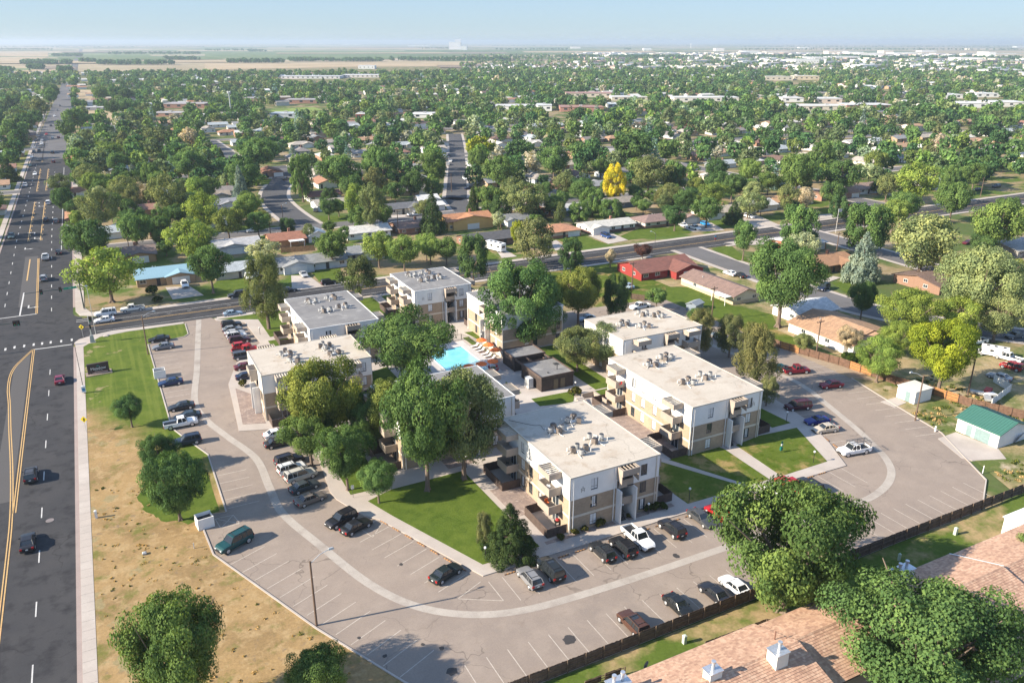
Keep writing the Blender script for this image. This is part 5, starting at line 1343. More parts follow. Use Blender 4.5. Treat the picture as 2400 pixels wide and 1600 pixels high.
HOUSES = []
HN = 0
def house(x0, y0, x1, y1, roofc, wallc, label=None, style='gable', street='s', wing=None, metal=False, brick=False, rise=1.5, z=2.55, chimney=True, name='house', desc=None, lowc=None, detail=True, zb=.05, group=None):
    """one-storey house; street: side with door and garage (s or n); wing: (x0f, x1f, out) a front gable"""
    cx, cy = (x0 + x1) / 2, (y0 + y1) / 2; w, d = (x1 - x0) / 2, (y1 - y0) / 2
    t = empty(name, (cx, cy, zb), 0, label, 'house', group)
    if label is None: AUTO.append((t, desc, group))
    HOUSES.append((cx, cy, w + 1.5, d + 1.5))
    axis = 'x' if w >= d else 'y'; hip = 1.0 if style == 'hip' else 0.0
    wm = HBRICK if brick else WALL
    m = MB(); gable_walls(m, -w, -d, w, d, z, rise, axis, hip)
    r = MB(); gable_roof(r, -w, -d, w, d, z, rise, axis=axis, hip=hip)
    sy = -1 if street == 's' else 1
    if wing:
        a, b, out = wing; xa, xb = max(-w + 2 * w * a, -w + .04), min(-w + 2 * w * b, w - .04)
        wy0, wy1 = (-d - out, -d + .6) if sy < 0 else (d - .6, d + out); rs = rise * min(1, (xb - xa) / (2 * d)) * .95
        gable_walls(m, xa, wy0, xb, wy1, z, rs, 'y')
        ex = d * .8
        gable_roof(r, xa, wy0 if sy < 0 else wy0 - ex, xb, wy1 + ex if sy < 0 else wy1, z + .02, rs, ov=.4, axis='y')
    m.obj('wall', wm, t, color=wallc)
    ro = r.obj('roof', MROOF if metal else SHING, t, color=roofc)
    if lowc:
        lm = MB(); lm.box(-w - .03, -d - .03, 0, w + .03, d + .03, 1.0); lm.obj('brick_base', HBRICK, t, color=lowc)
    yf = sy * d; rzf = 0 if sy < 0 else math.pi
    if wing: yw = sy * (d + wing[2]); xw = -w + w * (wing[0] + wing[1])
    gx, gy = (xw, yw) if wing else (w - 2.9, yf)
    g = MB(); g.box(-2.4, -.06, .03, 2.4, .02, 2.15)
    if detail:
        for k in range(1, 4): g.box(-2.4, -.075, .03 + k * .53, 2.4, -.055, .05 + k * .53)
    g.obj('garage_door', GDOOR, t, (gx, gy, 0), rzf)
    free = [x for x in np.linspace(-w + 1.6, w - 1.6, max(2, int(w * 2 / 3.6))) if abs(x - gx) > 3.2]
    for i, x in enumerate(free):
        if i == len(free) // 2: MB().box(-.5, -.06, .03, .5, .02, 2.1).obj('door', DOORM, t, (x, yf, 0), rzf)
        else: hwindow(t, x, yf, .95, 1.7, 1.15, rzf)
    for x in np.linspace(-w + 1.8, w - 1.8, max(2, int(w * 2 / 4.2))): hwindow(t, x, -yf, 1.0, 1.4, 1.0, math.pi - rzf)
    for s in (-1, 1):
        for y in (-d * .4, d * .45): hwindow(t, s * w, y, 1.0, 1.4, 1.0, s * PI2)
    if chimney: c = MB(); c.box(-.4, -.35, 0, .4, .35, rise + .9); c.obj('chimney', CHB, ro, (w * .3, d * .25, z))
    if detail:
        v = MB(); v.cyl((0, 0), .06, .06, 0, .4, 6); v.box(-.9, .3, -.1, -.55, .65, .15); v.obj('roof_vent', METAL, ro, (-w * .25, d * .4, z + rise * .62))
    return t
rb, rt, rg, rw, ro_, rdk = (.15, .095, .075), (.30, .15, .095), (.25, .255, .26), (.58, .57, .53), (.42, .20, .10), (.085, .085, .09)
tanr = (.40, .25, .155); blr = (.235, .375, .44); lbr = (.36, .40, .42)
wwh, wcr, wtan, wbr, wred, wyel, wblu, wgry = (.72, .70, .66), (.62, .55, .43), (.38, .26, .16), (.22, .12, .085), (.26, .03, .025), (.62, .38, .14), (.10, .13, .17), (.50, .52, .55)
house(5.9, 245.0, 21.5, 257, blr, wtan, 'corner house with bright pale blue metal roof and tan walls', wing=(.5, 1.0, 1.2), metal=True, chimney=False, name='house', brick=False)
house(-2, 275, 13.5, 289, (.18, .135, .115), (.36, .22, .11), 'brown-roofed house with ochre gable behind the blue-roofed corner house', wing=(.42, .98, .6), street='s', chimney=True)
house(27, 242, 41, 251.5, lbr, (.48, .42, .36), 'house with pale grey-blue roof and a white pickup in its drive', wing=(.52, .98, .3), chimney=False)
house(31, 272.5, 46, 285, (.38, .385, .39), wgry, 'pale grey-roofed house with white patio fence', wing=(.1, .75, .4), street='s', chimney=False)
house(44.5, 240.5, 66, 250.5, (.235, .245, .25), wgry, 'long grey-roofed house with wide front gable and silver car', wing=(.08, .5, 1.6), chimney=False)
house(49.8, 275, 61.5, 285.5, (.30, .135, .085), (.40, .21, .11), 'terracotta-roofed brick house with a white patio awning', street='n', brick=True)
aw = MB(); aw.box(55.5, 271.8, 2.3, 60.5, 274.9, 2.42); aw.box(55.6, 271.9, .1, 55.75, 272.05, 2.3); aw.box(60.2, 271.9, .1, 60.35, 272.05, 2.3); o = aw.obj('patio_awning', WFRAME); tag(o, 'white flat patio awning on the terracotta-roofed house', 'awning')
house(63, 277, 70, 285, (.62, .62, .6), wwh, 'small white metal-roofed outbuilding beside the terracotta roof', metal=True, chimney=False, street='n')
house(68, 245, 80, 254, (.24, .25, .25), (.46, .45, .38), 'grey-roofed house with green-edged gable behind the courtyard trees', wing=(.3, .95, .8), chimney=False)
house(76, 274, 92, 283, (.56, .55, .52), wwh, 'white-roofed house behind the thin birch', street='n', chimney=False)
house(95, 273, 108.5, 284, (.22, .145, .115), wbr, 'brown-roofed dark brick house left of the dark conifer', street='n', brick=True)
house(113.5, 271.5, 132, 282.5, ro_, wyel, 'yellow stucco house with orange roof', wing=(.1, .98, .8), street='s', rise=1.7, z=3.6)
house(136, 268, 148, 277, (.20, .21, .22), wwh, 'white gabled garage house with grey roof beyond the yellow house', wing=(.02, .4, .8), street='s', chimney=False)
house(109, 243, 128.5, 253.5, rdk, wbr, 'dark grey-roofed brick house with the motorhome in its drive', wing=(.03, .42, 1.6), brick=True, chimney=False)
house(139.5, 243, 153.5, 254, (.44, .22, .125), (.52, .42, .33), 'orange hip-roofed house on the avenue, right of the yellow leafy tree', style='hip', lowc=(.30, .14, .085), chimney=False)
house(157.5, 242.5, 177, 252.5, (.50, .49, .44), wwh, 'white-roofed house with the dark blue van in its drive', wing=(.0, .36, 1.6), lowc=(.14, .07, .06), rise=1.2)
house(181, 241.5, 206, 251.5, (.24, .165, .145), (.56, .53, .48), 'brown hip-roofed brick house with broad green front lawn', style='hip', lowc=(.27, .15, .10), wing=(.7, 1.0, 1.2), chimney=False)
house(212, 243, 232, 253, (.38, .335, .27), wwh, 'beige-roofed house with three cars in its drive', wing=(.0, .35, .8), lowc=(.27, .13, .09))
house(235, 246, 252, 257, (.50, .50, .48), wwh, 'pale-roofed house behind the dark conifer across the avenue', chimney=False)
house(252, 249, 276, 260, (.45, .26, .13), wcr, 'light orange-roofed house with conifer in front, across the avenue', chimney=False, style='hip')
house(283, 251, 307, 262, (.30, .17, .105), (.30, .17, .12), 'long rust-roofed brick house with a red car, across the avenue', brick=True, chimney=False)
house(308, 255, 331, 267, (.25, .175, .135), wwh, 'long brown-roofed house with porch, end of the avenue row', chimney=False)
house(163.5, 275, 187, 285, (.50, .50, .49), wblu, 'navy-walled house with wide pale grey roof', street='n', chimney=False, wing=None)
house(153.5, 278, 161, 287, (.42, .20, .11), (.30, .13, .08), 'small orange-roofed brick house beside the navy-walled house', street='n', brick=True, chimney=False)
house(190, 279, 204, 288, (.27, .24, .21), wblu, 'brown-grey-roofed blue house behind the navy-walled house', street='n', chimney=False)
house(118.5, 309, 128, 317, (.60, .60, .58), wwh, 'small white house with flat white roof by the dry yellow lawn', chimney=False, style='gable', rise=.8, street='s')
# south side of the avenue, east of the blocks
house(138, 184.5, 158, 197, (.20, .085, .065), wred, 'red house with dark red-brown roof and white windows', wing=(.5, 1.0, 3.6), rise=2.0, chimney=False)
house(146.3, 154.5, 155.3, 176.5, (.215, .145, .12), wcr, 'long beige house with brown roof and a patio awning', chimney=False, street='n', lowc=(.5, .40, .27))
aw = MB(); aw.box(143.6, 154.8, 2.3, 146.0, 160.5, 2.45); aw.box(143.7, 154.9, .1, 143.85, 155.05, 2.3); aw.box(143.7, 160.2, .1, 143.85, 160.35, 2.3); o = aw.obj('patio_awning', WFRAME); tag(o, 'white patio awning on the long beige house', 'awning')
house(144, 115.5, 160, 132.5, tanr, wwh, 'white house with broad tan roof behind the boundary fence', wing=(.05, .98, 1.6), rise=1.9, chimney=False)
house(150, 134.5, 163, 144, (.58, .58, .57), wwh, 'white-roofed house in the shade of the tall ash', chimney=False)
house(190, 165.5, 206, 177, (.32, .18, .10), (.24, .14, .09), 'rust-brown-roofed brick house left of the blue spruce', brick=True, wing=(.5, 1.0, 1.0), chimney=True)
house(203, 135, 222, 150, (.17, .115, .095), (.27, .16, .11), 'dark brown-roofed house with white garage right of the blue spruce', wing=(.45, .98, 1.4), brick=True, chimney=False)
house(203, 188, 217, 200, (.55, .54, .52), (.36, .13, .08), 'orange brick house with white flat roof beside the flagpole', brick=True, rise=.6, chimney=False)
house(166, 70, 183, 84, (.28, .285, .28), (.34, .25, .17), 'weathered grey low-roofed house behind the white plank fence', rise=1.0, chimney=False)
house(187, 176, 196, 183, (.36, .37, .38), wwh, 'small white shed house with grey roof below the flagpole', rise=1.0, chimney=False)
house(262, 150, 279, 163, (.30, .30, .29), (.25, .24, .22), 'dark-roofed house with pale gable among the grey-green trees', wing=(.2, .7, 1.0), chimney=False)
house(280, 110, 296, 124, (.36, .35, .33), wwh, 'pale grey-roofed house at the frame edge behind silvery trees', chimney=False)
house(345, 248, 365, 260, (.36, .36, .35), wwh, 'white house with grey roof beyond the far right street', chimney=False, wing=(.4, .9, 1.0))
# north of the local street
for a in ((33, 318, 46, 328, lbr, wwh, 'white house with pale blue roof and white car, by the winding street'), (40, 334, 54, 344, (.36, .29, .22), (.60, .58, .54), 'beige-gabled house above the pale blue roof'), (38, 352, 52, 362, (.24, .25, .27), wwh, 'dark grey-roofed white gable beside the winding street'), (38, 372, 52, 382, (.30, .26, .22), wcr, 'tan-roofed house uphill on the winding street'), (80, 330, 93, 342, (.36, .33, .28), (.60, .64, .68), 'grey-tan gabled white house right of the winding street'), (82, 352, 96, 362, (.20, .09, .07), wwh, 'red-brown-roofed house behind the grey-tan gable'), (104, 309.5, 120, 318, (.13, .135, .145), wcr, 'dark grey-roofed cream house with small cone shrubs'), (122, 322, 131, 330, (.6, .6, .58), wwh, 'white flat-roofed house left of the second street'), (78, 432, 88, 445, (.26, .13, .09), (.34, .18, .11), 'brown brick gable at the top of the winding street'), (167, 309, 183, 318, (.36, .36, .35), (.4, .42, .42), 'low grey-roofed pale house close beside the bright yellow tree'), (22, 305, 31, 314, (.4, .4, .4), wwh, 'small pale-roofed house left of the white house')):
    house(*a[:6], a[6], chimney=False, wing=(.5, 1.0, 1.0), street='s')
# ------------------------------------------------------------------ trees
def leaf_mat(name, attr=False):
    m, nt, b = nt_new(name)
    nt.nodes.remove(b)
    out = nt.nodes["Material Output"]
    if attr:
        base = N(nt, "ShaderNodeVertexColor", layer_name='Col').outputs['Color']; c = base
    else:
        base = N(nt, "ShaderNodeObjectInfo").outputs['Color']
        c = base
    tint = N(nt, "ShaderNodeAttribute", attribute_name='tint').outputs['Fac']
    c = mix(nt, c, ramp(nt, tint, [(0, (.45, .52, .52)), (.5, (1, 1, 1)), (1, (1.6, 1.42, 1.2))]), 1.0, 'MULTIPLY')
    d = N(nt, "ShaderNodeBsdfDiffuse"); nt.links.new(c, d.inputs['Color'])
    tr = N(nt, "ShaderNodeBsdfTranslucent"); nt.links.new(mix(nt, c, (1.25, 1.2, .5), 1.0, 'MULTIPLY'), tr.inputs['Color'])
    a = N(nt, "ShaderNodeMixShader"); a.inputs[0].default_value = .27; nt.links.new(d.outputs[0], a.inputs[1]); nt.links.new(tr.outputs[0], a.inputs[2])
    nt.links.new(a.outputs[0], out.inputs['Surface'])
    return m
LEAF = leaf_mat("leaves")
LEAFA = leaf_mat("distant_leaves", True)
BARK = tinted("bark", .95, var=.25, scale=3)

def crown_arrays(rng, kind, nleaf, leaf):
    """leaf quads of a crown of unit radius that stands on z=0 and reaches z=1 (heights are scaled later)"""
    cl, rr = [], []
    lob = rng.normal(size=(7, 3)); lob[:, 2] = np.abs(lob[:, 2]) * .7 - .2; lob /= np.linalg.norm(lob, axis=1)[:, None]
    bulge = lambda d: .70 + .36 * max(math.exp(-5.5 * (1 - float(l @ d))) for l in lob)
    if kind == 'round':
        n = 110
        for i in range(n):
            d = rng.normal(size=3); d /= np.linalg.norm(d); d[2] = d[2] * .9 + .12
            r = (.42 + .48 * rng.random() ** .5) * bulge(d)
            cl.append([d[0] * r, d[1] * r, .5 + .40 * d[2] * (.6 + .6 * r)]); rr.append(.10 + .15 * rng.random())
    elif kind == 'tall':
        for i in range(80):
            t = rng.random(); a = rng.random() * 6.28; w = (.35 + .65 * math.sin(math.pi * (.12 + .8 * t)) ** .8)
            r = w * (.3 + .6 * rng.random() ** .5)
            cl.append([math.cos(a) * r, math.sin(a) * r, .1 + .82 * t]); rr.append(.11 + .13 * rng.random())
    elif kind == 'airy':
        for i in range(90):
            d = rng.normal(size=3); d /= np.linalg.norm(d)
            r = (.3 + .66 * rng.random() ** .6) * bulge(d / np.linalg.norm(d))
            cl.append([d[0] * r, d[1] * r, .5 + .42 * d[2]]); rr.append(.12 + .13 * rng.random())
    elif kind == 'spruce':
        for i in range(150):
            t = (i / 150) ** 1.25; a = i * 2.4; r = (1 - t) ** .85 * (.55 + .5 * rng.random()) + .02
            cl.append([math.cos(a) * r, math.sin(a) * r, .03 + .94 * t]); rr.append((.07 + .16 * (1 - t)) * (.6 + .7 * rng.random()))
    elif kind == 'pine':
        for i in range(75):
            t = rng.random(); a = rng.random() * 6.28; w = .45 + .55 * math.sin(math.pi * min(1, .25 + .75 * t))
            r = w * (.35 + .6 * rng.random())
            cl.append([math.cos(a) * r, math.sin(a) * r, .12 + .8 * t]); rr.append(.13 + .13 * rng.random())
    elif kind == 'bush':
        for i in range(16):
            a = rng.random() * 6.28; r = .75 * rng.random() ** .6; cl.append([math.cos(a) * r, math.sin(a) * r, .25 + .45 * (1 - r * r) * (.6 + .6 * rng.random())]); rr.append(.25 + .18 * rng.random())
    cl = np.array(cl); rr = np.array(rr)
    ci = rng.choice(len(cl), size=nleaf, p=rr ** 2 / (rr ** 2).sum())
    d = rng.normal(size=(nleaf, 3)); d[:, 2] += .25; d /= np.linalg.norm(d, axis=1)[:, None]
    flat = np.array([1, 1, .62 if kind != 'spruce' else .42])
    rad_ = rr[ci][:, None] * (.55 + .5 * rng.random((nleaf, 1)) ** .6)
    if kind == 'spruce':                                 # boughs droop outwards
        out = np.stack([cl[ci][:, 0], cl[ci][:, 1], np.zeros(nleaf)], 1); out /= (np.linalg.norm(out, axis=1)[:, None] + 1e-6)
    p = cl[ci] + d * rad_ * flat
    if kind == 'round' or kind == 'airy':
        p[:, 2] = .5 + (p[:, 2] - .5) * 1.0
    c0 = np.array([0, 0, .42]); o = p - c0; o /= (np.linalg.norm(o, axis=1)[:, None] + 1e-6)
    nrm = d * .75 + o * .45 + rng.normal(size=(nleaf, 3)) * .42
    if kind == 'spruce': nrm[:, 2] += .5
    nrm /= np.linalg.norm(nrm, axis=1)[:, None]
    t1 = np.cross(nrm, rng.normal(size=(nleaf, 3))); t1 /= np.linalg.norm(t1, axis=1)[:, None]; t2 = np.cross(nrm, t1)
    sz = leaf * (.55 + .8 * rng.random((nleaf, 1)))
    asp = .55 + .35 * rng.random((nleaf, 1))
    return p, t1 * sz, t2 * sz * asp, nrm, ci

def quads_mesh(name, V, nq, mat, tint, col=None):
    me = bpy.data.meshes.new(name)
    me.vertices.add(nq * 4); me.vertices.foreach_set('co', V.astype(np.float32).ravel())
    me.loops.add(nq * 4); me.loops.foreach_set('vertex_index', np.arange(nq * 4, dtype=np.int32))
    me.polygons.add(nq); me.polygons.foreach_set('loop_start', np.arange(0, nq * 4, 4, dtype=np.int32))
    me.update(calc_edges=True)
    a = me.attributes.new('tint', 'FLOAT', 'FACE'); a.data.foreach_set('value', tint.astype(np.float32))
    if col is not None:
        c = me.color_attributes.new('Col', 'FLOAT_COLOR', 'CORNER')
        cc = np.ones((nq * 4, 4), np.float32); cc[:, :3] = np.repeat(col, 4, axis=0); c.data.foreach_set('color', cc.ravel())
    me.materials.append(mat)
    return me

def quad_verts(p, a, b, sz, sxy):
    """p unit crown -> metres; a, b leaf half axes already in metres"""
    P = p * np.array([sxy, sxy, sz])
    V = np.empty((len(p), 4, 3)); V[:, 0] = P - a; V[:, 1] = P - b * .9 + a * .15; V[:, 2] = P + a; V[:, 3] = P + b * .9 + a * .1
    return V

CROWN = {}
def crown_proto(kind, seed, R, Hc, nleaf, leaf):
    key = (kind, seed, nleaf)
    if key not in CROWN:
        rng = np.random.default_rng(100 + seed)
        p, a, b, n, ci = crown_arrays(rng, kind, nleaf, leaf)
        V = quad_verts(p, a, b, Hc, R)
        ct = rng.random(200)[ci % 200]
        tint = np.clip(.5 + (rng.random(nleaf) - .5) * .5 + (ct - .5) * .75, 0, 1)
        me = quads_mesh('crown', V, nleaf, LEAF, tint)
        CROWN[key] = (me, R, Hc)
    return CROWN[key]

TRUNK = {}
def trunk_proto(kind, seed):
    key = (kind, seed)
    if key in TRUNK: return TRUNK[key]
    r = random.Random(seed * 7 + len(kind)); m = MB()
    if kind in ('spruce', 'pine'):
        m.tube([(0, 0, -.2), (0, 0, 2), (.05, 0, 5), (0, .03, 9)], [.24, .2, .14, .04], 7)
        for i in range(7): a = i * 2.1; z = 2.5 + i * .9; m.tube([(0, 0, z), (math.cos(a) * 1.5, math.sin(a) * 1.5, z + .1)], [.06, .02], 5)
    else:
        m.tube([(0, 0, -.2), (0, 0, .15), (.05, .02, 1.2), (.02, .08, 2.8)], [.46, .32, .26, .22], 8)
        for i in range(6):
            a = i * 1.05 + r.random() * .6; q = 1.6 + r.random() * 1.2; h = 2.6 + r.random() * .3
            m.tube([(.02, .08, h), (math.cos(a) * q * .5, math.sin(a) * q * .5, h + 1.5), (math.cos(a) * q * 1.3, math.sin(a) * q * 1.3, h + 3.0 + r.random()), (math.cos(a) * q * 1.9, math.sin(a) * q * 1.9, h + 4.6 + r.random())], [.17, .12, .075, .03], 6)
        for i in range(4): a = i * 1.57 + .4; m.tube([(math.cos(a) * .2, math.sin(a) * .2, .3), (math.cos(a) * .6, math.sin(a) * .6, -.1)], [.16, .08], 5)
    TRUNK[key] = m.mesh('trunk', BARK)
    return TRUNK[key]

SP = { # species: crown kind, colour, thing name, category, description
    'ash': ('round', (0.130, 0.211, 0.067), 'ash_tree', 'round mid-green tree'), 'ashd': ('round', (0.091, 0.162, 0.058), 'ash_tree', 'dark green round tree'), 'ashl': ('round', (0.202, 0.289, 0.080), 'ash_tree', 'light green round tree'),
    'olive': ('airy', (0.186, 0.224, 0.093), 'elm_tree', 'olive green loose tree'), 'cott': ('tall', (0.127, 0.211, 0.067), 'cottonwood_tree', 'tall green tree'), 'cottd': ('tall', (0.091, 0.157, 0.059), 'cottonwood_tree', 'tall dark green tree'), 'cottg': ('airy', (0.257, 0.300, 0.130), 'cottonwood_tree', 'pale grey-green tree'),
    'lime': ('airy', (0.243, 0.332, 0.076), 'honey_locust_tree', 'yellow-green airy tree'), 'yellow': ('tall', (0.56, 0.50, 0.04), 'yellow_tree', 'bright yellow tree'), 'yelg': ('round', (0.25, 0.30, 0.035), 'yellow_tree', 'yellow-green turning tree'), 'gold': ('round', (0.175, 0.216, 0.059), 'ash_tree', 'golden-green tree'),
    'pine': ('pine', (0.122, 0.151, 0.059), 'pine_tree', 'dark pine with open boughs'), 'pineb': ('pine', (0.182, 0.194, 0.083), 'pine_tree', 'brownish green pine'), 'spruce': ('spruce', (0.066, 0.103, 0.038), 'spruce_tree', 'dark conical conifer'), 'blue': ('spruce', (0.222, 0.290, 0.241), 'spruce_tree', 'blue-grey spruce'),
    'silver': ('airy', (0.409, 0.453, 0.267), 'olive_tree', 'silvery pale tree'), 'bare': ('airy', (0.516, 0.438, 0.310), 'dry_tree', 'nearly bare brown tree'), 'purple': ('round', (0.105, 0.059, 0.057), 'plum_tree', 'purple-leaved small tree')}
LODS = {'near': (9.0, 10.5, 42000, .165), 'mid': (6.0, 8.0, 12000, .20), 'far': (5.0, 7.0, 2600, .36)}
TREES = []
def tree(x, y, R, Ht, sp, lod, label=None, group=None, desc=None, trunk_h=None, z=.05, tint=.12, bare=1.0):
    kind, colr, nm, ds = SP[sp]
    seed = len(TREES) % {'near': 3, 'mid': 4, 'far': 5}[lod]
    R0, H0, nl, lf = LODS[lod]
    if kind in ('airy', 'pine'): nl = int(nl * .72)
    if kind == 'bush': nl = int(nl * .25)
    me, R0, H0 = crown_proto(kind, seed, R0, H0, nl, lf)
    th = trunk_h if trunk_h is not None else {'round': .16, 'tall': .1, 'airy': .2, 'spruce': .01, 'pine': .16}.get(kind, .1) * Ht
    t = empty(nm, (x, y, z), random.random() * 6.28, label, 'tree', group)
    if label is None: AUTO.append((t, desc or ds, group))
    s = 1 + (random.random() - .5) * 2 * tint; h = (random.random() - .5) * tint
    c = (colr[0] * s * (1 + h), colr[1] * s, colr[2] * s * (1 - h))
    link('crown', me, t, (0, 0, th), 0, (R / R0, R / R0, (Ht - th) / H0), color=c)
    tm = trunk_proto(kind, seed)
    k = Ht / 9.5
    link('trunk', tm, t, scale=(max(.6, R / 5.5) if kind not in ('spruce', 'pine') else k, max(.6, R / 5.5) if kind not in ('spruce', 'pine') else k, k), color=(.17, .125, .095))
    TREES.append((x, y, R, t)); return t

def treep(cr, x, y, r, sp, asp=1.0, lod=None, label=None, base=None, group='trees of the housing estate', **k):
    """crown centre (x, y) and half width r as surveyed; asp: crown height / width; base: surveyed foot"""
    sc = CROPS[cr][2]
    if base is not None:
        bx, by = at(cr, *base); u, v, dep = project(bx, by, 0)
        R = r / sc * dep / FPX
        # height from the crown's top
        top = uv(cr, x, y - r * asp)[1]; lo, hi = 1.0, 40.0
        for _ in range(30):
            mid = (lo + hi) / 2
            if project(bx, by, mid)[1] > top: lo = mid
            else: hi = mid
        Ht = lo
        # feet lie under the crown's middle
    else:
        z = 5.0
        for _ in range(4):
            bx, by = at(cr, x, y, z); u, v, dep = project(bx, by, z)
            R = r / sc * dep / FPX; half = R * asp; z = half * (1.22 if SP[sp][0] not in ('spruce',) else 1.0) + .2
        Ht = z + half * .98
    Ht = max(2.2, min(Ht, 26))
    if lod is None: lod = 'near' if dep < 210 else ('mid' if dep < 420 else 'far')
    return tree(bx, by, R * {'round': 1.03, 'airy': 1.22, 'tall': 1.06}.get(SP[sp][0], 1.02), Ht, sp, lod, label, group, **k)

G1 = 'trees round the apartment blocks'
treep('W', 400, 1500, 120, 'ash', 1.3, label='big ash cut off by the lower edge, on the dry grass verge', group=G1)
treep('B', 545, 1545, 185, 'ash', .9, label='small round tree cut off by the lower edge beside the dry grass kerb', group=G1)
treep('A', 915, 520, 165, 'ashd', 1.1, label='dark round tree on the green corner by the white bin enclosure', group=G1, trunk_h=.5)
treep('A', 825, 350, 100, 'ashd', .95, label='smaller dark tree touching the big one, beside the navy car', group=G1, trunk_h=.5)
treep('A', 690, 140, 82, 'ashd', .95, label='small dark tree alone on the green verge below the sign', group=G1, base=(695, 228))
treep('D', 385, 870, 400, 'ash', .80, label='huge round ash covering parked cars at the plank fence', group=G1, base=(300, 1195), trunk_h=1.0)
treep('D', 1055, 1355, 500, 'ash', .64, label='huge ash spreading over the shingled roofs in the lower corner', group=G1, trunk_h=2.0)
treep('D', 1640, 920, 130, 'ash', 1.0, label='tree at the frame edge beside the shingled roof', group=G1)
treep('R6', 440, 160, 370, 'gold', 1.15, label='large ash turning golden beside the west cream-roofed block', group=G1)
treep('R6', 330, 470, 270, 'ash', .95, label='green ash hanging over the crowded west cars, below the golden one', group=G1)
treep('R6', 660, 200, 260, 'ash', .95, label='golden-green ash right of the large golden one, before the hidden block', group=G1)
treep('R6', 700, 650, 255, 'ash', 1.05, label='bright green ash leaning over the crowded west cars', group=G1, base=(690, 985))
treep('R6', 870, 380, 190, 'ash', 1.35, label='narrow green tree between the golden ash and the flared trunk tree', group=G1)
treep('R6', 985, 890, 190, 'ash', .95, label='smaller green ash at the lawn tip near the sign post', group=G1, base=(975, 1105))
treep('R6', 1270, 390, 390, 'ash', 1.4, label='large airy tree with thick flared trunk on the courtyard lawn', group=G1, base=(1420, 990))
treep('R6', 1060, 250, 250, 'gold', 1.3, label='loose olive-green tree between the bright ash and the flared trunk tree', group=G1)
treep('R6', 1760, 260, 330, 'olive', 1.2, label='loose pale-trunked tree leaning towards the nearest cream roof', group=G1, base=(1755, 885))
treep('F', 1430, 815, 345, 'ash', .72, label='dense green tree between the west block and the pool', group=G1)
treep('F', 1130, 680, 95, 'bare', .85, label='brownish thin tree behind the dense green tree', group=G1)
treep('G', 425, 290, 235, 'cott', 1.05, label='tall multi-trunk cottonwood rising behind the pool umbrellas', group=G1, base=(440, 545))
treep('G', 580, 320, 150, 'cott', 1.1, label='dense green tree right of the tall cottonwood, hiding the block wall', group=G1)
treep('G', 790, 235, 155, 'gold', 1.05, label='golden-green tree beside the tall cottonwood, near the far block', group=G1, base=(797, 425))
treep('G', 1035, 235, 85, 'cottd', 1.5, label='slim dark tree between the golden tree and the plain cream roof', group=G1)
treep('G', 755, 555, 125, 'olive', .95, label='olive tree with twisted trunk beside the pool house, first of two', group=G1, base=(790, 712))
treep('G', 960, 550, 140, 'olive', .95, label='olive tree with split trunk in front of the plain cream roof', group=G1, base=(940, 690))
treep('F', 430, 400, 165, 'pine', 1.5, label='tall pine with straight bare trunk on the lawn beside the avenue', group=G1, base=(410, 700))
treep('N', 1565, 1240, 190, 'pine', .95, label='dark pine between the two grey-roofed blocks', group=G1)
for x, y, r in ((1750, 985, 160), (1985, 1020, 165), (2190, 960, 120)): treep('N', x, y, r, 'ashl', .95, group=G1, desc='light green tree in the avenue row')
treep('O', 425, 1065, 145, 'cottd', 1.5, label='tall dark tree at the back corner of the far grey-roofed block', group=G1)
treep('O', 30, 990, 120, 'ashl', 1.0, group=G1, desc='light green tree in the avenue row'); treep('O', 180, 1000, 120, 'ash', 1.0, group=G1, desc='green tree in the avenue row')
treep('G', 1540, 465, 100, 'pineb', 1.45, label='pine at the corner of the plain cream roof', group=G1)
treep('Q', 430, 1270, 110, 'pineb', 1.2, group=G1, desc='brownish pine'); treep('H', 70, 870, 150, 'pineb', 1.35, label='broad pine behind the long cream roof, beside the parking row', group=G1); treep('H', 130, 1080, 75, 'pineb', 1.2, group=G1, desc='brownish pine')
treep('C', 215, 760, 140, 'spruce', 1.15, label='bushy dark evergreen at the corner of the courtyard lawn', group=G1); treep('C', 78, 760, 52, 'pineb', 2.0, label='slim brownish conifer beside the bushy evergreen', group=G1)
G2 = 'trees beside the avenue and main road'
treep('E', 640, 205, 190, 'ashd', .82, label='dark round tree at the kerb behind the traffic light pole', group=G2); treep('E', 795, 465, 205, 'lime', 1.0, label='broad yellow-green tree at the crossing corner', group=G2, base=(825, 655)); treep('E', 985, 125, 130, 'ash', 1.0, group=G2)
treep('E', 1390, 190, 150, 'lime', 1.0, label='yellow-green tree behind the blue-roofed house', group=G2); treep('E', 1540, 410, 150, 'ash', 1.15, label='green tree at the drive of the blue-roofed house', group=G2, base=(1570, 590))
treep('N', 90, 870, 130, 'lime', .9, group=G2); treep('N', 1320, 975, 165, 'ash', .95, label='round green tree beside the orange plank fence', group=G2); treep('N', 710, 1030, 140, 'silver', .9, label='silvery pale tree beside the orange plank fence', group=G2)
treep('O', 965, 940, 200, 'pineb', 1.15, label='large brownish pine beside the avenue, yellow tree behind it', group=G2, base=(985, 1170)); treep('O', 835, 850, 75, 'yelg', 1.6, label='yellow tree tucked behind the brownish pine on the avenue', group=G2); treep('O', 1325, 1040, 115, 'cottd', 1.3, label='dark pointed tree at the avenue walk', group=G2); treep('O', 1985, 1010, 95, 'purple', .65, label='dark purple shrubby tree above the red house', group=G2); treep('O', 1690, 1070, 40, 'bare', 1.9, group=G2)
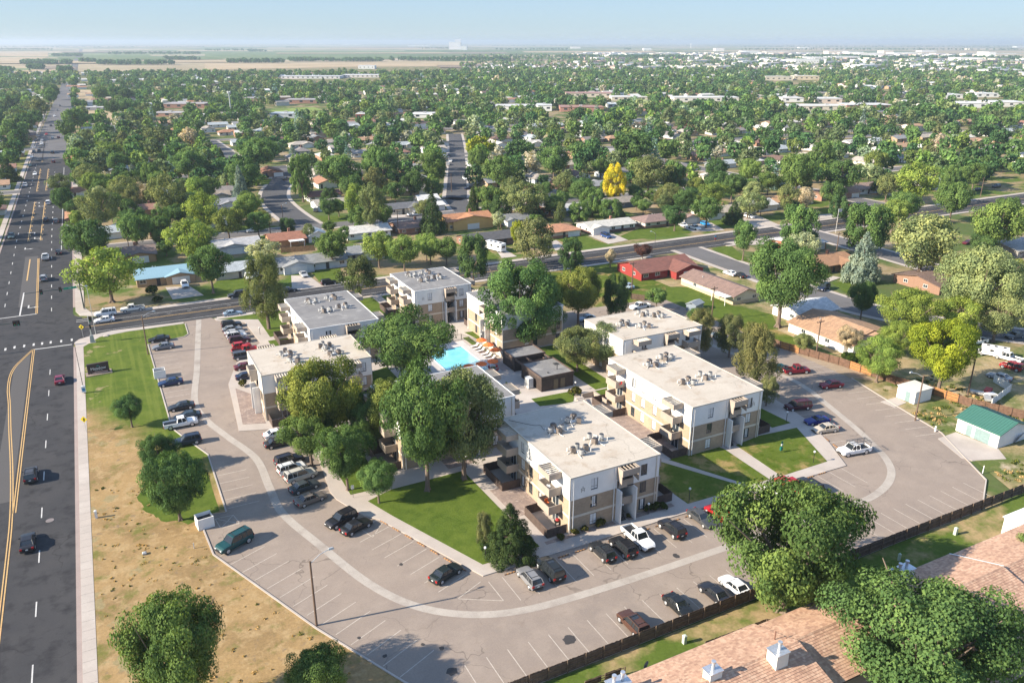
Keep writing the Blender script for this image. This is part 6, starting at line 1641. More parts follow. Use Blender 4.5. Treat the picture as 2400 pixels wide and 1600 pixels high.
treep('Q', 720, 900, 255, 'ash', 1.0, label='large spreading green tree with tall bare trunk, right of the beige house', group=G2, base=(735, 1225)); treep('Q', 520, 640, 80, 'ash', 1.5, group=G2); treep('Q', 885, 565, 135, 'cott', 1.1, label='tall green tree on the traffic island beside the avenue', group=G2); treep('Q', 905, 690, 100, 'silver', .9, group=G2); treep('Q', 1305, 755, 122, 'blue', 1.4, label='large blue-grey spruce among the southern houses', group=G2)
treep('Q', 1300, 1035, 95, 'ash', 1.25, group=G2); treep('Q', 1325, 560, 160, 'cott', .95, group=G2); treep('Q', 1700, 680, 215, 'cottg', .92, label='large grey-green tree right of the blue spruce', group=G2); treep('Q', 2180, 560, 170, 'ashl', .95, group=G2); treep('Q', 2080, 950, 250, 'cottg', 1.05, label='silvery large tree behind the yellow-leaved tree', group=G2)
treep('Q', 2190, 1130, 160, 'cottg', 1.0, group=G2); treep('Q', 1960, 880, 150, 'cottg', .95, group=G2); treep('Q', 2280, 930, 130, 'olive', 1.0, group=G2); treep('Q', 1930, 1150, 150, 'lime', .9, group=G2); treep('Q', 1520, 1290, 110, 'lime', 1.0, group=G2)
treep('Q', 1600, 1130, 175, 'lime', .95, group=G2); treep('Q', 1840, 1390, 235, 'yelg', 1.0, lod='near', label='tree with vivid yellow leaves behind the white shed', group=G2); treep('Q', 1410, 1420, 130, 'lime', 1.1, lod='near', label='yellow-green tree along the boundary fence', group=G2); treep('Q', 905, 1320, 68, 'olive', .85, group=G2); treep('Q', 1200, 1290, 75, 'bare', 1.1, label='leafless tree in front of the tan-roofed house', group=G2)
treep('Q', 1140, 440, 70, 'cottd', 1.1, group=G2); treep('Q', 1500, 480, 110, 'ashl', .9, group=G2); treep('Q', 2090, 680, 90, 'ashd', .8, group=G2); treep('Q', 200, 1150, 60, 'ash', .9, group=G2); treep('G', 1280, 250, 70, 'ash', .8, group=G2)
G3 = 'trees among the houses'
for cr, lst in {'Q': [(450, 465, 70, 'spruce', 1.1), (800, 375, 65, 'olive', 1.5), (575, 335, 70, 'cottg', 1.0), (120, 390, 80, 'ashd', .9), (340, 280, 95, 'ashd', .9), (60, 230, 90, 'cott', 1.1), (870, 215, 145, 'ash', .9), (1160, 235, 125, 'ashd', .9), (1370, 140, 85, 'gold', .9), (1650, 265, 130, 'lime', .95), (1890, 390, 125, 'ash', .95), (1560, 430, 110, 'ash', .9), (1020, 110, 90, 'cott', 1.1), (2030, 225, 90, 'ash', .9), (550, 200, 90, 'ashl', .9), (330, 190, 80, 'ashd', .9), (2250, 450, 90, 'ash', .9), (1880, 250, 70, 'cott', 1.2), (2300, 860, 80, 'gold', 1.1), (2180, 800, 90, 'silver', .9)],
    'N': [(640, 125, 195, 'ash', .8), (510, 330, 150, 'ashd', 1.1), (545, 540, 88, 'ash', .9), (670, 715, 92, 'gold', .85), (1040, 320, 115, 'cott', 1.7), (1290, 610, 105, 'ashd', .9), (1390, 290, 210, 'ash', .75), (1540, 560, 105, 'lime', 1.6), (1690, 600, 115, 'olive', 1.9), (1790, 230, 170, 'cott', 1.0), (2080, 400, 130, 'ashd', .95), (2245, 650, 120, 'spruce', 1.65), (2260, 230, 130, 'ash', 1.2), (150, 640, 150, 'lime', 1.1), (180, 440, 110, 'ash', 1.0), (90, 230, 100, 'ashd', 1.0), (960, 90, 42, 'blue', 1.4), (300, 125, 45, 'spruce', 1.3), (1110, 835, 60, 'olive', 1.2), (1300, 790, 65, 'ash', .9), (110, 960, 120, 'ash', .9), (1440, 850, 60, 'ash', 1.2)],
    'M': [(210, 140, 140, 'ashd', .85), (100, 270, 95, 'spruce', 1.1), (75, 480, 130, 'spruce', 1.0), (700, 650, 130, 'olive', .95), (720, 830, 150, 'ashd', .95), (1120, 920, 185, 'olive', 1.2), (1000, 560, 150, 'olive', 1.0), (900, 400, 100, 'yelg', .75), (1250, 270, 140, 'ashl', .85), (1340, 400, 130, 'ash', .9), (1520, 490, 88, 'blue', .95), (1740, 540, 120, 'cott', 1.2), (1900, 760, 180, 'olive', 1.25), (2150, 420, 180, 'ash', .9), (1540, 1110, 190, 'ashd', 1.0), (2260, 700, 130, 'lime', 1.1), (2280, 900, 120, 'lime', 1.0), (820, 140, 90, 'ashd', .9), (1020, 90, 90, 'olive', .9), (1170, 130, 90, 'ash', .9), (1500, 220, 110, 'ash', .9), (1800, 90, 110, 'olive', .9), (2170, 110, 95, 'bare', 1.2), (2130, 250, 85, 'gold', .8), (1960, 90, 80, 'ashd', .9), (1900, 1370, 90, 'ashd', .9), (2260, 120, 80, 'spruce', 1.2), (850, 920, 110, 'ashd', .9), (1500, 820, 120, 'pineb', 1.0), (1350, 560, 100, 'ashd', .8)],
    'O': [(90, 290, 110, 'ash', 1.0), (490, 70, 135, 'yelg', .85), (470, 190, 110, 'ash', 1.0), (680, 290, 150, 'ash', 1.0), (590, 540, 130, 'ash', 1.0), (900, 540, 175, 'olive', .95), (830, 90, 110, 'ashd', .9), (1170, 190, 150, 'ash', .95), (1400, 110, 110, 'ash', .95), (1420, 430, 125, 'ashd', .75), (1100, 450, 80, 'ash', .9), (1730, 380, 108, 'yellow', 1.5), (2040, 310, 180, 'olive', .95), (2260, 330, 120, 'olive', 1.1), (1880, 80, 200, 'ashd', .7), (1230, 660, 60, 'pine', 1.6), (1010, 650, 100, 'spruce', .9), (1990, 600, 75, 'ash', .8), (2220, 640, 80, 'ashd', .6), (1600, 240, 90, 'ash', .9), (1260, 400, 90, 'olive', 1.2), (1240, 540, 70, 'ash', 1.2), (1770, 640, 60, 'spruce', 1.1), (2200, 90, 110, 'ash', .9), (560, 640, 60, 'ashd', .9)]}.items():
    for x, y, r, sp, asp in lst: treep(cr, x, y, r, sp, asp, group=G3)
# far-left roadside trees
for x, y, r, sp in ((120, 1480, 110, 'ash'), (310, 1400, 110, 'ashd'), (440, 1250, 120, 'olive'), (110, 1200, 110, 'spruce'), (570, 1110, 100, 'ash'), (620, 1050, 80, 'ashd'), (840, 1370, 130, 'ash'), (930, 1380, 90, 'ashd'), (760, 1480, 110, 'ash'), (1290, 1240, 90, 'ashd'), (1430, 1240, 80, 'ashd'), (1680, 1270, 90, 'olive'), (1150, 1080, 90, 'ash'), (1320, 1060, 90, 'ashd'), (1450, 1090, 80, 'ashd')):
    treep('I', x, y, r, sp, .95, group=G3)
G4 = 'shrubs beside the apartment blocks'
def shrub(cr, x, y, r, col, label=None, hh=.9, z=.28):
    sc = CROPS[cr][2]; bx, by = at(cr, x, y, .3); dep = project(bx, by, .3)[2]; R = r / sc * dep / FPX
    me, R0, H0 = crown_proto('bush', len(TREES) % 2, 1.2, 1.3, 1100, .16)
    t = empty('shrub', (bx, by, z), random.random() * 6, label, 'shrub', G4)
    if label is None: AUTO.append((t, 'low rounded shrub', G4))
    link('foliage', me, t, scale=(R / R0, R / R0, R * hh * 1.5 / H0), color=col)
    m = MB(); m.tube([(0, 0, -.1), (.03, 0, .4)], [.05, .03], 5); m.obj('stem', BARK, t, color=(.16, .12, .09))
OLV, DKG = (.085, .085, .022), (.042, .065, .014)
for x, y, r, c, lb in ((690, 745, 34, OLV, 'largest rounded shrub at the foot of the nearest block, by the stair'), (605, 770, 24, OLV, 'small shrub between two others below the nearest block wall'), (552, 785, 26, OLV, 'shrub beside the patio screen corner of the nearest block'), (478, 818, 28, OLV, 'low shrub in front of the dark patio screen'), (945, 665, 34, DKG, 'dark green shrub clump right of the stair, by the globe lamp'), (985, 655, 32, DKG, 'dark green shrub behind the globe lamp clump'), (1020, 650, 28, DKG, 'dark green shrub at the end of the clump, near the screen'), (835, 695, 16, OLV, 'tiny shrub at the right foot of the stair fin')):
    shrub('C', x, y, r, c, lb)
shrub('F', 225, 1110, 38, OLV, 'round clipped shrub at the corner of the west cream-roofed block'); shrub('G', 780, 855, 45, OLV, 'yellow-green shrub on the small lawn beside the garden steps'); shrub('E', 1120, 595, 55, DKG, 'dark round bush in front of the blue-roofed house', z=.1); shrub('E', 1150, 645, 50, DKG, 'low dark hedge bush beside the off-white pickup', .6, z=.1); shrub('H', 640, 910, 70, DKG, 'grey-green bushes along the boundary fence', .7, z=.1); shrub('R4', 1290, 1420, 40, OLV, 'small shrub by the walk corner behind the white wall')
shrub('R3', 320, 665, 14, OLV, 'small shrub at the left end of the brown sign', 1.2, z=.12); shrub('R3', 558, 630, 16, (.16, .13, .02), 'yellowish shrub at the right end of the brown sign', 1.2, z=.12)

# ---- scattered town beyond: more houses, then trees
def street_free(x, y, m=0.0):
    if -38 < x < -8: return False
    for pp, w in RES:
        for (ax, ay), (bx, by) in zip(pp, pp[1:]):
            dx, dy = bx - ax, by - ay; t = max(0, min(1, ((x - ax) * dx + (y - ay) * dy) / (dx * dx + dy * dy + 1e-9)))
            if (x - ax - t * dx) ** 2 + (y - ay - t * dy) ** 2 < (w / 2 + 1.5 + m) ** 2: return False
    return not (203 < y < 226)
def in_frame(x, y, z=0, mg=60):
    q = project(x, y, z); return q is not None and -mg < q[0] < 2400 + mg and q[1] < 1660
rs = random.Random(5)
roofs = [rb, rg, rw, lbr, tanr, (.33, .17, .10), (.30, .27, .24), (.50, .48, .44), (.22, .20, .19), (.40, .36, .31), (.28, .15, .11)]
walls = [wwh, wcr, wwh, wtan, (.55, .50, .45), (.30, .17, .11), (.5, .54, .56), wwh]
NH = 0
def scatter_houses():
    global NH
    cand = []
    for j in range(30):
        y = 322 + j * 33
        for i in range(80):
            x = -180 + i * 23 + (j % 2) * 9 + rs.uniform(-3, 3); yy = y + rs.uniform(-4, 4)
            if in_frame(x, yy): cand.append((project(x, yy)[2], x, yy))
    cand.sort()
    for dep, x, y in cand:
        if NH >= 215: break
        w, d = rs.uniform(12, 18), rs.uniform(8, 10)
        if rs.random() < .35: w, d = d, w
        if not street_free(x, y, max(w, d) / 2 - 1): continue
        if any(abs(x - hx) < hw_ + w / 2 and abs(y - hy) < hd_ + d / 2 for hx, hy, hw_, hd_ in HOUSES): continue
        if any((x - a) ** 2 + (y - b) ** 2 < 6 for a, b, r_, t_ in TREES[:150]) : pass
        ic = rs.randrange(len(roofs)); rn = ['brown', 'grey', 'white', 'pale blue-grey', 'tan', 'rust red', 'taupe', 'cream', 'charcoal', 'beige', 'red-brown'][ic]
        st = rs.choice(['gable', 'gable', 'hip'])
        cand_house(x, y, w, d, ic, st, rn, dep)
        NH += 1
HPROTO = {}
def cand_house(x, y, w, d, ic, st, rn, dep):
    key = (st, w > d, int(x) % 3)
    if key not in HPROTO:
        ww, dd = (15, 9) if w > d else (9, 15)
        t = house(x - ww / 2, y - dd / 2, x + ww / 2, y + dd / 2, roofs[ic], rs.choice(walls), None, st, rs.choice('sn'), wing=(.5, .95, 1.2) if (w > d and int(x) % 3) else None, chimney=int(x) % 3 == 0, detail=False, desc=f'{rn}-roofed house', group='houses of the far streets')
        HPROTO[key] = t; return t
    t = copy_tree(HPROTO[key]); t.location = (x, y, .05)
    for ch in CH.get(t.name, ()):
        if ch.name.startswith('roof'): ch.color = (*roofs[ic], 1)
        elif ch.name.startswith('wall'): ch.color = (*rs.choice(walls), 1)
    if 'label' in t: del t['label']
    AUTO.append((t, f'{rn}-roofed house', 'houses of the far streets')); HOUSES.append((x, y, w / 2 + 1.5, d / 2 + 1.5)); return t
scatter_houses()

# larger flat-roofed buildings
OPEN = []                        # strips of ground before the halls kept free of scattered trees
def hall(cr, x0, x1, y, dep_m, h, wallc, roofc, label, ang=None, stripes=False):
    a, b = at(cr, x0, y), at(cr, x1, y); A, B = Vector(a), Vector(b); L = (B - A).length
    an = math.atan2(B.y - A.y, B.x - A.x)
    h *= .6 if uv(cr, x0, y)[1] > 170 else 1.0
    t = empty('hall_building', ((A.x + B.x) / 2, (A.y + B.y) / 2, .02), an, label, 'building')
    m = MB(); m.box(-L / 2, 0, 0, L / 2, dep_m, h); m.obj('wall', WALL, t, color=wallc)
    r = MB(); r.box(-L / 2 - .3, -.3, h + .01, L / 2 + .3, dep_m + .3, h + .5); r.obj('roof', MROOF, t, color=roofc)
    n = max(2, min(14, int(L / 9)))
    wb = MB().box(-1.6, -.1, 0, 1.6, -.02, 1.7).mesh('window', GLASS)
    for i in range(n): link('window', wb, t, (-L / 2 + (i + .5) * L / n, 0, h * .42))
    u = MB().box(-1.5, -1.2, 0, 1.5, 1.2, 1.3).mesh('roof_unit', METAL)
    for i in range(max(1, n // 3)): link('roof_unit', u, t, (-L / 2 + (i + .5) * L / max(1, n // 3), dep_m * .5, h + .5))
    u0, v0 = uv(cr, x0, y); u1 = uv(cr, x1, y)[0]; OPEN.append((u0 - 4, v0 - 1, u1 + 4, v0 + (16 if v0 > 150 else 3)))
    for k in range(5):
        f = (k + .5) / 5; p = A.lerp(B, f); HOUSES.append((p.x, p.y + dep_m / 2, L / 10 + 2, dep_m / 2 + 4))
    return t
brk, crm, wht = (.28, .15, .11), (.6, .53, .42), (.72, .71, .68)
hall('J', 350, 540, 700, 22, 6, brk, (.34, .31, .29), 'long brick school wing with grey roof, west of the playing field'); hall('J', 740, 1030, 718, 22, 6.5, brk, (.36, .32, .30), 'long brick school wing behind the playing field'); hall('J', 600, 850, 850, 20, 6, (.40, .44, .47), (.42, .44, .46), 'grey-blue hall roof in front of the playing field')
hall('I', 1880, 2350, 1245, 22, 7, brk, (.38, .33, .31), 'brick school building with a cream panel wall near the main road'); hall('I', 1740, 2100, 1340, 18, 5, (.34, .19, .14), (.40, .36, .34), 'low red-brown strip building below the school'); hall('I', 370, 560, 1130, 18, 5, wht, wht, 'white flat hall west of the main road'); hall('I', 960, 1190, 1268, 10, 4.5, (.2, .2, .22), (.5, .5, .5), 'long low dark shed beside the tan lot')
hall('J', 1410, 1560, 400, 30, 8, wht, wht, 'white hall at the town edge, tan field behind'); hall('J', 700, 1240, 490, 40, 7, (.62, .6, .58), (.55, .54, .54), 'long grey-white warehouse row across the middle distance'); hall('J', 1260, 1600, 480, 40, 8, (.6, .56, .52), (.66, .64, .62), 'white warehouse right of the long grey-white row'); hall('J', 1900, 2120, 850, 24, 5, wht, (.66, .65, .63), 'white flat roof hall right of the red shop front'); hall('J', 1390, 1470, 860, 14, 7, (.45, .09, .05), (.6, .58, .55), 'small shop with red-orange front wall')
for i, (x0, x1, y, h, wc, rc, lb) in enumerate([(290, 640, 705, 6, wht, (.62, .6, .58), 'white strip building left of the white barn'), (640, 760, 715, 9, wht, (.62, .62, .61), 'white barn-like hall beside a dark tree'), (830, 1190, 720, 7, (.40, .2, .15), (.36, .20, .155), 'long hall with red-brown roof'), (880, 1260, 600, 8, crm, (.40, .22, .17), 'cream apartment row with red roof'), (1260, 1560, 630, 7, crm, (.64, .6, .55), 'cream flat-roofed shops right of the red-roofed row'), (1780, 2320, 640, 8, (.66, .62, .55), (.66, .64, .6), 'long cream shopping hall with three dark arches'), (1230, 1320, 690, 6, wht, (.6, .62, .6), 'white pavilion in front of the cream shops')]):
    hall('K', x0, x1, y, 26, h, wc, rc, lb)
for i, (x0, x1, y, h, wc, rc, lb) in enumerate([(190, 420, 460, 11, crm, (.64, .58, .47), 'cream four-storey block, left of a pair'), (430, 640, 455, 11, (.62, .52, .36), (.64, .57, .45), 'yellow-cream four-storey block, right of a pair'), (330, 510, 640, 7, wht, (.64, .6, .56), 'white shop row, first from left in the shopping strip'), (610, 830, 650, 8, (.6, .5, .42), (.66, .64, .6), 'shop row with red sign front in the shopping strip'), (360, 860, 710, 7, crm, (.66, .62, .55), 'long cream hall in front of the shopping strip'), (870, 1240, 695, 6, brk, (.64, .62, .6), 'white-roofed brick hall right of the long cream hall'), (1770, 2050, 690, 8, wht, wht, 'big white warehouse, left one at the right edge'), (2060, 2352, 680, 8, (.7, .68, .62), wht, 'big white warehouse cut by the right edge'), (1690, 1840, 610, 7, wht, wht, 'white hall behind the big warehouses'), (1950, 2140, 600, 7, wht, wht, 'white hall with dark window far right')]):
    hall('L', x0, x1, y, 26, h, wc, rc, lb)
# industry near the horizon
k = 0
for x0, x1, y, h in ((720, 880, 235, 14), (890, 1010, 250, 16), (980, 1180, 262, 15), (1180, 1260, 240, 18), (1260, 1460, 248, 12), (0, 140, 235, 14), (200, 400, 240, 12), (560, 700, 290, 10), (440, 640, 318, 12), (1640, 1790, 285, 12), (1820, 2000, 300, 12), (2050, 2110, 280, 26), (2100, 2352, 260, 12), (780, 980, 280, 9), (480, 560, 192, 12), (1900, 2100, 205, 12), (2290, 2352, 185, 14), (1500, 1620, 225, 10)):
    hall('L', x0, x1, y, 90, h, wht if k % 3 else crm, wht, None or 'pale factory hall near the horizon, %s from left on the right half' % ['first', 'second', 'third', 'fourth', 'fifth', 'sixth', 'seventh', 'eighth', 'ninth', 'tenth', 'eleventh', 'twelfth', 'thirteenth', 'fourteenth', 'fifteenth', 'sixteenth', 'seventeenth', 'eighteenth'][sorted([720, 890, 980, 1180, 1260, 0, 200, 560, 440, 1640, 1820, 2050, 2100, 780, 480, 1900, 2290, 1500]).index(x0)]); k += 1
hall('J', 2245, 2352, 222, 120, 62, (.66, .66, .67), (.66, .66, .67), 'tall white grain elevator on the horizon'); hall('J', 2300, 2352, 200, 60, 95, (.70, .71, .72), (.7, .7, .7), 'narrow white tower behind the grain elevator')
hall('K', 0, 50, 205, 90, 30, wht, wht, 'white silo hall right of the grain elevator'); hall('K', 2130, 2200, 215, 90, 18, wht, wht, 'white block building near the horizon, left of the factories'); hall('K', 920, 1000, 193, 70, 16, wht, wht, 'small white barn alone in the green fields'); hall('K', 1530, 1590, 210, 90, 16, wht, wht, 'white farm hall in the fields, right of the barn'); hall('J', 1870, 2060, 192, 90, 10, wht, wht, 'low white sheds left of the grain elevator'); hall('J', 920, 1100, 172, 120, 14, wht, wht, 'faint pale shed far beyond the green field'); hall('J', 1250, 1420, 178, 120, 14, wht, wht, 'faint pale shed left of the grain elevator sheds')

# ---- more single trees, then the rest of the wood as one mass
def tree_spots(n, dmin, dmax, dens, seed):
    r = np.random.default_rng(seed); out = []
    while len(out) < n:
        d = math.sqrt(r.uniform(dmin ** 2, dmax ** 2)); a = r.uniform(-.66, .66) + (math.pi / 2 - YAW)
        x, y = d * math.cos(a), d * math.sin(a); out.append((x, y))
    return out
grid_taken = {}
def taken(x, y, r):
    gx, gy = int(x // 12), int(y // 12)
    for i in (-1, 0, 1):
        for j in (-1, 0, 1):
            for a, b, c in grid_taken.get((gx + i, gy + j), ()):
                if (a - x) ** 2 + (b - y) ** 2 < (c + r) ** 2 * .42: return True
    return False
def take(x, y, r): grid_taken.setdefault((int(x // 12), int(y // 12)), []).append((x, y, r))
for x, y, r_, t_ in TREES: take(x, y, r_)
def clear_of(x, y, R):
    if not street_free(x, y, R * .35): return False
    for hx, hy, a, b in HOUSES:
        if abs(x - hx) < a + R * .3 and abs(y - hy) < b + R * .3: return False
    if y < 226 or (x > 138 and y < 232): return False
    u, v, d = project(x, y)
    for (u0, v0, u1, v1) in OPEN:
        if u0 < u < u1 and v0 < v < v1: return False
    return True
OPEN += [(200, 258, 285, 290), (618, 250, 775, 275), (480, 290, 560, 360), (1040, 330, 1100, 450), (600, 420, 760, 540), (180, 210, 216, 252), (1280, 265, 1330, 300)]
cand = [(project(x, y)[2], x, y) for x, y in tree_spots(4600, 290, 900, 1, 3) if in_frame(x, y, 4)]
for x, y in tree_spots(5000, 240, 620, 1, 8):           # the old wooded quarter beside the main road
    q = project(x, y)
    if 120 < q[0] < 620 and q[1] < 560 and rs.random() < .8: cand.append((q[2], x, y))
cand.sort()
MIX = ['ash'] * 9 + ['ashd'] * 9 + ['ashl'] * 4 + ['olive'] * 7 + ['cott'] * 5 + ['cottd'] * 4 + ['cottg'] * 3 + ['lime'] * 3 + ['spruce'] * 3 + ['pineb'] * 2 + ['bare'] * 1 + ['gold'] * 2 + ['blue'] * 1 + ['silver'] * 1
mass = []
for dep, x, y in cand:
    R = 3.0 + 3.7 * rs.random() ** 1.15
    if taken(x, y, R) or not clear_of(x, y, R): continue
    take(x, y, R); sp = rs.choice(MIX); Ht = R * rs.uniform(1.7, 2.3) if SP[sp][0] != 'spruce' else R * 3.0
    if SP[sp][0] == 'spruce': R *= .7
    if len(TREES) < 300: tree(x, y, R, min(Ht, 17), sp, 'mid' if dep < 430 else 'far', group=G3)
    else: mass.append((x, y, R, min(Ht, 17), sp, dep))
def fill_mass(dmin, dmax, n, seed, dens_right=True):
    r = np.random.default_rng(seed)
    for x, y in tree_spots(n, dmin, dmax, 1, seed):
        u, v, d = project(x, y)
        if not (-40 < u < 2440): continue
        if d > 1750 and u < 1080: continue
        if d > 2500 and r.random() < .45: continue
        if abs(x + 21) < 13 and y < 1500 or 1 < x < 18 and 1500 < y < 3600: continue
        if any(a < u < c and b < v < e for a, b, c, e in OPEN): continue
        if any(abs(x - hx) < a + 2 and abs(y - hy) < b + 2 for hx, hy, a, b in HOUSES[210:]): continue
        R = 3.0 + 3.2 * r.random()
        if taken(x, y, R * .95): continue
        take(x, y, R); mass.append((x, y, R, R * (1.7 + .5 * r.random()), MIX[r.integers(len(MIX))], d))
fill_mass(820, 1250, 2700, 21); fill_mass(1250, 2000, 6500, 22); fill_mass(2000, 4200, 8000, 23)
# shelter belts and farm trees towards the horizon
def belt(cr, x0, x1, y, n, sp='ashd', spread=25):
    for i in range(n):
        f = rs.random(); p = at(cr, x0 + (x1 - x0) * f, y + rs.uniform(-3, 3)); R = rs.uniform(5, 8)
        mass.append((p[0], p[1] + rs.uniform(-spread, spread), R, R * rs.uniform(1.7, 2.2), sp, 3000))
for a in (('J', 210, 720, 345, 90), ('J', 780, 1640, 332, 150), ('J', 1700, 2352, 325, 110), ('I', 600, 940, 650, 70), ('I', 240, 820, 740, 110), ('I', 920, 1100, 720, 30), ('I', 1120, 2000, 745, 130), ('I', 1250, 2300, 625, 120), ('I', 0, 600, 575, 90), ('I', 330, 500, 800, 25), ('I', 680, 820, 830, 40), ('I', 0, 130, 850, 40), ('I', 1900, 2300, 690, 50), ('J', 0, 560, 232, 60), ('J', 750, 860, 205, 30), ('J', 1950, 2352, 215, 50), ('K', 0, 420, 292, 80), ('K', 850, 1120, 275, 70), ('K', 1240, 1900, 275, 200), ('K', 1360, 1410, 205, 12), ('K', 300, 900, 205, 60), ('I', 600, 1100, 530, 50), ('J', 0, 2352, 180, 160), ('K', 0, 2352, 170, 220), ('L', 0, 2352, 180, 260), ('L', 0, 2352, 205, 200), ('L', 0, 1000, 270, 200), ('L', 1000, 2352, 285, 260), ('J', 400, 560, 240, 40), ('I', 0, 2352, 545, 160), ('J', 0, 2352, 160, 200), ('K', 0, 2352, 150, 220), ('L', 0, 2352, 155, 220)):
    belt(*a)
def mass_mesh():
    VV, TT, CC = [], [], []
    rng = np.random.default_rng(77)
    protos = {}
    for (x, y, R, Ht, sp, dep) in mass:
        kind = SP[sp][0]; nl = 420 if dep < 700 else (170 if dep < 1250 else (60 if dep < 2300 else 26)); key = (kind, int(rng.integers(3)), nl)
        if key not in protos: protos[key] = crown_arrays(np.random.default_rng(500 + len(protos)), kind, nl, {420: .8, 170: 1.15, 60: 1.8, 26: 2.6}[nl])
        p, a, b, n, ci = protos[key]
        th = .12 * Ht if kind != 'spruce' else .2
        V = quad_verts(p, a * R / 5, b * R / 5, Ht - th, R)
        an = rng.random() * 6.28; c, s = math.cos(an), math.sin(an)
        X = V[:, :, 0] * c - V[:, :, 1] * s + x; Yv = V[:, :, 0] * s + V[:, :, 1] * c + y
        VV.append(np.stack([X, Yv, V[:, :, 2] + th], 2)); k = len(p)
        TT.append(np.clip(.5 + (rng.random(k) - .5) * .6 + (rng.random(60)[ci % 60] - .5) * .4, 0, 1))
        col = np.array(SP[sp][1]) * np.array([.86, .96, 1.05]) * (1 + (rng.random() - .5) * .35) * np.array([1 + (rng.random() - .5) * .2, 1, 1])
        CC.append(np.repeat(col[None], k, 0))
    V = np.concatenate(VV); me = quads_mesh('town_trees', V.reshape(-1, 3), len(V), LEAFA, np.concatenate(TT), np.concatenate(CC))
    o = link('town_trees', me); tag(o, 'mass of green treetops filling the town towards the horizon', 'trees', kind='stuff')
    print('mass trees', len(mass), 'quads', len(V), 'single trees', len(TREES), 'houses', len(HOUSES))
mass_mesh()
# roofs that show between those treetops, too many and too small to tell apart
def mass_roofs():
    mb_w, mb_r, cw = MB(), MB(), []
    r = random.Random(9); n = 0
    for x, y in tree_spots(5200, 520, 2600, 1, 41):
        q = project(x, y)
        if not (-40 < q[0] < 2440) or not street_free(x, y, 5) or any(abs(x - hx) < a + 7 and abs(y - hy) < b + 7 for hx, hy, a, b in HOUSES): continue
        if any(a < q[0] < c and b < q[1] < e for a, b, c, e in OPEN): continue
        if q[2] > 1750 and q[0] < 1080: continue
        w, d = r.uniform(6, 9), r.uniform(4, 5); h = r.uniform(2.6, 4.5); k = len(mb_w.f)
        mb_w.box(x - w, y - d, 0, x + w, y + d, h); ci = r.choice(walls + [wht, wht]); cw += [ci] * 6
        cr_ = r.choice(roofs + [rw, rw, wht]); mb_w.face([(x - w - .4, y - d - .4, h - .1), (x + w + .4, y - d - .4, h - .1), (x + w, y, h + 1.5), (x - w, y, h + 1.5)]); mb_w.face([(x + w + .4, y + d + .4, h - .1), (x - w - .4, y + d + .4, h - .1), (x - w, y, h + 1.5), (x + w, y, h + 1.5)])
        mb_w.face([(x - w, y - d, h), (x - w, y, h + 1.4), (x - w, y + d, h)]); cw += [cr_, cr_, ci]; n += 1
        if n > 1500: break
    for x, y in tree_spots(2600, 2100, 5200, 1, 43):          # sheds and shops of the far quarter
        q = project(x, y)
        if not (1350 < q[0] < 2440) or r.random() < .35: continue
        w, d, h = r.uniform(10, 45), r.uniform(8, 20), r.uniform(4, 9); mb_w.box(x - w, y - d, 0, x + w, y + d, h); ci = r.choice([wht, wht, wcr, (.6, .58, .55), (.45, .33, .27)]); cw += [ci] * 6
    m, nt, b = nt_new("distant_house_paint"); nt.links.new(N(nt, "ShaderNodeVertexColor", layer_name='Col').outputs[0], b.inputs['Base Color']); b.inputs['Roughness'].default_value = .85
    me = mb_w.mesh('town_roofs', m); c = me.color_attributes.new('Col', 'FLOAT_COLOR', 'CORNER')
    arr = np.concatenate([np.tile([*cw[i], 1.0], (len(f), 1)) for i, f in enumerate(mb_w.f)]).astype(np.float32); c.data.foreach_set('color', arr.ravel())
    o = link('town_roofs', me); tag(o, 'mass of small pale roofs between the distant treetops', 'houses', kind='stuff')
mass_roofs()

# weeds and tufts standing in the dry verge and the rough yard
def tufts():
    r = np.random.default_rng(12); VV, TT, CC = [], [], []
    def put(x, y, z, R, h, n, col):
        a = r.random(n) * 6.28; d = R * r.random(n) ** .6; p = np.stack([x + np.cos(a) * d, y + np.sin(a) * d, np.full(n, z)], 1)
        w = r.random(n) * 6.28; s = .05 + .07 * r.random(n); wd = np.stack([np.cos(w) * s, np.sin(w) * s, np.zeros(n)], 1); up = np.stack([(r.random(n) - .5) * .3, (r.random(n) - .5) * .3, np.ones(n)], 1) * (h * (.5 + .7 * r.random(n)))[:, None]
        V = np.stack([p - wd, p + wd, p + wd * .4 + up, p - wd * .4 + up], 1); VV.append(V); TT.append(r.random(n)); CC.append(np.repeat(np.array([col]), n, 0) * (.8 + .4 * r.random((n, 1))))
    G_, D_, B_ = (.12, .15, .035), (.50, .37, .19), (.07, .10, .025)
    for i in range(380):
        x, y = r.uniform(-8.2, 20), r.uniform(58, 128)
        if x > 5.5 + max(0, (101 - y)) * .42 - (6 if y > 112 else 0) + (0 if y < 101 else 0) or (y > 104 and x > 4): continue
        k = r.random(); put(x, y, .12, .1 + .3 * r.random() ** 2, .08 + .1 * r.random(), 14 if k < .8 else 28, G_ if k < .12 else (B_ if k > .97 else D_))
    for i in range(700):
        x, y = r.uniform(120, 150), r.uniform(61, 98)
        if x < 119.4 + (y - 60) * .36 + 1.2 or (122 < x < 142 and 67 < y < 82) or (131 < x < 141 and 87.5 < y < 97): continue
        k = r.random(); put(x, y, .11, .2 + .6 * r.random() ** 2, .15 + .25 * r.random(), 26, B_ if k < .3 else (G_ if k < .65 else D_))
    V = np.concatenate(VV); o = link('weeds', quads_mesh('weeds', V.reshape(-1, 3), len(V), LEAFA, np.concatenate(TT), np.concatenate(CC))); tag(o, 'weeds and dry grass tufts on the rough verge', 'grass', kind='stuff')
tufts()
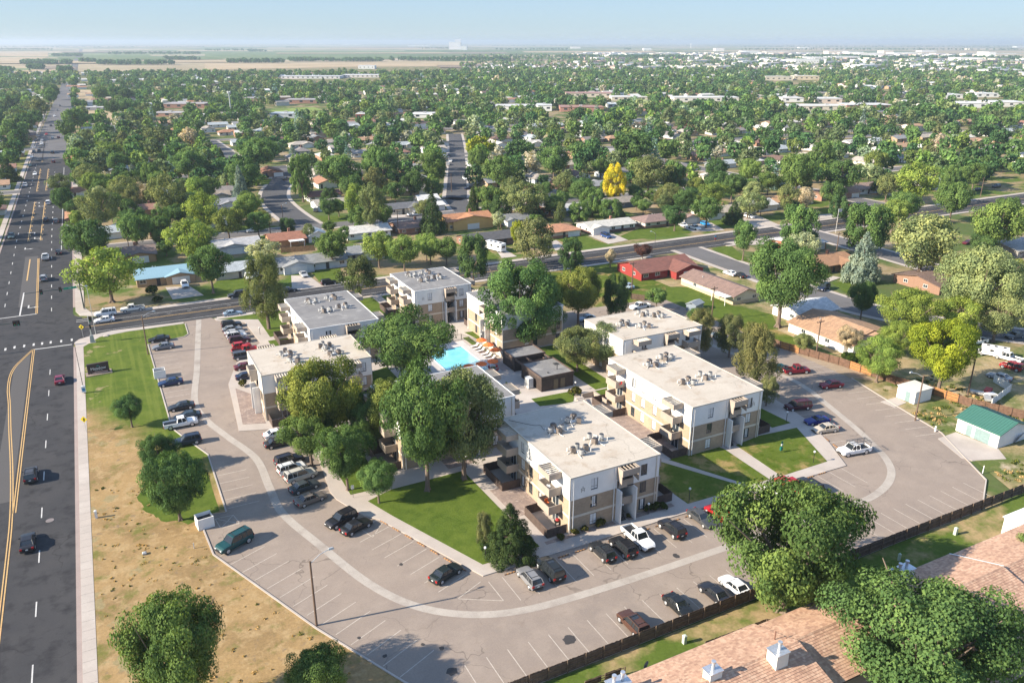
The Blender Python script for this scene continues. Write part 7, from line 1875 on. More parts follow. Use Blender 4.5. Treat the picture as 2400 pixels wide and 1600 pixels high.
# ------------------------------------------------------------------ poles, lamps, signals
WOODP = plain("weathered_pole", (.13, .085, .06), .9, var=.25)
GREENP = plain("dark_green_metal", (.02, .05, .045), .5, .2)
SILVERP = plain("silver_pole", (.52, .53, .52), .4, .4)
SIGY = plain("sign_yellow", (.80, .60, .01), .5, var=.03)
SIGG = plain("sign_green", (.01, .30, .17), .45, var=.03)
BLK = plain("signal_black", (.015, .015, .016), .5)
def height_at(base, top_uv):
    lo, hi = .3, 60.0
    for _ in range(40):
        m = (lo + hi) / 2
        if project(base[0], base[1], m)[1] > top_uv[1]: lo = m
        else: hi = m
    return lo
def lamp_pole(cr, bx, by, ty, label, arm, mat=WOODP, r=.15, z=.1, cat='street lamp'):
    b = at(cr, bx, by); h = height_at(b, uv(cr, bx, ty)); t = empty('street_lamp', (*b, z), 0, label, cat)
    MB().tube([(0, 0, 0), (0, 0, h)], [r, r * .75], 8).obj('pole', mat, t)
    a = Vector(arm); A = MB(); A.tube([(0, 0, h - .35), (a.x * .5, a.y * .5, h + .35), (a.x, a.y, h + .55)], .045, 6); A.obj('arm', SILVERP, t)
    H = MB(); H.frustum([(a.x - .15, a.y - .15), (a.x + .55, a.y - .15), (a.x + .55, a.y + .15), (a.x - .15, a.y + .15)], [(a.x - .1, a.y - .08), (a.x + .4, a.y - .08), (a.x + .4, a.y + .08), (a.x - .1, a.y + .08)], h + .45, h + .68)
    H.obj('lamp_head', SILVERP, t); return t
lamp_pole('B', 543, 1270, 932, 'brown wooden pole lamp at the dry grass kerb of the car park', (2.5, .55))
lamp_pole('E', 1090, 1040, 757, 'wooden pole lamp beside the verge, above the parked black car', (2.4, .6))
lamp_pole('R5', 755, 1080, 525, 'wooden pole lamp beside the white shed', (-2.2, 1.2))
lamp_pole('N', 880, 770, 592, 'wooden street lamp pole on the winding street', (1.6, 0), r=.14)
lamp_pole('M', 30, 690, 600, 'curved silver street lamp on the far verge of the main road', (1.8, 0), SILVERP, .09); lamp_pole('O', 2095, 985, 850, 'thin dark lamp pole on the avenue above the purple tree', (-1.4, 1.0), DMETAL, .08)
lamp_pole('E', 705, 892, 552, 'tall thin silver pole at the crossing corner lawn', (-.3, 0), SILVERP, .07)
p = at('R3', 220, 940); h = height_at(p, uv('R3', 75, 315))
t = empty('bus_stop_sign', (*p, .12), 0, 'tall thin dark pole with a white and blue box at the walk edge', 'sign'); MB().tube([(0, 0, 0), (0, 0, h)], [.07, .05], 6).obj('pole', DMETAL, t); MB().box(-.38, -.2, .2, .38, .2, 1.5).obj('box', WFRAME, t); MB().box(-.26, -.22, .45, .26, -.203, 1.15).obj('panel', plain("panel_blue", (.03, .22, .42), .5), t); MB().cyl((0, 0), .1, .1, 1.55, 1.7, 8).obj('collar', WFRAME, t)
POLES = []
def power_pole(cr, bx, by, ty, label, crossarm=True):
    b = at(cr, bx, by); h = min(13, height_at(b, uv(cr, bx, ty))); t = empty('power_pole', (*b, .05), 0, label, 'power pole', 'wooden power poles')
    MB().tube([(0, 0, 0), (0, 0, h)], [.17, .12], 8).obj('pole', WOODP, t)
    if crossarm:
        MB().box(-1.1, -.06, h - .7, 1.1, .06, h - .57).obj('crossarm', WOODP, t)
        for x in (-1, -.4, .4, 1): MB().cyl((x, 0), .05, .04, h - .57, h - .4, 6).obj('insulator', GREENP, t)
    POLES.append((b[0], b[1], h)); return t
power_pole('Q', 300, 1182, 955, 'wooden power pole behind the plain cream roof, beside the long beige house'); power_pole('Q', 985, 1420, 1172, 'wooden power pole in front of the tan-roofed house'); power_pole('R5', 1395, 785, 200, 'tall wooden power pole beside the white plank fence'); power_pole('O', 765, 715, 552, 'wooden power pole beside the yellow stucco house'); power_pole('O', 1565, 660, 490, 'wooden power pole in front of the navy-walled house'); power_pole('N', 1935, 865, 640, 'wooden power pole beside the dark brick house'); power_pole('M', 1500, 1490, 1250, 'wooden power pole in front of the ochre-gabled brown roof'); power_pole('G', 1125, 215, 35, 'wooden pole at the corner of the red house yard'); power_pole('Q', 1115, 770, 600, 'thin wooden pole beside the white shed house'); power_pole('O', 1885, 1360, 1110, 'wooden pole left of the red house porch'); power_pole('N', 765, 895, 755, 'short wooden pole beside the terracotta roof'); power_pole('Q', 2065, 370, 240, 'wooden pole beside the far right street'); power_pole('O', 228, 470, 300, 'wooden pole along the second street'); power_pole('Q', 320, 170, 95, 'wooden pole among the houses behind the avenue row')
def span(a, b, lb, sag=.8, offs=(-.9, 0, .9)):
    wr = MB()
    for o in offs:
        P = [((a[0] + (b[0] - a[0]) * k / 8) + o, a[1] + (b[1] - a[1]) * k / 8, a[2] + (b[2] - a[2]) * k / 8 - .4 - sag * 4 * (k / 8) * (1 - k / 8)) for k in range(9)]
        wr.tube(P, .013, 3)
    w = wr.obj('power_line', DMETAL); tag(w, lb, 'wires')
span(POLES[0], POLES[1], 'three overhead wires crossing in front of the tall ash to the tan-roofed house'); span(POLES[1], POLES[2], 'three overhead wires above the brown boundary fence'); span(POLES[0], POLES[7], 'three overhead wires from the beige house to the red house yard'); span(POLES[3], POLES[4], 'three overhead wires behind the orange hip-roofed house'); span(POLES[5], POLES[3], 'three overhead wires behind the yellow stucco house')
# globe lamps on short black posts
def globe(cr, x, y, by, label):
    b = at(cr, x, by); t = empty('lamp_post', (*b, .28), 0, label, 'lamp post', 'globe lamps beside the walks'); h = max(1.6, min(3.2, height_at(b, uv(cr, x, y)) - .3))
    MB().tube([(0, 0, 0), (0, 0, h)], .05, 6).obj('post', BLK, t); MB().ball((0, 0, h + .16), .2).obj('globe', WFRAME, t)
for a in (('C', 85, 862, 940, 'globe lamp at the corner of the courtyard lawn, below the evergreen'), ('C', 1152, 552, 625, 'globe lamp at the lawn edge right of the nearest block'), ('D', 318, 150, 210, 'globe lamp at the walk beside the maroon minivan'), ('D', 460, 358, 420, 'globe lamp on the bright lawn facing the work pickup'), ('F', 345, 690, 742, 'globe lamp on the lawn below the tall pine'), ('R6', 1778, 668, 780, 'globe lamp beside the pale tree trunk near the courtyard walk'), ('C', 938, 648, 690, 'globe lamp in the shrub clump right of the stair'), ('G', 780, 778, 830, 'globe lamp at the corner of the dark pool house'), ('R4', 618, 262, 330, 'globe lamp behind the farthest orange umbrella')): globe(*a)
t = empty('sign_post', (*at('R6', 738, 1055), .28), 0, 'white parking sign on a thin post at the walk bend', 'sign'); MB().tube([(0, 0, 0), (0, 0, 2.3)], .03, 6).obj('post', DMETAL, t); MB().box(-.22, -.03, 1.5, .22, -.005, 2.2).obj('panel', WFRAME, t)

def text(body, size, parent, loc, mat, depth=.015):
    cu = bpy.data.curves.new('lettering', 'FONT'); cu.body = body; cu.size = size; cu.align_x = 'CENTER'; cu.align_y = 'CENTER'; cu.extrude = depth
    o = bpy.data.objects.new('lettering', cu); me = bpy.data.meshes.new_from_object(o); bpy.data.objects.remove(o); me.materials.clear(); me.materials.append(mat)
    n = len(me.vertices); co = np.zeros(n * 3); me.vertices.foreach_get('co', co); co = co.reshape(-1, 3)[:, [0, 2, 1]] * np.array([1, -1, 1]); me.vertices.foreach_set('co', co.ravel())
    return link('lettering', me, parent, loc)
def signal_head(parent, loc, n=3, rz=0):
    m = MB(); m.box(-.2, -.14, -.5, .2, .14, .5); m.box(-.34, .141, -.65, .34, .17, .65); o = m.obj('signal_head', BLK, parent, loc, rz)
    for k in range(3):
        c = MB(); c.cyl((0, .0), .12, .12, -.2, -.145, 10, axis='y'); link('lens', c.mesh('lens', [plain("lens_red", (.12, .01, .01), .3), plain("lens_amber", (.14, .09, .01), .3), plain("lens_green", (.01, .35, .2), .3)][k]), o, (0, 0, .32 - k * .32))
def mast(base, h, arm_to, label, heads, sign=None, mat=GREENP):
    t = empty('traffic_signal', (*base, .14), 0, label, 'traffic light'); a = Vector((arm_to[0] - base[0], arm_to[1] - base[1]))
    MB().tube([(0, 0, 0), (0, 0, h + 2.0)], [.17, .12], 8).obj('pole', mat, t); MB().cyl((0, 0), .3, .3, 0, .15, 10).obj('base', CONC, t)
    MB().tube([(0, 0, h), (a.x * .5, a.y * .5, h + .15), (a.x, a.y, h + .2)], [.11, .09, .06], 6).obj('mast_arm', mat, t)
    for f in heads: signal_head(t, (a.x * f, a.y * f - .25, h + .1))
    if sign:
        f, txt = sign; s = MB().box(-1.5, -.03, -.28, 1.5, .03, .28).obj('street_sign', SIGG, t, (a.x * f, a.y * f - .16, h + .15), math.atan2(a.y, a.x) + math.pi)
        text(txt, .42, s, (0, -.036, 0), WFRAME, depth=.004)
    return t
b0 = at('E', 620, 705); tipz = 6.0; tip = at('E', 178, 600, tipz)
mast(b0, height_at(b0, uv('E', 585, 545)), tip, 'green traffic light mast with a street name sign over the north lanes', [.36, .70], (.18, 'S St'))
signal_t = mast((-36.0, 204.5), 6.2, at('E', 168, 805, 6.3), 'green traffic light arm reaching in from the frame edge over the crossing', [.90, .945])
b1 = at('E', 682, 950); t = empty('traffic_signal', (*b1, .14), 0, 'silver signal pole with a grey cabinet foot on the crossing corner lawn', 'traffic light'); h = height_at(b1, uv('E', 658, 757))
MB().tube([(0, 0, .9), (0, 0, h)], [.11, .09], 8).obj('pole', SILVERP, t); MB().frustum([(-.5, -.35), (.5, -.35), (.5, .35), (-.5, .35)], [(-.35, -.25), (.35, -.25), (.35, .25), (-.35, .25)], 0, 1.7).obj('cabinet', METAL, t); MB().box(-.7, -.55, -.02, .7, .55, -.001).obj('base', CONC, t)
signal_head(t, (.3, 0, h - .9)); signal_head(t, (.1, -.3, h - 2.6), rz=PI2)
def ped_sign(cr, x, y, by, label):
    b = at(cr, x, by); t = empty('warning_sign', (*b, .1), 0, label, 'warning sign', 'yellow crossing signs'); h = 2.6
    MB().tube([(0, 0, 0), (0, 0, h)], .035, 6).obj('post', SILVERP, t)
    s = 0.62; d = MB(); d.face([(0, -.045, h - s), (s, -.045, h), (0, -.045, h + s), (-s, -.045, h)]); d.face([(0, -.02, h - s), (-s, -.02, h), (0, -.02, h + s), (s, -.02, h)])
    q = [(0, h - s), (s, h), (0, h + s), (-s, h)]
    for i in range(4): a, c = q[i], q[(i + 1) % 4]; d.face([(a[0], -.02, a[1]), (c[0], -.02, c[1]), (c[0], -.045, c[1]), (a[0], -.045, a[1])])
    pn = d.obj('panel', SIGY, t, rz=-YAW)
    f = MB(); f.ball((0, 0, .27), .075, 8, 5); f.tube([(0, 0, .18), (-.02, 0, -.06)], .06, 6); f.tube([(-.02, 0, -.05), (.12, 0, -.34)], .035, 5); f.tube([(-.02, 0, -.05), (-.14, 0, -.34)], .035, 5); f.tube([(0, 0, .13), (.15, 0, -.02)], .028, 5); f.tube([(0, 0, .13), (-.14, 0, .0)], .028, 5)
    f.obj('walker_symbol', BLK, pn, (0, -.06, h))
ped_sign('R3', 205, 115, 180, 'yellow diamond pedestrian sign at the crossing corner'); ped_sign('R3', 250, 1400, 1475, 'yellow diamond pedestrian sign beside the walk, below the bus stop pole')

# estate sign on the verge
sp = at('R1', 830, 880); t = empty('estate_sign', (*sp, .12), rad(4), 'dark brown estate sign with white lettering on the green verge', 'sign')
MB().box(-2.5, -1.3, 0, 2.5, 1.2, .12).obj('bed', GRAVEL, t)
fr = MB(); fr.box(-1.9, -.18, .3, 1.9, .18, 2.1); fr.box(-2.05, -.22, 0, -1.75, .22, 2.25); fr.box(1.75, -.22, 0, 2.05, .22, 2.25); fr.box(-2.1, -.25, 2.1, 2.1, .25, 2.3); fr.obj('frame', plain("sign_brown", (.055, .035, .033), .7), t)
text('Meadow', .85, t, (0, -.2, 1.15), WFRAME); text('apartments', .34, t, (0, -.2, .62), METAL)
lg = MB(); lg.face([(-.45, -.2, 1.55), (0, -.2, 1.95), (.45, -.2, 1.55)]); lg.obj('emblem', plain("sign_teal", (.02, .14, .13), .5), t)
# stone edge of the sign bed
MB().box(-2.6, -1.42, 0, 2.4, -1.3, .22).obj('bed_edge', plain("sandstone", (.45, .33, .22), .9), t)
# small things on the verge
def post(cr, x, by, h, w, mat, label, cat, nm, z=.1):
    b = at(cr, x, by); t = empty(nm, (*b, z), 0, label, cat); MB().box(-w, -w, 0, w, w, h).obj('body', mat, t); MB().frustum([(-w * 1.15, -w * 1.15), (w * 1.15, -w * 1.15), (w * 1.15, w * 1.15), (-w * 1.15, w * 1.15)], [(-w * .6, -w * .6), (w * .6, -w * .6), (w * .6, w * .6), (-w * .6, w * .6)], h + .003, h + .12).obj('cap', mat, t)
post('A', 508, 705, 1.2, .17, WFRAME, 'white utility marker on the dry grass beside the walk', 'utility box', 'utility_box'); post('A', 1020, 865, .8, .05, WFRAME, 'thin white marker post near the dry grass kerb', 'marker post', 'marker_post'); post('A', 760, 895, .25, .25, METAL, 'small grey meter lid in the dry grass', 'meter box', 'meter_box'); post('R5', 1000, 1215, 1.0, .12, WFRAME, 'white utility marker in the weeds by the garage drive', 'utility box', 'utility_box'); post('S1', 1132, 1225, 1.1, .2, plain("pale_green_box", (.50, .56, .46), .6), 'pale green utility pedestal behind the plank fence, left one', 'utility box', 'utility_box'); post('S2', 770, 500, 1.0, .14, plain("pale_green_box", (.5, .56, .46), .6), 'pale green utility pedestal by the fence near the big ash', 'utility box', 'utility_box'); post('S2', 1262, 275, 1.1, .2, plain("pale_green_box", (.5, .56, .46), .6), 'pale green utility pedestal by the fence, right one', 'utility box', 'utility_box'); post('D', 1350, 470, 1.3, .06, WFRAME, 'thin white post at the angle of the car park kerb', 'marker post', 'marker_post'); post('E', 780, 905, .15, .5, CONC, 'flat concrete pad on the lawn near the crossing', 'concrete pad', 'concrete_pad')
dw_ = at('D', 290, 365); t = empty('waste_station', (*dw_, .3), 0, 'green dog waste station on the bright lawn', 'waste station'); MB().tube([(0, 0, 0), (0, 0, 2.1)], .04, 6).obj('post', GREENP, t); MB().box(-.2, -.16, .4, .2, .16, 1.0).obj('bin', plain("station_green", (.0, .13, .10), .5), t); MB().box(-.18, -.12, 1.3, .18, .0, 1.6).obj('dispenser', WFRAME, t); MB().box(-.2, -.05, 1.65, .2, -.02, 2.1).obj('panel', plain("station_green", (.0, .13, .10), .5), t)
def bins(cr, x, y, rz, label):
    b = at(cr, x, y); t = empty('bin_enclosure', (*b, .14), rz, label, 'bin enclosure'); t.scale = (.76, .8, .9); m = MB()
    m.box(-1.5, -1.25, 0, 1.5, -1.1, 1.9).box(-1.5, 1.1, 0, 1.5, 1.25, 1.9).box(-1.5, -1.09, 0, -1.36, 1.09, 1.9); m.obj('screen', STUCCO, t)
    g = MB(); g.box(1.36, -1.09, .1, 1.44, -.02, 1.8).box(1.36, .02, .1, 1.44, 1.09, 1.8); g.obj('gate', STUCCO, t)
    d = MB(); d.frustum([(-1.1, -.85), (1.1, -.85), (1.1, .85), (-1.1, .85)], [(-1.2, -.95), (1.2, -.95), (1.2, .95), (-1.2, .95)], .15, 1.3); d.obj('skip', plain("skip_navy", (.03, .04, .07), .6), t); l = MB(); l.box(-1.22, -.97, 1.31, -.05, .97, 1.37).box(.05, -.97, 1.31, 1.22, .97, 1.37); l.obj('lid', BLK, t)
bins('A', 1078, 745, .12, 'white open-topped bin enclosure at the corner of the hatched bay'); bins('E', 1178, 1205, 0, 'white bin enclosure beside the dark blue car on the verge row')
# wheel stops: short striped kerb blocks before the walk
WS = plain("wheel_stop_paint", (.16, .085, .05), .85)
def wheel_stop(x, y, rz, lb):
    t = empty('wheel_stop', (x, y, .14), rz, lb, 'wheel stop', 'wheel stops along the walks'); MB().frustum([(-.85, -.09), (.85, -.09), (.85, .09), (-.85, .09)], [(-.85, -.06), (.85, -.06), (.85, .06), (-.85, .06)], 0, .12).obj('block', WS, t)
    for i in range(3): MB().box(-.5 + i * .45, -.092, .02, -.28 + i * .45, .092, .124).obj('stripe', plain("stripe_orange", (.42, .22, .08), .8), t)
ords = ['first', 'second', 'third', 'fourth', 'fifth', 'sixth', 'seventh', 'eighth', 'ninth', 'tenth', 'eleventh', 'twelfth', 'thirteenth', 'fourteenth', 'fifteenth', 'sixteenth', 'seventeenth', 'eighteenth', 'nineteenth', 'twentieth', 'twenty-first', 'twenty-second', 'twenty-third', 'twenty-fourth', 'twenty-fifth', 'twenty-sixth', 'twenty-seventh', 'twenty-eighth', 'twenty-ninth', 'thirtieth', 'thirty-first', 'thirty-second', 'thirty-third', 'thirty-fourth', 'thirty-fifth', 'thirty-sixth', 'thirty-seventh', 'thirty-eighth', 'thirty-ninth', 'fortieth', 'forty-first', 'forty-second', 'forty-third', 'forty-fourth', 'forty-fifth', 'forty-sixth', 'forty-seventh', 'forty-eighth', 'forty-ninth', 'fiftieth']
for i in range(22):
    x = 40.5 + i * 2.72
    if x < 101: wheel_stop(x, 78.95, 0, ords[i] + ' wheel stop from the corner along the walk before the nearest block')
for i in range(7):
    p = Vector((37, 80)) + ax * (3.3 + i * 2.7) + Vector((-ax.y, ax.x)) * .7; wheel_stop(p.x, p.y, an, ords[i] + ' wheel stop from the corner along the slanting lawn walk')
for i in range(5):
    p = Vector((105.8, 84.8)) + cx_ * i * 2.75 + Vector((1.2, -.2)); wheel_stop(p.x, p.y, cn, ords[i] + ' wheel stop from the corner along the eastern walk')

# ------------------------------------------------------------------ fences
FW = plain("old_fence_wood", (.115, .075, .055), .9, var=.35, scale=2.5); FW2 = plain("fence_rail_wood", (.17, .115, .08), .9, var=.3, scale=2.5); FWT = plain("new_fence_wood", (.36, .20, .10), .9, var=.25, scale=2.0)
def plank_fence(path, label, h=1.75, bay=2.4, mat=FW, rails='near', pw=.15, z=.1, patch=None, name='plank_fence'):
    t = empty(name, (path[0][0], path[0][1], z), 0, label, 'fence'); ox, oy = path[0]
    r = random.Random(3); var = []
    for v in range(4):
        m = MB(); n = int(bay / pw)
        for i in range(n): hh = h + r.uniform(-.05, .05); m.box(i * pw + .008, -.012 + r.uniform(-.006, .006), .04 + r.uniform(0, .04), (i + 1) * pw - .008, .012, hh, bottom=False)
        var.append(m)
    rl = MB().box(0, -.07, 0, bay, -.03, .09); ps = MB().box(-.05, -.16, 0, .05, -.075, h + .08)
    pm = [m.mesh('fence_panel', mat) for m in var]; pm2 = [m.mesh('fence_panel', patch or mat) for m in var]; rm = rl.mesh('rail', FW2 if mat is FW else mat); psm = ps.mesh('post', FW2 if mat is FW else mat)
    k = 0
    for a, b in zip(path, path[1:]):
        L = math.hypot(b[0] - a[0], b[1] - a[1]); ang = math.atan2(b[1] - a[1], b[0] - a[0]); n = max(1, round(L / bay)); s = L / n / bay
        for i in range(n):
            x, y = a[0] + (b[0] - a[0]) * i / n - ox, a[1] + (b[1] - a[1]) * i / n - oy; k += 1
            link('fence_panel', (pm2 if patch and k % 7 in (2, 3) else pm)[k % 4], t, (x, y, 0), ang, scale=(s, 1, 1)); link('post', psm, t, (x, y, 0), ang)
            for zz in (.25, .85, 1.45): link('rail', rm, t, (x, y, zz * h / 1.75), ang, scale=(s, 1, 1))
    link('post', psm, t, (path[-1][0] - ox, path[-1][1] - oy, 0), 0)
    return t
plank_fence([(23.5, 60.25), (122.6, 60.25), (147, 60.6)], 'long dark plank fence with exposed rails along the southern edge of the car park')
plank_fence([(133.3, 128), (133.5, 124.5), (137.4, 111.3), (139.2, 98.3), (141.5, 91.2), (142.8, 84.2), (146.7, 76.1), (152, 64)], 'brown boundary fence behind the white shed, with a few new orange planks', h=1.8, mat=plain("brown_fence_wood", (.15, .085, .055), .9, var=.3, scale=2), patch=plain("orange_plank", (.42, .20, .07), .9, var=.2))
plank_fence([at('N', 860, 1035), at('N', 1170, 1010)], 'orange-brown plank fence behind the long grey roof', mat=FWT, h=1.9); plank_fence([at('M', 1660, 1035), at('M', 1990, 1030)], 'tan plank fence behind a narrow green lawn', mat=FWT, h=2.0); plank_fence([at('M', 1730, 1262), at('M', 1960, 1245)], 'red-brown plank fence beside the brown roof', mat=plain("red_fence_wood", (.22, .075, .045), .9, var=.2), h=1.9)
plank_fence([(146.5, 82.6), (156.5, 85.2), (158.5, 90)], 'white plank fence round the cluttered yard', mat=WFRAME, h=1.7, name='plank_fence'); plank_fence([(53.8, 55.9), (63.0, 55.6), (65.6, 53.2)], 'low dark garden fence beside the shingled roof eave', h=1.3); plank_fence([at('S2', 1690, 215), at('S2', 1850, 215), at('S2', 1867, 130)], 'short brown screen fence beside the white flat roof', h=1.6); plank_fence([(38.5, 57.4), (43.6, 57.2)], 'low open rail fence beside the twin flue chimney', h=1.0, pw=.4)
plank_fence([at('O', 690, 820), at('O', 620, 700)], 'dark fence between the yellow house and the white garage', h=1.7); plank_fence([at('G', 1120, 265), at('G', 1200, 275)], 'grey-brown fence behind the plain cream roof', h=1.6)

# ------------------------------------------------------------------ shed, garage
t = empty('white_shed', (136.6, 92.0, .12), 0, 'small white flat-roofed shed with a grey-green door', 'shed'); m = MB(); m.box(-2.4, -2.0, 0, 2.4, 2.0, 2.5); m.obj('wall', STUCCO, t); r = MB(); r.box(-2.55, -2.15, 2.502, 2.55, 2.15, 2.62); r.obj('roof', plain("pale_roof", (.62, .60, .56), .8), t); MB().box(-2.47, -.9, .03, -2.41, .1, 2.1).obj('door', plain("grey_green_door", (.20, .28, .28), .6), t)
GRM = plain("green_metal_roof", (.05, .15, .115), .5, var=.08)
t = empty('garage', (135.3, 75.2, .12), 0, 'white garage with green metal roof and two grey-green doors', 'garage'); m = MB(); gable_walls(m, -4.1, -3.9, 4.1, 3.9, 2.8, 1.4, 'y'); m.obj('wall', STUCCO, t); r = MB(); gable_roof(r, -4.1, -3.9, 4.1, 3.9, 2.8, 1.4, ov=.35, axis='y'); ro = r.obj('roof', GRM, t)
for k in range(17):
    y = -4.0 + k * .5; s = MB()
    for sx in (-1, 1): s.tube([(sx * 4.42, y, 2.72), (0, y, 4.225)], .025, 4)
    s.obj('roof_seam', GRM, ro)
GGD = plain("grey_green_door", (.20, .28, .28), .6)
g = MB(); g.box(-4.17, -2.3, .03, -4.11, .4, 2.15); [g.box(-4.185, -2.3, .5 + i * .5, -4.171, .4, .53 + i * .5) for i in range(3)]; g.obj('garage_door', GGD, t); MB().box(-4.17, 1.0, .03, -4.11, 2.0, 2.1).obj('door', GGD, t)
lp = empty('scrap_boards', (136, 70.3, .12), .3, 'boards and a white panel leaning on the green-roofed garage', 'boards')
for i in range(4): b = MB(); b.face([(i * .7, .9, 0), (i * .7 + .6, .9, 0), (i * .7 + .6, .2, 1.4), (i * .7, .2, 1.4)]); b.face([(i * .7, .95, 0), (i * .7, .25, 1.4), (i * .7 + .6, .25, 1.4), (i * .7 + .6, .95, 0)]); b.obj('board', STUCCO if i == 2 else FW2, lp)
br = MB(); r = random.Random(4)
for i in range(60):
    x, y, a = r.uniform(150, 162), r.uniform(66, 78), r.uniform(0, 6.28); l = r.uniform(1.5, 4.5); br.tube([(x, y, r.uniform(.1, .8)), (x + math.cos(a) * l / 2, y + math.sin(a) * l / 2, r.uniform(.4, 1.4)), (x + math.cos(a + .3) * l, y + math.sin(a + .3) * l, r.uniform(.1, .9))], [.06, .04, .02], 4)
o = br.obj('brushwood', plain("dead_wood", (.30, .25, .19), .95, var=.2)); tag(o, 'heap of cut bare branches behind the green-roofed garage', 'branches', kind='stuff')
# back yard clutter behind the white plank fence
r = random.Random(8)
for i, (x, y) in enumerate([(148.5, 84.6), (150.5, 85.5), (152.2, 87.0), (149.3, 87.4)]):
    t = empty('yard_trailer', (x, y, .1), r.uniform(0, 3), 'junk trailer in the yard behind the white plank fence, %s one' % ['nearest', 'second', 'farthest', 'left'][i], 'trailer', 'trailers in the cluttered yard'); MB().box(-1.2, -.6, .4, 1.2, .6, .8).obj('bed', [METAL, WFRAME, RED, METAL][i], t)
    for s in (-1, 1): MB().cyl((0, .3), .3, .3, s * .66 - .07, s * .66 + .07, 10, axis='y').obj('wheel', RUBBER, t)

# ------------------------------------------------------------------ shingled houses south of the fence
def shingle_mat():
    m, nt, b = nt_new("wood_shingles")
    isl = N(nt, "ShaderNodeNewGeometry").outputs['Random Per Island']
    c = ramp(nt, isl, [(0, (.35, .205, .14)), (.3, (.43, .26, .178)), (.65, (.49, .305, .205)), (1, (.54, .36, .25))])
    c = mix(nt, c, ramp(nt, noise(nt, objpos(nt), .35, 4), [(.3, .88), (.7, 1.12)]), 1.0, 'MULTIPLY')
    nt.links.new(c, b.inputs['Base Color']); b.inputs['Roughness'].default_value = .95
    return m
SHINGLES = shingle_mat()
def shingle_slope(parent, x0, x1, y0, z0, y1, z1, seed, cut=None):
    """shingles from the eave (y0, z0) up to the ridge (y1, z1)"""
    r = random.Random(seed); L = math.hypot(y1 - y0, z1 - z0); ty, tz = (y1 - y0) / L, (z1 - z0) / L; ny, nz = (-tz, ty) if ty > 0 else (tz, -ty)
    m = MB(); row = .30; n = int(L / row)
    for j in range(n + 1):
        s0 = j * row; s1 = min(L, s0 + row * 1.25); x = x0 - r.random() * .3
        while x < x1:
            w = r.uniform(.26, .44); a, b = max(x, x0), min(x + w - .012, x1); x += w
            if b - a < .05: continue
            if cut and not cut((a + b) / 2, s0 / L): continue
            lift = .045 + r.uniform(0, .02); o = .01
            P = lambda xx, s, l: (xx, y0 + ty * s + ny * l, z0 + tz * s + nz * l)
            m.face([P(a, s0, lift), P(b, s0, lift), P(b, s1, o), P(a, s1, o)]); m.face([P(a, s0, 0), P(b, s0, 0), P(b, s0, lift), P(a, s0, lift)])
    o = m.obj('shingles', SHINGLES, parent); o['kind'] = 'stuff'; return o
def condo(x0, x1, ye, yr, ys, ze, zr, label):
    t = empty('shingled_house', (0, 0, .1), 0, label, 'house'); ze -= .1; zr -= .1
    m = MB(); m.box(x0 + .5, ys + .6, 0, x1 - .5, ye - .6, ze - .25)
    for x in (x0 + .5, x1 - .5): m.face([(x, ys + .6, ze - .25), (x, ye - .6, ze - .25), (x, yr, zr - .25)])
    m.obj('wall', plain("condo_siding", (.34, .25, .19), .85), t)
    r = MB()
    r.face([(x0, ye, ze), (x1, ye, ze), (x1, yr, zr), (x0, yr, zr)][::-1]); r.face([(x0, ys, ze - (0 if abs(ys) else 0)), (x1, ys, ze), (x1, yr, zr), (x0, yr, zr)])
    r.face([(x0, ye, ze - .22), (x1, ye, ze - .22), (x1, ye, ze), (x0, ye, ze)][::-1])
    for x in (x0, x1): r.face([(x, ys, ze - .22), (x, ys, ze), (x, yr, zr), (x, yr, zr - .22)]); r.face([(x, ye, ze - .22), (x, yr, zr - .22), (x, yr, zr), (x, ye, ze)])
    r.face([(x0, ye, ze - .2), (x1, ye, ze - .2), (x1, yr, zr - .2), (x0, yr, zr - .2)]); r.face([(x0, ys, ze - .2), (x0, yr, zr - .2), (x1, yr, zr - .2), (x1, ys, ze - .2)])
    ro = r.obj('roof', plain("roof_underlay", (.20, .125, .095), .95), t)
    shingle_slope(ro, x0, x1, ye, ze, yr, zr, 1); shingle_slope(ro, x0, x1, ys, ze, yr, zr, 2)
    rc = MB(); n = int((x1 - x0) / .35)
    for i in range(n): a = x0 + i * .35; rc.face([(a, yr - .16, zr + .0), (a + .33, yr - .16, zr + .0), (a + .33, yr, zr + .10), (a, yr, zr + .10)]); rc.face([(a, yr + .16, zr + .0), (a, yr, zr + .10), (a + .33, yr, zr + .10), (a + .33, yr + .16, zr + .0)])
    o = rc.obj('ridge_shingles', SHINGLES, ro); o['kind'] = 'stuff'
    gt = MB().box(x0, ye + .002, ze - .2, x1, ye + .12, ze - .04); gt.obj('gutter', plain("gutter_paint", (.33, .27, .22), .6), ro)
    return t, ro
c1, r1 = condo(34.0, 57.6, 52.5, 46.3, 38.5, 5.0, 7.4, 'shingled house at the lower edge with three white chimneys'); c2, r2 = condo(57.8, 67.5, 52.2, 47.0, 41.8, 4.9, 6.9, 'short shingled wing half hidden by the lowest big ash'); c3, r3 = condo(74.5, 88.9, 51.0, 44.4, 36.0, 5.0, 7.4, 'shingled house with white flashing strip, right of the lowest big ash'); c4, r4 = condo(89.1, 108.0, 51.0, 44.6, 36.5, 4.75, 7.0, 'shingled house at the lower right edge, one step lower than its neighbour')
MB().box(88.9, 44.5, 0, 89.08, 51.0, .01).obj('flashing', WFRAME, r3, (0, 0, 0)) if False else None
fl = MB(); fl.face([(88.78, 51.02, 5.0), (89.0, 51.02, 5.0), (89.0, 44.4, 7.42), (88.78, 44.4, 7.42)]); fl.face([(89.0, 51.02, 5.0), (89.0, 51.02, 4.7), (89.0, 44.4, 7.0), (89.0, 44.4, 7.42)]); fl.obj('flashing', WFRAME, r3, (0, 0, .02))
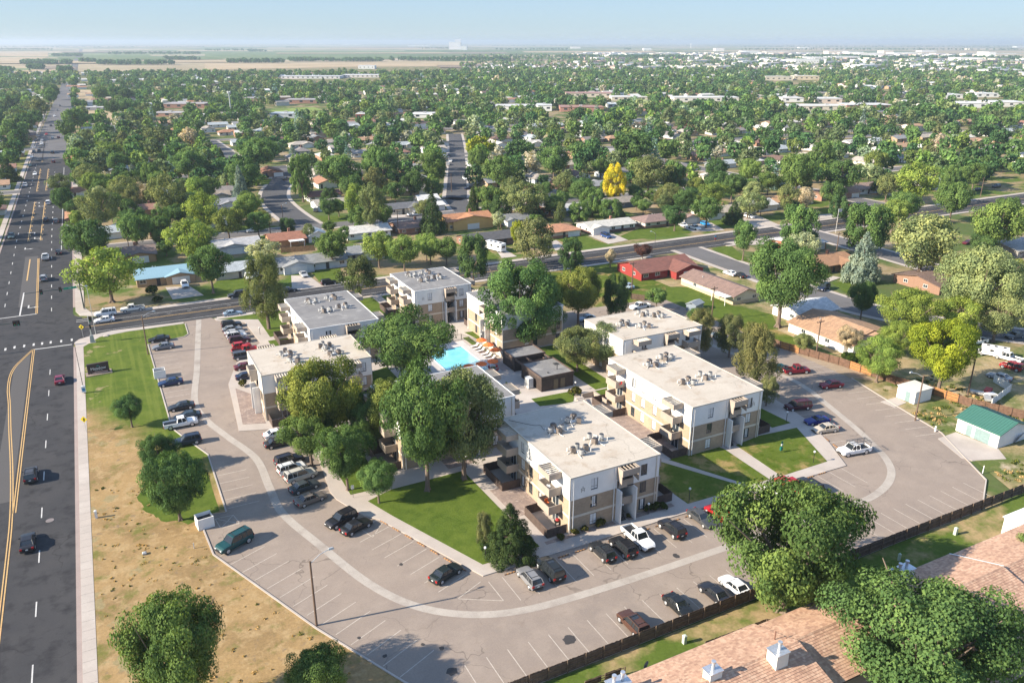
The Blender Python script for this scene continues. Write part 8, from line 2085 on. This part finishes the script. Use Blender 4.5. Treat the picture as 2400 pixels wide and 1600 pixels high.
CHW = plain("chimney_siding", (.66, .65, .60), .7, var=.05)
def chimney(parent, x, y, z0, w, d, h, flues, label=None):
    m = MB(); m.box(-w, -d, -1.5, w, d, h); o = m.obj('chimney', CHW, parent, (x, y, z0)); c = MB(); c.box(-w - .1, -d - .1, h + .002, w + .1, d + .1, h + .09); c.obj('cap', GALV, o)
    for fx in flues: f = MB(); f.cyl((fx, 0), .17, .17, h + .092, h + .85, 12); f.cyl((fx, 0), .24, .24, h + .852, h + 1.05, 12); f.obj('flue', GALV, o)
    return o
chimney(r1, 37.6, 50.2, 5.6, 1.1, .6, 1.7, (-.5, .5)); chimney(r1, 46.3, 46.6, 7.1, .75, .55, 1.0, (0,)); chimney(r1, 53.6, 45.3, 6.9, .8, .7, 1.6, (.1,)); chimney(r3, 78.4, 50.0, 5.2, 1.5, .62, 1.6, (-.55, .65))
for par, x, y, z, hh in ((r1, 56.2, 48.2, 6.4, 1.3), (r3, 83.6, 42.6, 6.7, 1.0), (r1, 57.2, 47.6, 6.6, .35)): MB().cyl((0, 0), .07, .07, 0, hh, 8).obj('vent_pipe', plain("vent_brown", (.20, .10, .07), .6), par, (x, y, z))
def dish(cr, x, y, z, label):
    p = at(cr, x, y, z); t = empty('satellite_dish', (*p, z - .5), rad(200), label, 'satellite dish'); m = MB(); P = []
    for j in range(4):
        for i in range(12): a = i * math.pi / 6; rr_ = .45 * j / 3; P.append((rr_ * math.cos(a), -.15 + .35 * rr_ ** 2, .5 + rr_ * math.sin(a)))
    m.v = P; m.f = [[j * 12 + i, j * 12 + (i + 1) % 12, (j + 1) * 12 + (i + 1) % 12, (j + 1) * 12 + i] for j in range(3) for i in range(12)]; m.m = [0] * len(m.f)
    m.obj('reflector', plain("dish_grey", (.22, .23, .26), .5), t); MB().tube([(0, 0, 0), (0, -.1, .45)], .03, 6).obj('bracket', DMETAL, t)
dish('S1', 805, 1410, 4.6, 'grey satellite dish at the shingled eave above the back lawn'); dish('S2', 720, 640, 4.9, 'dark satellite dish beside the long white chimney')
t = empty('flat_roof_hut', (*at('S2', 1900, 150, 2.4), .1), 0, 'white flat-roofed hut at the frame edge behind the shingled roofs', 'hut'); MB().box(-2.5, -1.8, 0, 2.5, 1.8, 2.6).obj('wall', STUCCO, t); MB().box(-2.7, -2.0, 2.602, 2.7, 2.0, 2.75).obj('roof', STUCCO, t)
# flagpole, mast, others
p = at('Q', 1115, 605); t = empty('flagpole', (*p, .05), 0, 'white flagpole with a pale flag beside the avenue', 'flagpole'); MB().tube([(0, 0, 0), (0, 0, 9)], .06, 6).obj('pole', WFRAME, t); f = MB(); [f.face([(.08 + i * .4, .1 * math.sin(i), 7.7), (.48 + i * .4, .1 * math.sin(i + 1), 7.65), (.48 + i * .4, .1 * math.sin(i + 1), 8.75), (.08 + i * .4, .1 * math.sin(i), 8.8)]) for i in range(4)]; f.obj('flag', plain("flag_cloth", (.6, .55, .56), .8), t)
p = at('J', 245, 830); h = height_at(p, uv('J', 222, 605)); t = empty('cell_tower', (*p, .05), 0, 'tall pale monopole mast with antennas, west of the playing field', 'mast'); MB().tube([(0, 0, 0), (0, 0, h)], [.7, .45], 10).obj('pole', SILVERP, t)
for k in range(6): a = k * 1.05; MB().box(-.2, -.12, -1.2, .2, .12, 1.2).obj('antenna', WFRAME, t, (1.5 * math.cos(a), 1.5 * math.sin(a), h - 1.0), a)
MB().cyl((0, 0), 1.5, 1.5, h - 1.1, h - .95, 10).obj('platform', SILVERP, t)
def tower(cr, x, y, h, r, label):
    p = at(cr, x, y); t = empty('water_tower', (*p, 0), 0, label, 'water tower'); MB().cyl((0, 0), r * .35, r * .25, 0, h - r, 10).obj('column', WFRAME, t); MB().ball((0, 0, h), r, 12, 8, sz=.8).obj('tank', WFRAME, t)
tower('J', 500, 175, 45, 12, 'faint white water tower near the horizon, left of two'); tower('J', 838, 170, 60, 12, 'faint white water tower near the horizon, right of two'); tower('K', 1920, 190, 40, 8, 'thin pale water tower above the white town at the right')
tp_ = at('Q', 325, 672); t = empty('crossing_signal', (*tp_, .1), 0, 'small post with a red and white banner at the avenue island', 'sign'); MB().tube([(0, 0, 0), (0, 0, 3)], .05, 6).obj('post', DMETAL, t); MB().box(-.3, -.05, 1.2, .3, .05, 1.9).obj('panel', RED, t); MB().box(-.3, -.05, 1.95, .3, .05, 2.6).obj('upper_panel', plain("panel_blue", (.03, .22, .42), .5), t)
hp = empty('storage_pod', (*at('Q', 190, 1110), .05), rad(20), 'small blue-grey shed in the green yard behind the plain cream roof', 'shed'); MB().box(-2, -1.4, 0, 2, 1.4, 2.0).obj('wall', plain("shed_blue", (.2, .24, .28), .8), hp); r = MB(); gable_roof(r, -2, -1.4, 2, 1.4, 2.0, .6, ov=.2); r.obj('roof', plain("shed_roof", (.25, .28, .30), .8), hp)
# barbecue and chairs on the nearest patio
p = at('C', 462, 735, .4); t = empty('patio_barbecue', (*p, .28), 0, 'black barbecue with red lid on the corner patio of the nearest block', 'barbecue'); MB().box(-.4, -.28, .55, .4, .28, .85).obj('body', BLK, t); MB().ball((0, 0, .9), .33, 10, 6, sz=.7).obj('lid', RED, t); [MB().box(x, -.2, 0, x + .05, .2, .55).obj('leg', BLK, t) for x in (-.35, .3)]
for i, (x, y, z) in enumerate([(50.7, 87.2, 3.0), (50.9, 100.2, 3.0), (50.6, 86.6, 5.9), (81.0, 97.6, 3.0), (80.7, 112.5, 5.9)]):
    t = empty('balcony_chair', (x, y, z + .1), 1.2 * i, 'folding chair on a balcony, %s' % ['first floor of the nearest block, front stack', 'first floor of the nearest block, back stack', 'second floor of the nearest block, front stack', 'long cream-roofed block, front stack', 'long cream-roofed block, back stack'][i], 'chair'); MB().box(-.25, -.25, .4, .25, .25, .45).obj('seat', [ORANGE, DMETAL, WFRAME, DMETAL, RED][i], t); MB().box(-.25, .2, .45, .25, .25, .95).obj('backrest', [ORANGE, DMETAL, WFRAME, DMETAL, RED][i], t); [MB().box(a, b, 0, a + .03, b + .03, .4).obj('leg', DMETAL, t) for a in (-.24, .21) for b in (-.24, .21)]
# ------------------------------------------------------------------ haze
hz = MB(); hz.box(-43500, -43500, -1, 43500, 43500, 101)
m = bpy.data.materials.new("haze"); m.use_nodes = True; nt = m.node_tree; nt.nodes.clear()
vo = nt.nodes.new("ShaderNodeVolumePrincipled"); vo.inputs['Color'].default_value = (.54, .645, .79, 1); vo.inputs['Density'].default_value = HAZE; vo.inputs['Anisotropy'].default_value = .2
ou = nt.nodes.new("ShaderNodeOutputMaterial"); nt.links.new(vo.outputs[0], ou.inputs['Volume'])
o = hz.obj('haze', m); o['kind'] = 'stuff'

# ------------------------------------------------------------------ labels for things known by what stands beside them
LAND = [(360, 645, 'the blue-roofed corner house'), (650, 560, 'the terracotta-roofed house'), (1100, 515, 'the yellow stucco house'), (1320, 540, 'the orange hip-roofed house'), (1440, 525, 'the dark blue van'), (1530, 615, 'the red house'), (1670, 670, 'the long beige house'), (1980, 770, 'the tan-roofed white house'), (2030, 600, 'the large blue spruce'), (1440, 420, 'the bright yellow tree'), (1125, 345, 'the large yellow-green tree'), (640, 480, 'the winding street'), (1060, 400, 'the second street'), (310, 400, 'the small blue spruce'), (225, 565, 'the dark round kerb tree'), (80, 520, 'the road near the crossing'), (110, 340, 'the busy far road'), (150, 240, 'the far road end'), (540, 240, 'the pale monopole mast'), (690, 263, 'the playing field'), (700, 235, 'the brick school wing'), (430, 250, 'the brick school building'), (300, 310, 'the teal roof'), (1350, 255, 'the long red-brown hall'), (1380, 228, 'the red-roofed cream row'), (1680, 237, 'the shops with dark arches'), (1900, 258, 'the long cream hall'), (1865, 185, 'the four-storey cream blocks'), (2280, 250, 'the big white warehouses'), (870, 420, 'the big dark conifer'), (1580, 500, 'the house row across the avenue'), (1950, 460, 'the rust-roofed brick house'), (2340, 560, 'the bright frame-edge trees'), (2150, 630, 'the dark brown house'), (2250, 420, 'the far right street'), (860, 470, 'the grey-tan gable'), (540, 500, 'the pale blue-roofed house'), (830, 190, 'the grey-white warehouse row'), (1800, 330, 'the pale round roof'), (1000, 300, 'the white flat hall'), (1230, 420, 'the dark olive tree'), (2000, 340, 'the distant white hip roof'), (700, 690, 'the single-trunk pine'), (920, 620, 'the avenue tree row'), (480, 545, 'the pale grey-roofed house'), (1250, 570, 'the brownish avenue pine'), (1500, 330, 'the middle far streets'), (860, 250, 'the playing field trees')]
CNT = ['zero', 'one', 'two', 'three', 'four', 'five', 'six', 'seven', 'eight', 'nine', 'ten', 'eleven', 'twelve', 'thirteen', 'fourteen', 'fifteen', 'sixteen', 'seventeen', 'eighteen', 'nineteen', 'twenty']
COLN = {}
def paint_name(t):
    for c in CH.get(t.name, ()):
        if c.name.startswith('body'):
            best = min(((BLACK, 'black'), (DKGREY, 'dark grey'), (GREY, 'grey'), (SILVER, 'silver'), (WHT, 'white'), (REDC, 'red'), (MAROON, 'maroon'), (NAVY, 'navy'), (BLUE, 'blue'), (TEAL, 'teal'), (BEIGE, 'beige'), (LBLUE, 'pale blue'), ((.02, .24, .55), 'bright blue'), ((.2, .02, .03), 'dark red')), key=lambda q: sum((a ** .5 - b ** .5) ** 2 for a, b in zip(q[0], c.color[:3])))
            return best[1]
KINDN = {'sedan_car': 'car', 'suv': 'high-roofed car', 'off_road_car': 'boxy car', 'estate_car': 'estate car', 'hatchback_car': 'small car', 'minivan': 'van', 'coupe_car': 'low car', 'pickup_truck': 'pickup'}
buckets = {}
for t, desc, grp in AUTO:
    stem_ = t.name.split('.')[0]
    if desc is None:
        desc = f"{paint_name(t)} {KINDN[stem_]}" if stem_ in KINDN else stem_.replace('_', ' ')
    q = project(t.location.x, t.location.y, 3); u, v = (q[0], q[1]) if q else (0, 0)
    lu, lv, ln = min(LAND, key=lambda l: (l[0] - u) ** 2 + ((l[1] - v) * 2.2) ** 2)
    du, dv = u - lu, v - lv
    rel = ('behind' if dv < 0 else 'in front of') if abs(dv) * 2.2 > abs(du) else ('left of' if du < 0 else 'right of')
    buckets.setdefault(f"{desc} {rel} {ln}", []).append((u, v, t))
for txt, lst in buckets.items():
    if len(lst) == 1: lst[0][2]['label'] = txt; continue
    lst.sort(key=lambda q: q[0])
    for i, (u, v, t) in enumerate(lst): t['label'] = f"{ords[i]} from left: {txt}"
